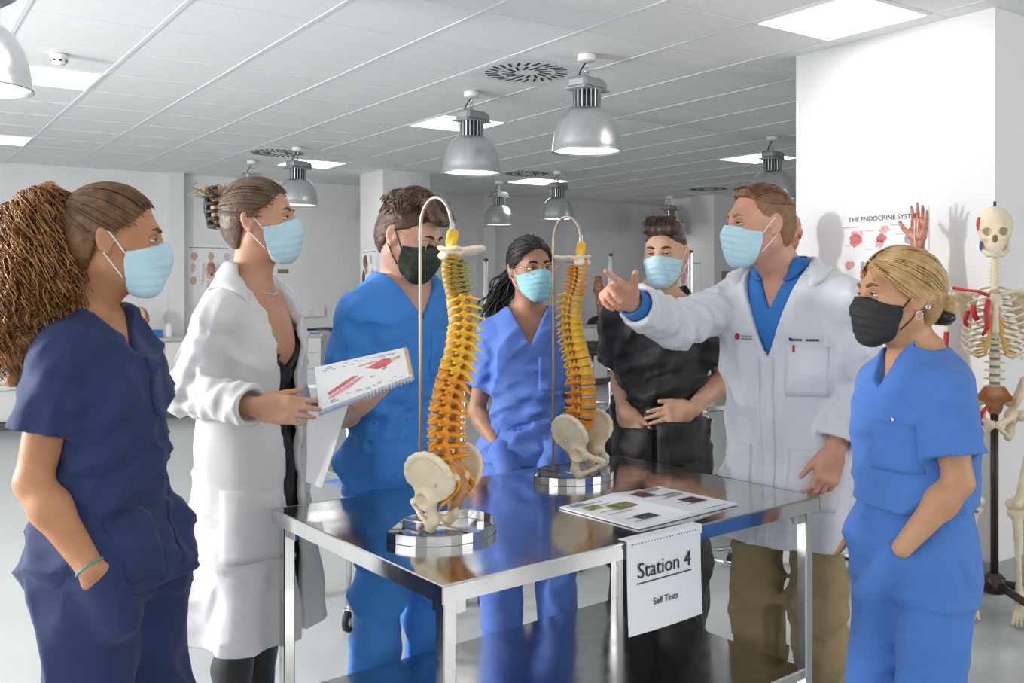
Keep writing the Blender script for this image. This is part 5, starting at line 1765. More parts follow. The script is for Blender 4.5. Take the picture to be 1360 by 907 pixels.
face_parts(P, P.bf, Hd, (.14, .10, .06), (.13, .08, .05))
black = mat('black_satin_dress', (.018, .016, .018), .35, bump=.3, bscale=18)
tights = mat('black_tights', (.016, .015, .017), .55, sheen=.2)
white_coat = cloth_mat('white_coat_cotton', (.70, .70, .715), .7, .15)
# dress
f = Field((-.25, -.22, .50), (.25, .24, 1.42), .007)
rows = [[z, a, b, c + .007, d + .007] for z, a, b, c, d in T if z > .5 * P.H]
rows += [[.80, 0, 0, .165, .125], [.65, 0, 0, .155, .12], [.5, 0, 0, .15, .118]]
f.add(loft(rows, n=2.2))
f.clip(lambda X, Y, Z: Z - 1.205 - np.abs(X) * .95 + np.where(Y < 0, .05, 0))
f.clip(lambda X, Y, Z: Z - 1.33 + 0 * X)
f.clip(lambda X, Y, Z: .54 - Z + 0 * X)
f.disp(masked(waves(8, 6, .035, .005, dirs=(.5, 0, 1), spread=.4), (0, .1, 1.18), .16))
obj('dress', f.mesh('dress'), black, P.o)
f = Field((-.2, -.2, .01), (.2, .25, .75), .0075)
for sx in (-1, 1):
    f.add(cone((sx * .075, 0, .72), (sx * .07, .015, .50), .075, .056), .01)
    f.add(cone((sx * .07, .015, .50), (sx * .068, -.025, .36), .054, .055), .02)
    f.add(cone((sx * .068, -.025, .36), (sx * .065, -.01, .10), .054, .033), .02)
obj('tights', f.mesh('tights'), tights, P.o)
shoes(P, [(.065, -.01, .1), (-.065, -.01, .1)], .04, M_blackplastic)
opn = [(.40, .02, .03), (.8, .02, .036), (1.05, .015, .042), (1.20, .01, .05), (1.34, 0, .085), (1.44, 0, .10), (1.6, 0, .1)]
f, co = coat(P, T, S, E_, W, white_coat, .46, grow=.024, flare=(.235, .19), sr=(.068, .060, .060), opening=opn, seed=21, amp=.008, cuff=.90, nr=.070)
g = np.zeros((10, 10, 3))
Dp = v3((-.85, -.5, 0)); Dp /= np.linalg.norm(Dp); axp = v3((.5, -.85, 0))
for i, a_ in enumerate(np.linspace(-.085, .085, 10)):
    for j, z in enumerate(np.linspace(.70, .89, 10)): g[i, j] = v3((0, 0, z)) - Dp * .5 + axp * a_
V, F = decal(f, g, Dp, .004); MB().add(V, F, True).build('patch_pocket', white_coat, co)
buttons(f, co, [(-.045, .45, z) for z in (.84, .98, 1.12, 1.24)], (0, -1, 0), mat('button_grey', (.45, .45, .46), .3), .007)
nb = v3((T[-1][1], T[-1][2] - .005, .835 * P.H))
collar(co, f, nb, white_coat, ri=.082, back=.034, point=.10, pa=52, gap=56, t=.009)
# pearls
pts = []
for w in np.linspace(-2.1, 2.1, 30):
    pts.append(tuple(nb + v3((.066 * math.sin(w), .012 + .072 * math.cos(w), .012 - .045 * math.cos(w)))))
pr = MB()
for p in pts: pr.sphere(p, .0042, 8)
pr.build('pearl_necklace', mat('pearl', (.62, .55, .54), .2, coat=.5), P.o)
face_mask(P, Hd, False, M_maskblue, M_loopwhite, seed=6)
hairB = mat('hair_dark_blonde', (.17, .105, .06), .42, color2=(.085, .05, .028), nscale=40, bump=.4, bscale=220)
hairB2 = mat('hair_loose_ends', (.40, .24, .10), .45, color2=(.20, .11, .05), nscale=30)
hf, ho = hair_cap(P, Hd, hairB, .009, cut=lambda f, H: hair_edge(f, H, HE_Z, HE_Y, -.082), seed=13)
starts = [(x, y, z) for z, y in ((.104, .05), (.085, .075), (.065, .066), (.04, .046), (.02, .015), (-.0, -.034), (-.03, -.04), (-.06, -.05)) for x in ((-.075, .075) if z < .07 else (-.05, -.02, .02, .05))]
strands('hair_strands', hairB, ho, slick(Hd, starts, (0, -.116, .04), 14, 15, jit=.008, thick=(.085, .107, .098)), .0016, 4)
bf = Field(Hd.p(0, -.13, .03) - .1, Hd.p(0, -.13, .03) + .1, .005)
bf.add(Hd.ell((0, -.118, .035), (.035, .024, .055))); bf.add(Hd.ell((0, -.112, .085), (.028, .03, .022)), .02)
bf.disp(waves(4, 6, .014, .003, dirs=(1, 0, 0), spread=.5))
obj('hair_twist', bf.mesh('hair_twist'), hairB2, ho)
rg = np.random.RandomState(9); gd = []
for k in range(40):
    a0 = Hd.p(rg.uniform(-.03, .03), -.115 - rg.uniform(0, .02), .07 + rg.uniform(-.01, .02))
    up = Hd.M @ v3((rg.normal() * .3, -.4 + rg.normal() * .4, 1.0)); sd_ = Hd.M @ v3((rg.normal(), 1.2 * rg.normal(), 0))
    gd.append([a0 + up * .03 * q + sd_ * .02 * math.sin(q * 2.6) for q in np.linspace(0, 1, 8)])
strands('loose_hair', hairB2, ho, gd, .0016, 4)
cl = MB()
for sx in (-1, 1):
    for k in range(6):
        z = -.01 + .022 * k
        cl.tube([tuple(Hd.p(sx * (.012 + .004 * k * 0), -.142, z)), tuple(Hd.p(sx * .028, -.142, z)), tuple(Hd.p(sx * .040, -.126, z)), tuple(Hd.p(sx * .040, -.108, z))], .0055, 8)
    cl.tube([tuple(Hd.p(sx * .014, -.142, -.012)), tuple(Hd.p(sx * .016, -.150, .045)), tuple(Hd.p(sx * .014, -.142, .10))], .010, 8)
cl.build('claw_clip', mat('black_sequin_clip', (.02, .02, .024), .25, bump=.8, bscale=500), ho)
# ---- young man in bright blue scrubs with glasses
P = Person('young man in bright blue scrubs with glasses and a dark camouflage mask', (-.36, 3.0), 142, 1.78, True, skin_mat('skin_pale', (.70, .43, .31), (.62, .34, .24)))
T = P.torso(girth=.86, depth=.92, lean=(0, .03))
S = {'r': P.L((-.485, 2.885, 1.36)), 'l': P.L((-.245, 3.10, 1.36))}
E_ = {'r': P.L((-0.5280, 2.9000, 1.0465)), 'l': P.L((-.22, 3.13, 1.06))}
W = {'r': P.L((-0.4286, 2.6600, 1.1099)), 'l': P.L((-.21, 3.05, .84))}
Hd = Head(P.L((-.318, 2.90, 1.604)), 116 - 142, 20, 0, 1.0)
hd = P.LD(v3((-0.3147, 2.5700, 1.1835)) - v3((-0.4286, 2.6600, 1.1099)))
P.bf, _ = make_body(P, Hd, S, E_, W, {'r': dict(w=W['r'], d=hd, n=P.LD((-.2, -.35, .9)), curl=((12, 20, 12), (14, 22, 12), (16, 24, 14), (20, 26, 14)), thumb=(.5, .7, .5)), 'l': dict(w=W['l'], d=P.LD((0, -.2, -1)), n=P.LD((-1, 0, 0)))}, T)
face_parts(P, P.bf, Hd, (.10, .06, .03), (.045, .028, .018), .35)
blue = cloth_mat('bright_blue_scrub_cloth', (.045, .25, .72))
trousers(P, T, blue, [(.08, 0, .86), (-.08, 0, .86)], [(.09, .03, .49), (-.10, .01, .49)], [(.095, -.01, .09), (-.12, -.02, .09)], (.098, .078, .076), seed=31, amp=.009)
f, st = scrub_top(P, T, S, E_, blue, .76, sleeve=.70, sr=(.066, .080), grow=.018, vz=.755, vslope=.62, hemgrow=.05, seed=33, amp=.008, nr=.080)
pocket(P, st, f, -.14, -.03, 1.17, 1.31, blue)
pocket(P, st, f, .04, .16, .80, .98, blue, name='patch_pocket')
pocket(P, st, f, -.16, -.04, .80, .98, blue, name='patch_pocket')
shoes(P, [(.095, -.01, .09), (-.12, -.02, .09)], .05, M_whiteplastic)
camo = mat('camouflage_cloth', (.035, .06, .03), .7, color2=(.008, .012, .008), nscale=38, bump=.1, bscale=300)
face_mask(P, Hd, True, camo, M_loopblack, top=.0, pleat=0.0, bulge=.008, seed=8, back=.028)
hairC = mat('hair_chestnut', (.125, .062, .032), .45, color2=(.045, .022, .012), nscale=30, bump=.4, bscale=200)
def curls(f, H):
    hair_edge(f, H, (.2, .12, .09, .06, .03, .0, -.03, -.06, -.09), (.3, .13, .10, .062, .035, -.03, -.034, -.045, -.06), -.085)
    rg = np.random.RandomState(5)
    for k in range(60):
        az = rg.uniform(-2.4, 2.4); el = rg.uniform(.45, 1.5)
        d = v3((math.cos(el) * math.sin(az), math.cos(el) * math.cos(az), math.sin(el)))
        c = v3((0, -.012, .035)) + d * v3((.076, .098, .090))
        if c[1] > .07 and c[2] < .085: continue
        f.add(H.ell(c, v3((.022, .03, .016)) * rg.uniform(.8, 1.3), rotm(rg.uniform(-180, 180), rg.uniform(-40, 40), rg.uniform(-40, 40))), .012)
    for x in (-.045, -.02, .005, .03, .05):
        f.add(H.cone((x, .06, .115), (x + .012, .108, .075 + .01 * abs(x) * 20), .022, .014), .015)
hf, ho = hair_cap(P, Hd, hairC, .008, extra=curls, seed=17, amp=.002, wl=.018, h=.0042, box=((-.13, .13), (-.16, .15), (-.14, .18)))
rg = np.random.RandomState(3); gd = []
for k in range(420):
    az = rg.uniform(-2.6, 2.6); el = rg.uniform(.1, 1.5)
    d = v3((math.cos(el) * math.sin(az), math.cos(el) * math.cos(az), math.sin(el)))
    c = v3((0, -.012, .035)) + d * v3((.09, .112, .106))
    if c[1] > .05 and c[2] < .085 or (abs(az) < 1.5 and el < .5): continue
    Q = hf.march(np.array([H_ for H_ in [Hd.p(*(c * 1.2))]]), Hd.M @ (-d))[0][0]
    tn = np.cross(Hd.M @ d, rg.normal(size=3)); tn /= np.linalg.norm(tn); nn_ = Hd.M @ d
    gd.append([Q + tn * .045 * (q - .5) + nn_ * (.006 * math.sin(3.14 * q) - .004) for q in np.linspace(0, 1, 7)])
strands('hair_locks', hairC, ho, gd, .0022, 4)
def glasses(P, H, mt, rx=.024, rz=.019, y=.108, r=.0013, round_=2.4):
    g = MB()
    for sx in (-1, 1):
        pts = []
        for w in np.linspace(0, 2 * math.pi, 29)[:-1]:
            cx = math.copysign(abs(math.cos(w)) ** (2 / round_), math.cos(w)) * rx; cz = math.copysign(abs(math.sin(w)) ** (2 / round_), math.sin(w)) * rz
            pts.append(tuple(H.p(sx * .033 + cx, y - abs(sx * .033 + cx) * .12, -.002 + cz)))
        g.tube(pts, r, 6, closed=True)
        g.tube([tuple(H.p(sx * (.033 + rx), y - .008, .004)), tuple(H.p(sx * .074, y - .016, .006)), tuple(H.p(sx * .081, .04, .008)), tuple(H.p(sx * .082, -.01, .012))], r, 6)
    g.tube([tuple(H.p(-.010, y - .002, .004)), tuple(H.p(0, y + .001, .007)), tuple(H.p(.010, y - .002, .004))], r, 6)
    o = g.build('glasses_frame', mt, P.o)
    return o
glasses(P, Hd, mat('gold_wire', (.75, .52, .30), .25, 1.0))
# ---- dark-haired woman in periwinkle scrubs with glasses
P = Person('woman in periwinkle scrubs with round glasses and black hair, between the spine models', (.058, 3.50), 176, 1.635, False, skin_mat('skin_brown', (.44, .22, .125), (.36, .165, .09)))
T = P.torso(girth=.86, depth=.95)
S = {'r': P.L((-.070, 3.50, 1.262)), 'l': P.L((.186, 3.50, 1.262))}
E_ = {'r': P.L((-0.1340, 3.5400, 0.9774)), 'l': P.L((0.2281, 3.5400, 0.9774))}
W = {'r': P.L((-0.0490, 3.3800, 0.8654)), 'l': P.L((0.1579, 3.3800, 0.8599))}
Hd = Head(P.L((.068, 3.45, 1.518)), 156 - 176, 3, 3, .93)
P.bf, _ = make_body(P, Hd, S, E_, W, {'r': None, 'l': None}, T, arms_k=.88)
face_parts(P, P.bf, Hd, (.05, .025, .015), (.02, .015, .012), .6)
peri = cloth_mat('periwinkle_scrub_cloth', (.10, .20, .60))
def ex(f):
    for sd in ('r', 'l'):
        d = (W[sd] - E_[sd]) / np.linalg.norm(W[sd] - E_[sd])
        f.add(cone(W[sd] + d * .02, W[sd] + d * .1 + v3((0, -.03, -.03)), .036, .045), .05)
trousers(P, T, peri, [(.085, 0, .80), (-.085, 0, .80)], [(.10, .03, .44), (-.10, .03, .44)], [(.10, -.01, .08), (-.12, -.01, .08)], (.095, .078, .078), seed=41, extra=ex, ztop=.93, amp=.008)
f, st = scrub_top(P, T, S, E_, peri, .80, sleeve=.66, sr=(.058, .072), grow=.018, vz=.755, vslope=.52, hemgrow=.05, seed=43, amp=.008, nr=.072)
pocket(P, st, f, -.13, -.03, 1.07, 1.19, peri)
shoes(P, [(.10, -.01, .08), (-.12, -.01, .08)], .05, M_whiteplastic)
face_mask(P, Hd, False, mat('surgical_mask_teal', (.32, .62, .70), .7, noise=.04, nscale=20, bump=.12, bscale=500), M_loopwhite, seed=16)
hairD = mat('hair_black', (.012, .010, .010), .35, color2=(.022, .018, .017), nscale=40, bump=.4, bscale=220)
hf, ho = hair_cap(P, Hd, hairD, .010, cut=lambda f, H: hair_edge(f, H, HE_Z, HE_Y, -.082), seed=23)
starts = [(x, y, z) for z, y in ((.104, .05), (.085, .075), (.065, .066), (.04, .046), (.02, .015), (-.0, -.034), (-.03, -.04), (-.06, -.05)) for x in ((-.075, .075) if z < .07 else (-.05, -.02, .02, .05))]
strands('hair_strands', hairD, ho, slick(Hd, starts, (0, -.112, -.02), 12, 25, jit=.008, thick=(.086, .108, .099)), .0017, 4)
rg = np.random.RandomState(4); gd = []
tie = Hd.p(0, -.112, -.02)
pth = np.array([tie, tie + v3((.03, -.02, -.05)), tie + v3((.07, -.01, -.11)), tie + v3((.10, .0, -.17))])
for k in range(120):
    q = np.linspace(0, 1, 14); off = rg.normal(size=3) * .018
    c = np.stack([smooth_interp(q, np.linspace(0, 1, 4), pth[:, i]) for i in range(3)], 1)
    gd.append(c + off * (np.minimum(1, q * 4) * 1.2)[:, None] + .006 * np.sin(q * 14 + k)[:, None] * rg.normal(size=3))
strands('ponytail', hairD, ho, gd, .0030, 4)
glasses(P, Hd, mat('gold_wire', (.75, .52, .30), .25, 1.0), .025, .021, .110, .0013, 2.0)
# ---- man in black scrubs, hands in pockets
P = Person('man in black scrubs with short quiffed hair and hands in pockets', (.557, 3.57), 190, 1.72, True, skin_mat('skin_light_warm', (.64, .375, .25), (.55, .29, .18)))
T = P.torso(girth=.88, depth=.95)
S = {'r': P.L((.40, 3.60, 1.315)), 'l': P.L((.715, 3.54, 1.315))}
E_ = {'r': P.L((0.4246, 3.6600, 1.1000)), 'l': P.L((0.8088, 3.5600, 1.1038))}
W = {'r': P.L((0.4177, 3.4800, 0.9855)), 'l': P.L((0.6557, 3.4200, 0.9962))}
Hd = Head(P.L((.577, 3.52, 1.572)), 206 - 190, 4, 0, .97)
P.bf, _ = make_body(P, Hd, S, E_, W,
    {'r': dict(w=W['r'], d=P.LD(v3((0.4614, 3.4500, 0.8866)) - v3((0.4177, 3.4800, 0.9855))), n=P.LD((.35, .9, 0)), curl=((5, 8, 5),) * 4, thumb=(.9, .4, -.05), spread=1),
     'l': dict(w=W['l'], d=P.LD(v3((0.5259, 3.4000, 0.9660)) - v3((0.6557, 3.4200, 0.9962))), n=P.LD((0, 1, -.15)), curl=((6, 9, 6),) * 4, thumb=(.92, .35, -.05), spread=1)}, T)
face_parts(P, P.bf, Hd, (.10, .09, .07), (.06, .035, .02), .45)
blk = cloth_mat('black_scrub_cloth', (.010, .010, .011), .6)
def ex(f):
    f.add(cone(W['r'] + P.LD((.02, -.0, -.09)), W['r'] + P.LD((.05, -.02, -.15)), .040, .05), .05)
    f.add(cone(W['l'] + P.LD((-.12, .0, -.07)), W['l'] + P.LD((-.10, -.02, -.12)), .046, .05), .05)
trousers(P, T, blk, [(.09, 0, .82), (-.09, 0, .82)], [(.10, .03, .46), (-.10, .03, .46)], [(.10, -.01, .08), (-.10, -.01, .08)], (.112, .09, .085), seed=51, amp=.008)
f, st = scrub_top(P, T, S, E_, blk, .80, sleeve=.72, sr=(.074, .098), grow=.024, vz=.745, vslope=.85, hemgrow=.03, seed=53, amp=.009, nr=.092)
pocket(P, st, f, .02, .17, .80, .925, blk, name='patch_pocket', t=.032)
pocket(P, st, f, -.15, .0, .80, .955, blk, name='patch_pocket', t=.036)
shoes(P, [(.10, -.01, .08), (-.10, -.01, .08)], .05, M_blackplastic)
face_mask(P, Hd, True, M_maskblue, M_loopwhite, seed=26)
hairE = mat('hair_dark_brown', (.07, .036, .02), .4, color2=(.025, .014, .009), nscale=30, bump=.4, bscale=220)
stub = mat('hair_fade', (.10, .056, .034), .7, color2=(.06, .034, .02), nscale=60, bump=.3, bscale=400)
hfs, hos = hair_cap(P, Hd, stub, .0035, cut=lambda f, H: hair_edge(f, H, (.13, .085, .06, .03, .0, -.03, -.06, -.09), (.2, .08, .066, .05, .0, -.036, -.05, -.06), -.075), seed=27, amp=.0005, name='hair_sides')
def quiff(f, H):
    hair_edge(f, H, (.2, .10, .085, .07, .045), (.3, .12, .085, .064, .045), .045)
    for x in (-.045, -.015, .015, .045):
        f.add(H.cone((x, -.06, .096), (x * 1.1, .05, .106), .020, .023), .02)
        f.add(H.cone((x * 1.1, .05, .105), (x * 1.1, .082, .092), .024, .018), .02)
hf, ho = hair_cap(P, Hd, hairE, .0055, extra=quiff, seed=29, amp=.002, wl=.014, name='hair')
gd = []; rg = np.random.RandomState(31)
for k in range(340):
    x = rg.uniform(-.062, .062); y0 = rg.uniform(-.04, .095)
    pts = np.array([Hd.p(x * (1 - .15 * q), y0 - .07 * q, .22) for q in np.linspace(0, 1, 8)])
    Q, ok = hf.march(pts, -Hd.M[:, 2])
    if not ok.all(): continue
    gd.append(Q + (Hd.M[:, 2])[None, :] * (rg.uniform(.002, .011) * np.sin(np.linspace(.3, 3.1, 8)))[:, None])
if gd: strands('hair_strands', hairE, ho, gd, .0022, 4)
# ---- pointing man in a buttoned white coat
P = Person('man in a buttoned white lab coat and khaki trousers, pointing at the spine', (.885, 2.965), 222, 1.79, True, skin_mat('skin_ruddy', (.66, .36, .25), (.57, .27, .18)))
T = P.torso(girth=1.03, lean=(0, .05))
S = {'r': P.L((.718, 3.02, 1.39)), 'l': P.L((1.00, 2.775, 1.39))}
E_ = {'r': P.L((0.5000, 2.8600, 1.3286)), 'l': P.L((1.0399, 2.8000, 1.1642))}
W = {'r': P.L((0.3343, 2.6600, 1.4056)), 'l': P.L((0.9448, 2.7400, 0.9628))}
Hd = Head(P.L((.757, 2.86, 1.637)), 256 - 222, 0, 0, 1.0)
P.bf, _ = make_body(P, Hd, S, E_, W,
    {'r': dict(w=W['r'], d=P.LD(v3((0.2310, 2.5600, 1.4651)) - v3((0.3343, 2.6600, 1.4056))), n=P.LD((-.1, -.9, -.35)), curl=((2, 6, 4), (48, 58, 30), (62, 66, 34), (66, 66, 34)), thumb=(.75, .62, .05), tcurl=-5, spread=4, k=1.05),
     'l': dict(w=W['l'], d=P.LD(v3((0.9072, 2.7200, 0.8656)) - v3((0.9448, 2.7400, 0.9628))), n=P.LD((-.2, .9, 0)), k=1.0, thumb=(.85, .42, .25), spread=3)}, T, h=.0046)
face_parts(P, P.bf, Hd, (.20, .28, .33), (.30, .17, .09), .4)
khaki = cloth_mat('khaki_chino_cloth', (.34, .25, .125), .8)
trousers(P, T, khaki, [(.095, 0, .86), (-.095, 0, .86)], [(.105, .03, .49), (-.105, .03, .49)], [(.105, -.01, .08), (-.105, -.01, .08)], (.095, .078, .074), seed=61, amp=.009, gather=False, name='chinos', hipgrow=-.014, ztop=.96)
shoes(P, [(.105, -.01, .08), (-.105, -.01, .08)], .05, mat('brown_leather', (.10, .05, .025), .4))
sblue = cloth_mat('cobalt_shirt_cloth', (.015, .17, .52), .7)
f = Field((-.25, -.2, 1.0), (.25, .24, 1.6), .007)
f.add(loft([[z, a, b, c + .010, d + .010] for z, a, b, c, d in T if z > .55 * P.H], n=2.2))
nb = v3((T[-1][1], T[-1][2] - .005, .835 * P.H))
f.cut(cone(nb + v3((0, .012, -.02)), nb + v3((0, 0, .12)), .068, .09), .01)
f.cut((lambda X, Y, Z: np.maximum(np.abs(X) - (Z - 1.375) * .42, .02 - Y), (-.2, .02, 1.37), (.2, .3, 1.6)))
so = obj('shirt', f.mesh('shirt'), sblue, P.o)
collar(so, f, nb, sblue, ri=.068, back=.014, point=.045, pa=34, gap=44, stand=.035, name='shirt_collar')
ax = (W['r'] - E_['r']) / np.linalg.norm(W['r'] - E_['r'])
cf = Field(W['r'] - .12, W['r'] + .12, .005)
cf.add(cone(W['r'] - ax * .06, W['r'] - ax * .008, .043, .043)); cf.clip(half(W['r'] - ax * .004, ax)); cf.cut(cone(W['r'] - ax * .02, W['r'] + ax * .05, .034, .036))
obj('shirt_cuff', cf.mesh('shirt_cuff'), sblue, so)
wc2 = cloth_mat('white_coat_polycotton', (.70, .72, .77), .7, .15)
opn = [(1.235, .0, 0.0), (1.30, .0, .028), (1.40, 0, .066), (1.47, 0, .09), (1.65, 0, .1)]
f, co = coat(P, T, S, E_, W, wc2, .66, grow=.03, flare=(.25, .205), sr=(.080, .072, .066), opening=opn, seed=63, amp=.008, cuff=.86, nr=.082)
collar(co, f, nb, wc2, ri=.088, back=.036, point=.105, pa=52, gap=60, t=.010)
pocket(P, co, f, -.175, -.06, 1.12, 1.27, wc2)
pocket(P, co, f, -.21, -.06, .78, .96, wc2, name='patch_pocket')
pocket(P, co, f, .06, .21, .78, .96, wc2, name='patch_pocket')
g = np.zeros((4, 30, 3))
for i, x in enumerate(np.linspace(-.022, .022, 4)):
    for j, z in enumerate(np.linspace(.67, 1.235, 30)): g[i, j] = (x, .5, z)
V, F = decal(f, g, (0, -1, 0), .003); MB().add(V, F, True).build('placket', wc2, co)
buttons(f, co, [(0, .5, z) for z in (.78, .91, 1.04, 1.17)], (0, -1, 0), mat('button_white', (.78, .78, .77), .3), .009)
red = mat('red_embroidery', (.50, .01, .02), .6)
def marks(name, mt, rects):
    mb = MB()
    for x0, x1, z0, z1 in rects:
        g = np.zeros((3, 2, 3))
        for i, x in enumerate((x0, (x0 + x1) / 2, x1)):
            for j, z in enumerate((z0, z1)): g[i, j] = (x, .5, z)
        V, F = decal(f, g, (0, -1, 0), .0045); mb.add(V, F)
    return mb.build(name, mt, co)
marks('embroidered_name', mat('navy_thread', (.03, .03, .08), .7), [(-.075 - .0085 * k, -.075 - .0085 * k - .006, 1.285, 1.285 + (.009 if k in (0, 4) else .006)) for k in range(9) if k != 4])
marks('embroidered_logo_text', mat('grey_thread', (.35, .35, .38), .7), [(.085 - .007 * k, .085 - .007 * k - .005, 1.292, 1.296) for k in range(6)] + [(.085 - .007 * k, .085 - .007 * k - .005, 1.283, 1.287) for k in range(6)])
Q, _ok = f.march(np.array([(.10, .5, 1.292)]), (0, -1, 0))
MB().sphere(tuple(Q[0] + v3((0, .002, 0))), (.0095, .004, .0105), 14).sphere(tuple(Q[0] + v3((.003, .004, .004))), (.004, .003, .004), 10).build('embroidered_logo', red, co)
Q, _ok = f.march(np.array([(-.085, .5, 1.262)]), (0, -1, 0))
MB().box(tuple(Q[0] + v3((0, .006, 0))), (.007, .006, .022), 0, .002).build('pen_clip', red, co)
face_mask(P, Hd, True, M_maskblue, M_loopwhite, seed=36)
hairF = mat('hair_ginger_brown', (.24, .115, .05), .45, color2=(.12, .055, .025), nscale=40, bump=.4, bscale=260)
hfs, hos = hair_cap(P, Hd, mat('hair_clipped_ginger', (.30, .165, .09), .7, color2=(.22, .11, .06), nscale=70, bump=.3, bscale=500), .004, cut=lambda f, H: hair_edge(f, H, (.13, .092, .07, .045, .02, .0, -.03, -.07, -.09), (.2, .08, .05, .042, .03, -.02, -.036, -.05, -.06), -.085), seed=37, amp=.0006, name='hair_sides')
def top(f, H):
    hair_edge(f, H, (.2, .105, .09, .075, .055), (.3, .1, .075, .05, .0), .055)
    f.add(H.cone((-.03, .06, .098), (.03, .06, .096), .012, .012), .02)
hf, ho = hair_cap(P, Hd, hairF, .007, extra=top, seed=39, amp=.0018, wl=.012)
gd = []; rg = np.random.RandomState(41)
for k in range(240):
    x = rg.uniform(-.06, .06); y0 = rg.uniform(-.03, .085)
    pts = np.array([Hd.p(x, y0 - .04 * q, .22) for q in np.linspace(0, 1, 6)])
    Q, ok = hf.march(pts, -Hd.M[:, 2])
    if ok.all(): gd.append(Q + (Hd.M[:, 2])[None, :] * (.003 * np.linspace(1.5, 0, 6))[:, None])
if gd: strands('hair_strands', hairF, ho, gd, .002, 4)
# ---- blonde woman in blue scrubs, right foreground
P = Person('blonde woman in blue scrubs and black mask with a low bun, at right', (1.012, 2.36), 256, 1.545, False, skin_mat('skin_golden', (.60, .33, .19), (.52, .25, .135)))
T = P.torso(girth=.83, depth=.90, hipw=1.0, bust=1.06)
S = {'l': P.L((1.03, 2.235, 1.195)), 'r': P.L((.975, 2.46, 1.195))}
E_ = {'l': P.L((1.0462, 2.1900, 0.9901)), 'r': P.L((1.0, 2.55, .97))}
W = {'l': P.L((0.9202, 2.2050, 0.8306)), 'r': P.L((.955, 2.53, .80))}
Hd = Head(P.L((.968, 2.345, 1.424)), 262 - 256, -2, 0, .97)
P.bf, _ = make_body(P, Hd, S, E_, W, {'l': None, 'r': dict(w=W['r'], d=P.LD((-.03, -.05, -1)), n=P.LD((0, -1, 0)), k=.9)}, T, arms_k=.9)
face_parts(P, P.bf, Hd, (.12, .10, .07), (.16, .09, .05))
gb = cloth_mat('blue_stretch_scrub_cloth', (.07, .205, .60), .8)
def ex(f):
    d = (W['l'] - E_['l']) / np.linalg.norm(W['l'] - E_['l'])
    f.add(cone(W['l'] + d * .03 + v3((.02, 0, 0)), W['l'] + d * .10 + v3((.045, -.01, -.04)), .026, .032), .06)
tf, to = trousers(P, T, gb, [(.085, 0, .76), (-.085, 0, .76)], [(.095, .03, .43), (-.095, .02, .43)], [(.10, -.02, .08), (-.10, -.02, .08)], (.092, .076, .070), seed=71, extra=ex, ztop=.945, amp=.008, hipgrow=.016)
wb = [tuple(P.L((0, 0, 0)))]
ring = []
for w in np.linspace(0, 2 * math.pi, 41)[:-1]:
    ring.append((.6 * math.sin(w), .6 * math.cos(w), .915))
Dn = np.array([(-math.sin(w), -math.cos(w), 0) for w in np.linspace(0, 2 * math.pi, 41)[:-1]])
Q, ok = tf.march(np.array(ring), Dn)
MB().tube([tuple(q) for q in Q], .0045, 6, closed=True).build('waistband_seam', gb, to)
f, st = scrub_top(P, T, S, E_, gb, .90, sleeve=.72, sr=(.060, .078), grow=.020, vz=.775, vslope=.50, hemgrow=.0, seed=73, amp=.007, nr=.070, straight=.85, waist_fold=False)
pocket(P, st, f, -.13, -.02, 1.0, 1.12, gb)
Q, ok = f.march(np.array([(-.075, .5, 1.125)]), (0, -1, 0))
MB().lathe([(.0001, -.002), (.007, -.002), (.007, .003), (.0001, .004)], 14, tuple(Q[0]), True, Vector((0, 1, 0)).to_track_quat('Z', 'Y').to_matrix()).build('pin', M_chrome, st)
shoes(P, [(.10, -.02, .08), (-.10, -.02, .08)], .05, M_whiteplastic)
face_mask(P, Hd, False, M_maskblack, M_loopblack, seed=46)
hairG = mat('hair_blonde', (.52, .32, .13), .42, color2=(.34, .18, .065), nscale=30, bump=.4, bscale=220)
hairG2 = mat('hair_blonde_highlights', (.66, .46, .23), .4, color2=(.46, .27, .10), nscale=30)
hf, ho = hair_cap(P, Hd, hairG, .0095, cut=lambda f, H: hair_edge(f, H, (.14, .105, .082, .05, .025, .0, -.03, -.07, -.09), (.2, .105, .088, .052, .018, -.024, -.032, -.045, -.055), -.085), seed=47, amp=.0016)
starts = [(x, y, z) for z, y in ((.112, .03), (.106, .06), (.09, .08), (.065, .068), (.04, .046), (.02, .012), (-.0, -.03), (-.03, -.038), (-.06, -.048)) for x in ((-.075, .075) if z < .07 else (-.05, -.02, .02, .05))]
strands('hair_strands', hairG2, ho, slick(Hd, starts, (0, -.118, -.035), 13, 45, jit=.009, thick=(.089, .111, .102)), .0018, 4)
bf = Field(Hd.p(0, -.13, -.03) - .09, Hd.p(0, -.13, -.03) + .09, .0045)
bf.add(Hd.ell((0, -.135, -.022), (.036, .032, .030))); bf.disp(waves(14, 6, .012, .0025, dirs=(.2, .3, 1), spread=.6))
obj('bun', bf.mesh('bun'), hairG2, ho)
bf = Field(Hd.p(0, -.12, -.05) - .09, Hd.p(0, -.12, -.05) + .09, .0045)
bf.add(Hd.ell((0, -.120, -.052), (.042, .036, .020))); bf.disp(waves(15, 6, .016, .003))
obj('scrunchie', bf.mesh('scrunchie'), mat('black_satin_scrunchie', (.012, .012, .014), .4), ho)
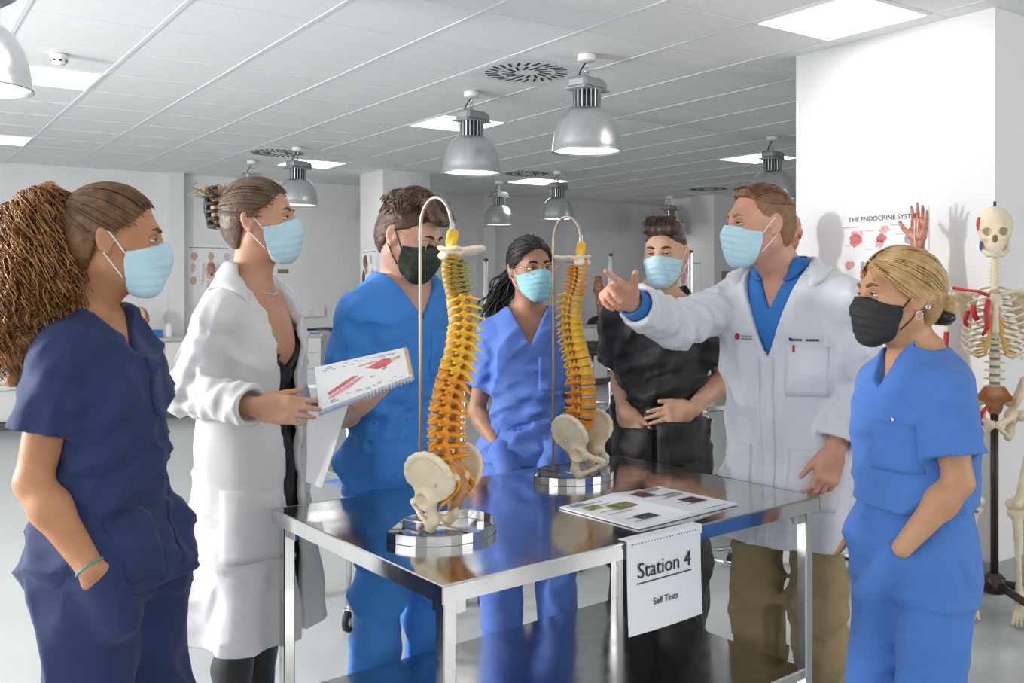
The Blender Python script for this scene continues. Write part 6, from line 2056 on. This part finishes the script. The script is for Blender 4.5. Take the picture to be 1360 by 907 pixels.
for sx in (-1, 1):
    pts = [tuple(Hd.p(sx * (.090 + .002 * math.cos(w)), -.006 + .0085 * math.sin(w), -.047 + .0105 * math.cos(w))) for w in np.linspace(0, 6.283, 19)[:-1]]
    MB().tube(pts, .0022, 6, closed=True).build('hoop_earring', mat('pearl', (.62, .55, .54), .2, coat=.5), P.o)
    pts = [tuple(Hd.p(sx * .091, -.028 + .005 * math.sin(w), -.026 + .005 * math.cos(w))) for w in np.linspace(0, 6.283, 15)[:-1]]
    MB().tube(pts, .0018, 6, closed=True).build('stud_earring', M_chrome, P.o)
# ------------------------------------------------------------------ anatomical models
M_muscle = mat('muscle_red_fibre', (.42, .07, .04), .42, color2=(.60, .36, .24), nscale=30, bump=.5, bscale=90)
flayed_head('half flayed anatomical head model on the worktop behind the navy scrubs', uv(2.44, 10.66, .878), ROOM_RZ - R(150))
# muscular arm on the shelf unit
A0 = v3(uv(4.35 - .22, 2.575, .842))
t = thing('arm_model', 'upright muscular arm model with open hand in front of the endocrine poster', 'anatomical model', tuple(A0), 0)
MB().lathe([(.0001, 0), (.09, 0), (.09, .018), (.0001, .02)], 28).build('base', M_blackplastic, t)
f = Field((-.1, -.1, .01), (.12, .1, 1.05), .005)
f.add(cone((0, 0, .02), (.0, 0, .22), .058, .062)); f.add(cone((0, 0, .22), (.005, 0, .42), .060, .046), .03)
f.add(cone((.005, 0, .42), (.012, 0, .55), .05, .056), .03); f.add(cone((.012, 0, .55), (.0, 0, .815), .054, .030), .03)
for k in range(7):
    a = k * .9
    f.add(cone((.05 * math.cos(a), .05 * math.sin(a), .1), (.045 * math.cos(a + .5), .045 * math.sin(a + .5), .4), .016, .012), .012)
    f.add(cone((.045 * math.cos(a), .045 * math.sin(a), .46), (.024 * math.cos(a + .3), .024 * math.sin(a + .3), .76), .014, .008), .010)
hand_field(f, (0, 0, .82), (.10, -.02, 1), (-.823, -.568, 0), -1, ((6, 10, 6), (4, 8, 5), (5, 9, 6), (8, 12, 8)), 6, (.65, .8, .1), 1.05)
obj('arm', f.mesh('arm'), M_muscle, t)
tn = MB()
for k in range(5):
    x = -.026 + .013 * k
    tn.tube([(x * .6, -.03, .72), (x, -.024, .84), (x * 1.25 + .012, -.016, .92)], .0028, 6)
tag(tn.build('tendons', mat('tendon_pale', (.80, .68, .56), .4), t), kind='stuff')
# foot/leg model on the far worktop
t = thing('leg_model', 'reddish lower leg model on a black base on the far worktop', 'anatomical model', uv(9.02, 10.75, .878), 0)
f = Field((-.2, -.15, .0), (.2, .15, .72), .009)
f.add(cone((0, 0, .05), (0, 0, .3), .055, .05)); f.add(cone((0, 0, .3), (-.03, 0, .52), .05, .075), .04); f.add(cone((-.03, 0, .52), (-.03, 0, .68), .075, .055), .03); f.add(cone((0, 0, .06), (.14, 0, .04), .05, .03), .03)
obj('leg', f.mesh('leg'), M_muscle, t)
f = Field((-.25, -.2, -.005), (.25, .2, .16), .009); f.add(ell((0, 0, 0), (.2, .16, .13))); f.clip(lambda X, Y, Z: .002 - Z + 0 * X)
obj('base', f.mesh('base'), M_blackplastic, t)
tag(MB().box(uv(9.55, 10.75, .92), (.25, .12, .08), ROOM_RZ, .02).build('organ_model', mat('terracotta_model', (.50, .24, .15), .5)), 'small terracotta organ model right of the far leg model', 'anatomical model')
# torso figure behind the pointing man
t = thing('muscle_torso', 'red muscle torso figure behind the pointing man\'s head at the pillar edge', 'anatomical model', (1.466, 5.02, 0), R(160))
TZ = .78
f = Field((-.26, -.2, 0), (.26, .2, 1.13), .008)
MB().lathe([(.0001, 0), (.17, 0), (.17, .02), (.15, .03), (.15, TZ - .01), (.165, TZ), (.0001, TZ)], 32).build('pedestal', M_white, t)
Hm = Head((0, .01, .97), 20, 0, 0, 1.0); head_field(f, Hm, True)
f.add(cone((0, -.01, .90), (0, -.015, .76), .054, .06), .03)
f.add(loft([(.02, 0, 0, .15, .10), (.15, 0, 0, .145, .10), (.32, 0, 0, .135, .095), (.5, 0, 0, .16, .11), (.62, 0, 0, .175, .11), (.70, 0, 0, .16, .085), (.76, 0, 0, .06, .06)], 2.2), .04)
for sx in (-1, 1): f.add(cone((sx * .06, 0, .73), (sx * .19, 0, .67), .04, .055), .05); f.add(cone((sx * .06, .08, .6), (sx * .13, .06, .62), .045, .04), .03)
f.disp(waves(9, 6, .03, .003, dirs=(.3, 0, 1), spread=.6))
obj('torso', f.mesh('torso'), M_muscle, t).location = (0, 0, TZ - .015)

# ------------------------------------------------------------------ hanging skeleton on a wheeled stand
M_sb = mat('skeleton_bone', (.82, .72, .54), .42, color2=(.72, .60, .42), nscale=18)
M_red = mat('muscle_paint_red', (.58, .025, .03), .45)
M_cart = mat('rib_cartilage_ochre', (.72, .44, .10), .45)
M_blu = mat('muscle_paint_blue', (.10, .14, .36), .5)
M_greyd = mat('skeleton_disc_grey', (.20, .26, .25), .5)
M_stand = mat('skeleton_stand_brown', (.045, .025, .022), .4)
SK = thing('skeleton_model', 'full human skeleton model with red muscle marks on a wheeled stand', 'skeleton', (2.118, 4.10, 0), -R(206))
# local: x = skeleton's right, y = forward, z up; hung so the skull top is at 1.80
def sk(name, fld, m=M_sb): return obj(name, fld.mesh(name), m, SK)
f = Field((-.1, -.12, 1.5), (.1, .14, 1.83), .004)
Hs = Head((0, .0, 1.685), 0, 0, 0, 1.0)
f.add(Hs.ell((0, -.012, .03), (.072, .094, .084))); f.add(Hs.ell((0, .03, -.025), (.05, .058, .07)), .03)
for sx in (-1, 1):
    f.add(Hs.cone((sx * .058, .02, -.018), (sx * .036, .068, -.03), .007, .010), .01)
    f.add(Hs.cone((sx * .034, .072, .018), (sx * .052, .06, .012), .008, .007), .008)
for sx in (-1, 1): f.cut(Hs.ell((sx * .031, .080, -.002), (.0190, .048, .0172)), .003)
f.cut(Hs.ell((0, .085, -.034), (.0115, .04, .017)), .003)
f.add(Hs.cone((-.018, .072, -.068), (.018, .072, -.068), .014, .014), .01)
f.cut(Hs.ell((0, .02, -.105), (.032, .05, .022)), .004)
for sx in (-1, 1): f.cut(Hs.ell((sx * .062, .03, -.055), (.018, .03, .026)), .006)
sk('skull', f)
f = Field((-.1, -.12, 1.5), (.1, .14, 1.72), .004)
for sx in (-1, 1):
    chain(f, [Hs.p(sx * .052, .0, -.03), Hs.p(sx * .048, .008, -.078), Hs.p(sx * .028, .055, -.098), Hs.p(0, .074, -.104)], [.009, .011, .0125, .013], .008)
f.add(Hs.cone((-.02, .07, -.086), (.02, .07, -.086), .008, .008), .006)
sk('jaw', f)
tt_ = MB()
for r_, zz in ((0, -.079), (1, -.089)):
    for k in range(10):
        x = -.0225 + .005 * k; tt_.box(tuple(Hs.p(x, .0845 - 14 * x * x, zz)), (.0043, .006, .009), R(190) * 0)
tag(tt_.build('teeth', mat('teeth_ivory', (.82, .77, .64), .3), SK), kind='stuff')
MB().sphere(tuple(Hs.p(.062, .01, .035)), (.012, .03, .034), 14).build('temple_muscle', M_red, SK)
MB().sphere(tuple(Hs.p(.056, .02, -.06)), (.006, .014, .022), 12).build('jaw_muscle', M_blu, SK)
MB().tube([tuple(Hs.p(0, -.01, .1)), tuple(Hs.p(0, -.01, .135))], .006, 8).build('hanging_bolt', M_rubber, SK)
# spine
def spz(z): return v3((0, -.035 + .02 * math.sin((z - .95) * 8.2) * (1 if z < 1.2 else .7), z))
zz = .985
for k in range(24):
    kd = 'L' if k < 5 else ('T' if k < 17 else 'C')
    hgt = {'L': .036, 'T': .0245, 'C': .0165}[kd]
    me = vmesh(kd, ((16 - k) // 4) if kd == 'T' else ((23 - k) // 4 if kd == 'C' else 0))
    o = bpy.data.objects.new('vertebra', me); link(o, SK)
    if len(me.materials) == 0: me.materials.append(M_sb)
    o.material_slots[0].link = 'OBJECT'; o.material_slots[0].material = M_sb
    p = spz(zz + hgt / 2); o.location = p - v3((0, .017, 0)); o.scale = (1, 1, .95 if kd == 'L' else .9)
    d_ = obj('disc', MB().lathe([(.0001, -.004), (.95, -.004), (1, 0), (.95, .004), (.0001, .004)], 16).mesh('disc'), M_greyd if k < 14 else M_sb, SK); d_.location = spz(zz); d_.scale = ({'L': .0225, 'T': .018, 'C': .014}[kd], {'L': .017, 'T': .015, 'C': .0105}[kd], 1)
    zz += hgt
ztop_ = zz
# ribs
def rib(k, sx):
    z0 = 1.165 + .0245 * (11 - k) + .01
    w = np.interp(k, [0, 2, 5, 8, 11], [.062, .105, .128, .130, .105]); dp = np.interp(k, [0, 2, 5, 8, 11], [.05, .085, .105, .11, .09])
    drop = np.interp(k, [0, 3, 8, 11], [.03, .065, .10, .07]); end = 2.75 if k < 7 else (2.55 if k < 10 else 1.7)
    pts = []
    for a in np.linspace(.12, end, 16):
        pts.append((sx * w * math.sin(a), -.035 - .035 - (dp) * math.cos(a) + dp * .75, z0 - drop * (a / 2.75) ** 1.1))
    return pts
st_top = v3((0, .095, 1.405)); st_bot = v3((0, .118, 1.255))
for k in range(12):
    for sx in (-1, 1):
        pts = rib(k, sx)
        MB().tube(pts, [.0052] * 16, 8).build('rib', M_sb, SK)
        if k < 10:
            e = v3(pts[-1]); q = min(k, 6.5) / 7
            s_ = st_top + (st_bot - st_top) * q + v3((sx * .014, 0, 0))
            mid = (e + s_) / 2 + v3((0, .012, -.012 - .008 * max(0, k - 4)))
            MB().tube([tuple(e), tuple(mid), tuple(s_)], .0062 if k > 3 else .005, 8).build('rib_cartilage', M_cart if k > 3 else M_sb, SK)
f = Field((-.05, .06, 1.2), (.05, .15, 1.44), .004)
f.add(rbox(st_top + v3((0, 0, -.02)), (.026, .006, .028), None, .005)); f.add(cone(st_top + v3((0, .002, -.04)), st_bot, .013, .016), .01); f.add(cone(st_bot, st_bot + v3((0, .0, -.035)), .009, .004), .008)
sk('breastbone', f)
for a_, b_, r_ in (((.085, .075, 1.36), (.07, .09, 1.30), .012), ((.105, .05, 1.34), (.115, .03, 1.27), .010)):
    MB().tube([a_, tuple((v3(a_) + v3(b_)) / 2 + v3((.006, .012, 0))), b_], r_, 8).build('chest_muscle', M_red, SK)
MB().tube([(.028, .112, 1.39), (.034, .118, 1.34), (.032, .124, 1.27), (.05, .115, 1.235)], [.010, .012, .010, .006], 8).build('chest_muscle', M_red, SK)
for sx in (-1, 1):
    MB().tube([tuple(st_top + v3((sx * .02, 0, .0))), (sx * .07, .085, 1.425), (sx * .12, .05, 1.43), (sx * .165, .012, 1.44)], [.008, .0065, .0065, .008], 8).build('collarbone', M_sb if sx < 0 else M_red, SK)
    f = Field((-.21, -.14, 1.2), (.21, .06, 1.47), .005)
    def blade(X, Y, Z, sx=sx):
        x = X * sx; q = (Z - 1.27) / .15
        wdt = .012 + .055 * np.clip(q, 0, 1); ys = -.085 + .25 * (x - .09)
        return np.maximum(np.abs(Y - ys) - .0045, np.maximum(np.abs(x - .105 - .02 * q) - wdt, np.maximum(1.255 - Z, Z - 1.42)))
    f.add((blade, (-.2, -.13, 1.25), (.2, .03, 1.43)))
    f.add(cone((sx * .075, -.10, 1.385), (sx * .165, -.02, 1.435), .007, .012), .008); f.add(ball((sx * .16, -.03, 1.395), .018), .012)
    sk('shoulder_blade', f)
    # arm
    sh_, el, wr = v3((sx * .178, -.01, 1.39)), v3((sx * .205, -.02, 1.095)), v3((sx * .235, .03, .875))
    f = Field(np.minimum(sh_, el) - .05, np.maximum(sh_, el) + .05, .0045)
    f.add(ball(sh_ + v3((0, 0, -.005)), .023)); f.add(cone(sh_, sh_ + (el - sh_) * .25, .017, .0115), .012); f.add(cone(sh_ + (el - sh_) * .2, sh_ + (el - sh_) * .85, .0115, .0105), .01); f.add(cone(el + v3((-.022, 0, .01)), el + v3((.022, 0, .01)), .014, .014), .018)
    hu = sk('upper_arm_bone', f)
    if sx > 0:
        MB().tube([tuple(sh_ + (el - sh_) * .5 + v3((0, .008, 0))), tuple(sh_ + (el - sh_) * .85 + v3((0, .008, 0)))], [.012, .0125], 10).build('arm_muscle', M_red, hu)
        MB().tube([tuple(sh_ + (el - sh_) * .12 + v3((.008, .009, 0))), tuple(sh_ + (el - sh_) * .4 + v3((.004, .008, 0)))], [.006, .007], 8).build('arm_muscle_mark', M_blu, hu)
    for q, off in (('forearm_bone', .014), ('forearm_bone', -.014)):
        a_ = el + v3((sx * off * .8, 0, -.005)); b_ = wr + v3((sx * off, 0, 0))
        f = Field(np.minimum(a_, b_) - .035, np.maximum(a_, b_) + .035, .0045)
        f.add(cone(a_, a_ + (b_ - a_) * .15, .0125, .008)); f.add(cone(a_ + (b_ - a_) * .1, a_ + (b_ - a_) * .85, .0075, .0075), .008); f.add(cone(a_ + (b_ - a_) * .85, b_, .008, .012), .008)
        sk(q, f)
    f = Field(wr - v3((.06, .07, .21)), wr + v3((.06, .08, .03)), .0035)
    for i in range(4): f.add(ball(wr + v3((-.016 + .011 * i, 0, -.015)), .0085), .004); f.add(ball(wr + v3((-.016 + .011 * i, .003, -.028)), .008), .004)
    for i in range(5):
        x = (-.026 + .013 * i) * 1.0
        a_ = wr + v3((x * .6, .003, -.034)); L_ = [.062, .066, .064, .058, .03][i]
        d_ = v3((x * 1.6, .01, -.06)); d_ /= np.linalg.norm(d_)
        for sgl, r_ in ((L_, .0052), (.04, .0045), (.026, .004), (.02, .0036)):
            e_ = a_ + d_ * sgl; f.add(cone(a_ + d_ * .003, e_, r_, r_ * .85), .003); f.add(ball(e_, r_ * 1.15), .002); a_ = e_; d_ = d_ + v3((0, .12, 0)); d_ /= np.linalg.norm(d_)
    sk('hand_bones', f)
# pelvis
SKP = v3((0, -.02, .955))
pe = obj('sacrum', SAC, M_sb, SK); pe.location = SKP + v3((0, -.02, -.005)); pe.scale = (1.05,) * 3
for me in (HIP_R, HIP_L):
    hb = obj('hip_bone', me, M_sb, SK); hb.location = SKP + v3((0, 0, -.025)); hb.scale = (1.05,) * 3; hb.rotation_euler = (R(8), 0, 0)
f = Field((.05, -.06, .93), (.2, .14, 1.09), .005); f.add(ell((.108, .022, 1.005), (.026, .045, .045), rotm(-20, 0, 25)))
sk('hip_muscle', f, M_red)
MB().tube([(.03, .075, .925), (.05, .075, .90), (.058, .06, .865), (.05, .03, .84)], [.008, .009, .008, .006], 8).build('hip_muscle_strip', M_red, SK)
# legs
for sx in (-1, 1):
    hp, kn, an = v3((sx * .098, .0, .885)), v3((sx * .085, .02, .49)), v3((sx * .095, -.005, .11))
    f = Field(np.minimum(hp, kn) - .07, np.maximum(hp, kn) + .07, .005)
    tro = hp + v3((sx * .055, -.01, -.02))
    f.add(ball(hp, .024)); f.add(cone(hp, tro, .015, .018), .012); f.add(cone(tro, tro + (kn - tro) * .3, .018, .0145), .012); f.add(cone(tro + (kn - tro) * .25, tro + (kn - tro) * .96, .014, .0155), .01); f.add(cone(kn + v3((-.024, -.005, .012)), kn + v3((.024, -.005, .012)), .023, .023), .025)
    sk('thigh_bone', f)
    MB().sphere(tuple(kn + v3((0, .032, .02))), (.02, .010, .022), 12).build('kneecap', M_sb, SK)
    f = Field(np.minimum(kn, an) - .06, np.maximum(kn, an) + .06, .005)
    f.add(cone(kn + v3((-.022, 0, -.025)), kn + v3((.022, 0, -.025)), .019, .019)); f.add(cone(kn + v3((0, .005, -.03)), kn + v3((0, .01, -.13)), .022, .014), .02); f.add(cone(kn + v3((0, .01, -.12)), an + v3((0, 0, .03)), .0135, .012), .01); f.add(cone(an + v3((0, 0, .03)), an, .013, .02), .012)
    sk('shin_bone', f)
    MB().tube([tuple(kn + v3((sx * .034, -.012, -.04))), tuple(kn + (an - kn) * .5 + v3((sx * .026, -.012, 0))), tuple(an + v3((sx * .024, -.005, -.005)))], [.010, .0062, .010], 10).build('calf_bone', M_sb, SK)
    if sx > 0:
        MB().tube([tuple(kn + v3((sx * .03, .012, -.03))), tuple(kn + (an - kn) * .35 + v3((sx * .022, .012, 0))), tuple(kn + (an - kn) * .6 + v3((sx * .014, .012, 0)))], [.004, .009, .003], 8).build('shin_muscle', M_red, SK)
        MB().tube([tuple(kn + v3((-.02, .028, -.028))), tuple(kn + v3((.02, .028, -.028)))], .006, 8).build('knee_mark', M_blu, SK)
    # hanging foot, toes pointing down and forward
    f = Field(an - v3((.07, .08, .13)), an + v3((.07, .17, .05)), .004)
    f.add(ball(an + v3((0, .0, -.02)), .02)); f.add(cone(an + v3((0, -.01, -.03)), an + v3((0, -.045, -.055)), .018, .02), .012); f.add(cone(an + v3((0, .01, -.025)), an + v3((0, .05, -.045)), .02, .018), .012)
    toes = []
    for i in range(5):
        x = sx * (-.024 + .013 * i); r0 = .0085 if i == 0 else .0058
        a_ = an + v3((x * .7, .052, -.046)); d_ = v3((x * .5, .07, -.042)); d_ /= np.linalg.norm(d_)
        for sgl, rr in ((.058, r0), (.024, r0 * .85), (.016, r0 * .8)):
            e_ = a_ + d_ * sgl * (1 if i else .95); f.add(cone(a_ + d_ * .003, e_, rr, rr * .85), .003); f.add(ball(e_, rr * 1.15), .002); a_ = e_
    sk('foot_bones', f)
    if sx > 0:
        for i in range(4):
            x = sx * (-.011 + .013 * i); a_ = an + v3((x * .9, .066, -.046)); MB().tube([tuple(a_), tuple(a_ + v3((x * .25, .035, -.022)))], .0045, 6).build('foot_muscle', M_red, SK)
# stand
MB().tube([(0, -.075, .13), (0, -.075, .97)], .017, 14).build('stand_pole', M_stand, SK)
MB().tube([(0, -.075, .97), (0, -.055, .985)], .010, 10).build('pole_hook', M_stand, SK)
MB().lathe([(.0001, .085), (.045, .085), (.05, .11), (.045, .15), (.025, .17), (.0001, .17)], 20, (0, -.075, 0)).build('stand_hub', M_stand, SK)
for k in range(5):
    a = k * 2 * math.pi / 5 + .95
    e = (.30 * math.cos(a), -.075 + .30 * math.sin(a))
    MB().tube([(0, -.075, .125), (e[0], e[1], .085)], [.020, .015], 10).build('stand_leg', M_stand, SK)
    MB().tube([(e[0], e[1], .05), (e[0], e[1], .10)], .009, 8).build('caster_stem', M_stand, SK)
    for s_ in (-1, 1): MB().lathe([(.0001, -.009), (.026, -.009), (.028, 0), (.026, .009), (.0001, .009)], 18, (e[0] + s_ * .012 * math.sin(a), e[1] - s_ * .012 * math.cos(a), .028), True, Matrix.Rotation(a, 3, 'Z') @ Matrix.Rotation(R(90), 3, 'X')).build('caster_wheel', M_rubber, SK)

# ------------------------------------------------------------------ spiral flip booklet held by two people
TLc, TRc, BRc, BLc = [v3(q) for q in ((-0.5277, 2.5000, 1.2311), (-0.2887, 2.5600, 1.2815), (-0.2659, 2.5000, 1.2109), (-0.4991, 2.4200, 1.1270))]
bk = thing('flip_booklet', 'spiral-bound anatomy flip booklet held between white coat and blue scrubs', 'booklet', tuple((TLc + BRc) / 2), 0)
o0 = (TLc + BRc) / 2
xax = (TRc - TLc); yax = (BLc - TLc); nn = np.cross(yax, xax); nn /= np.linalg.norm(nn)
if nn[1] > 0: nn = -nn
def bp(a, b, c=0.0): return tuple(TLc + xax * a + (BLc - TLc) * b * (1 - a) + (BRc - TRc) * b * a + nn * c - o0)
def plate(a0, a1, b0, b1, c0, c1):
    V = [bp(a, b, c) for c in (c0, c1) for a, b in ((a0, b0), (a1, b0), (a1, b1), (a0, b1))]
    return V, [(3, 2, 1, 0), (4, 5, 6, 7), (0, 1, 5, 4), (1, 2, 6, 5), (2, 3, 7, 6), (3, 0, 4, 7)]
MB().add(*plate(0, 1, 0, 1, -.016, 0)).build('page_block', M_paper, bk)
MB().add(*plate(-.01, 1.02, -.02, 1.04, -.020, -.017)).build('back_cover', mat('booklet_cover_blue', (.35, .45, .75), .4), bk)
MB().add(*plate(.965, .998, .01, .99, .0003, .001)).build('title_strip', mat('print_ochre', (.62, .40, .18), .5), bk)
def fig(poly, c, z=.0011):
    V = [bp(a, b, z) for a, b in poly]; V2 = [bp(a, b, z - .0006) for a, b in poly]; n_ = len(poly)
    MB().add(V + V2, [tuple(range(n_)), tuple(reversed(range(n_, 2 * n_)))] + [(i, n_ + i, n_ + (i + 1) % n_, (i + 1) % n_) for i in range(n_)]).build('figure_print', ink(c), bk)
fig([(.60, .30), (.72, .20), (.80, .24), (.82, .36), (.74, .46), (.62, .48), (.52, .46), (.50, .36)], 'red')
fig([(.81, .26), (.90, .22), (.91, .30), (.82, .34)], 'tan')
fig([(.30, .52), (.52, .36), (.53, .42), (.32, .60), (.12, .74), (.10, .68)], 'red')
fig([(.30, .64), (.54, .46), (.55, .50), (.34, .72), (.12, .84), (.10, .80)], 'pink')
fig([(.45, .22), (.66, .20), (.66, .24), (.46, .27)], 'tan'); fig([(.55, .62), (.74, .46), (.76, .50), (.58, .66)], 'tan')
tx = MB()
rg = np.random.RandomState(1)
for k in range(40):
    a, b = rg.uniform(.05, .88), rg.choice([.06, .1, .14, .84, .88, .92]); V = [bp(a + da, b + db, .0009) for da, db in ((0, 0), (.05, 0), (.05, .015), (0, .015))]
    tx.add(V, [(0, 1, 2, 3)])
tag(tx.build('print_lines', mat('grey_print', (.25, .25, .30), .7), bk), kind='stuff')
sp = MB()
for k in range(14):
    c = v3(bp(.50 + .48 * k / 13, 1.02, -.008)); pts = []
    for w in np.linspace(0, 6.283, 11)[:-1]: pts.append(tuple(c + nn * .010 * math.cos(w) + (yax / np.linalg.norm(yax)) * .010 * math.sin(w)))
    sp.tube(pts, .0011, 5, closed=True)
tag(sp.build('spiral_binding', M_whiteplastic, bk), kind='stuff')
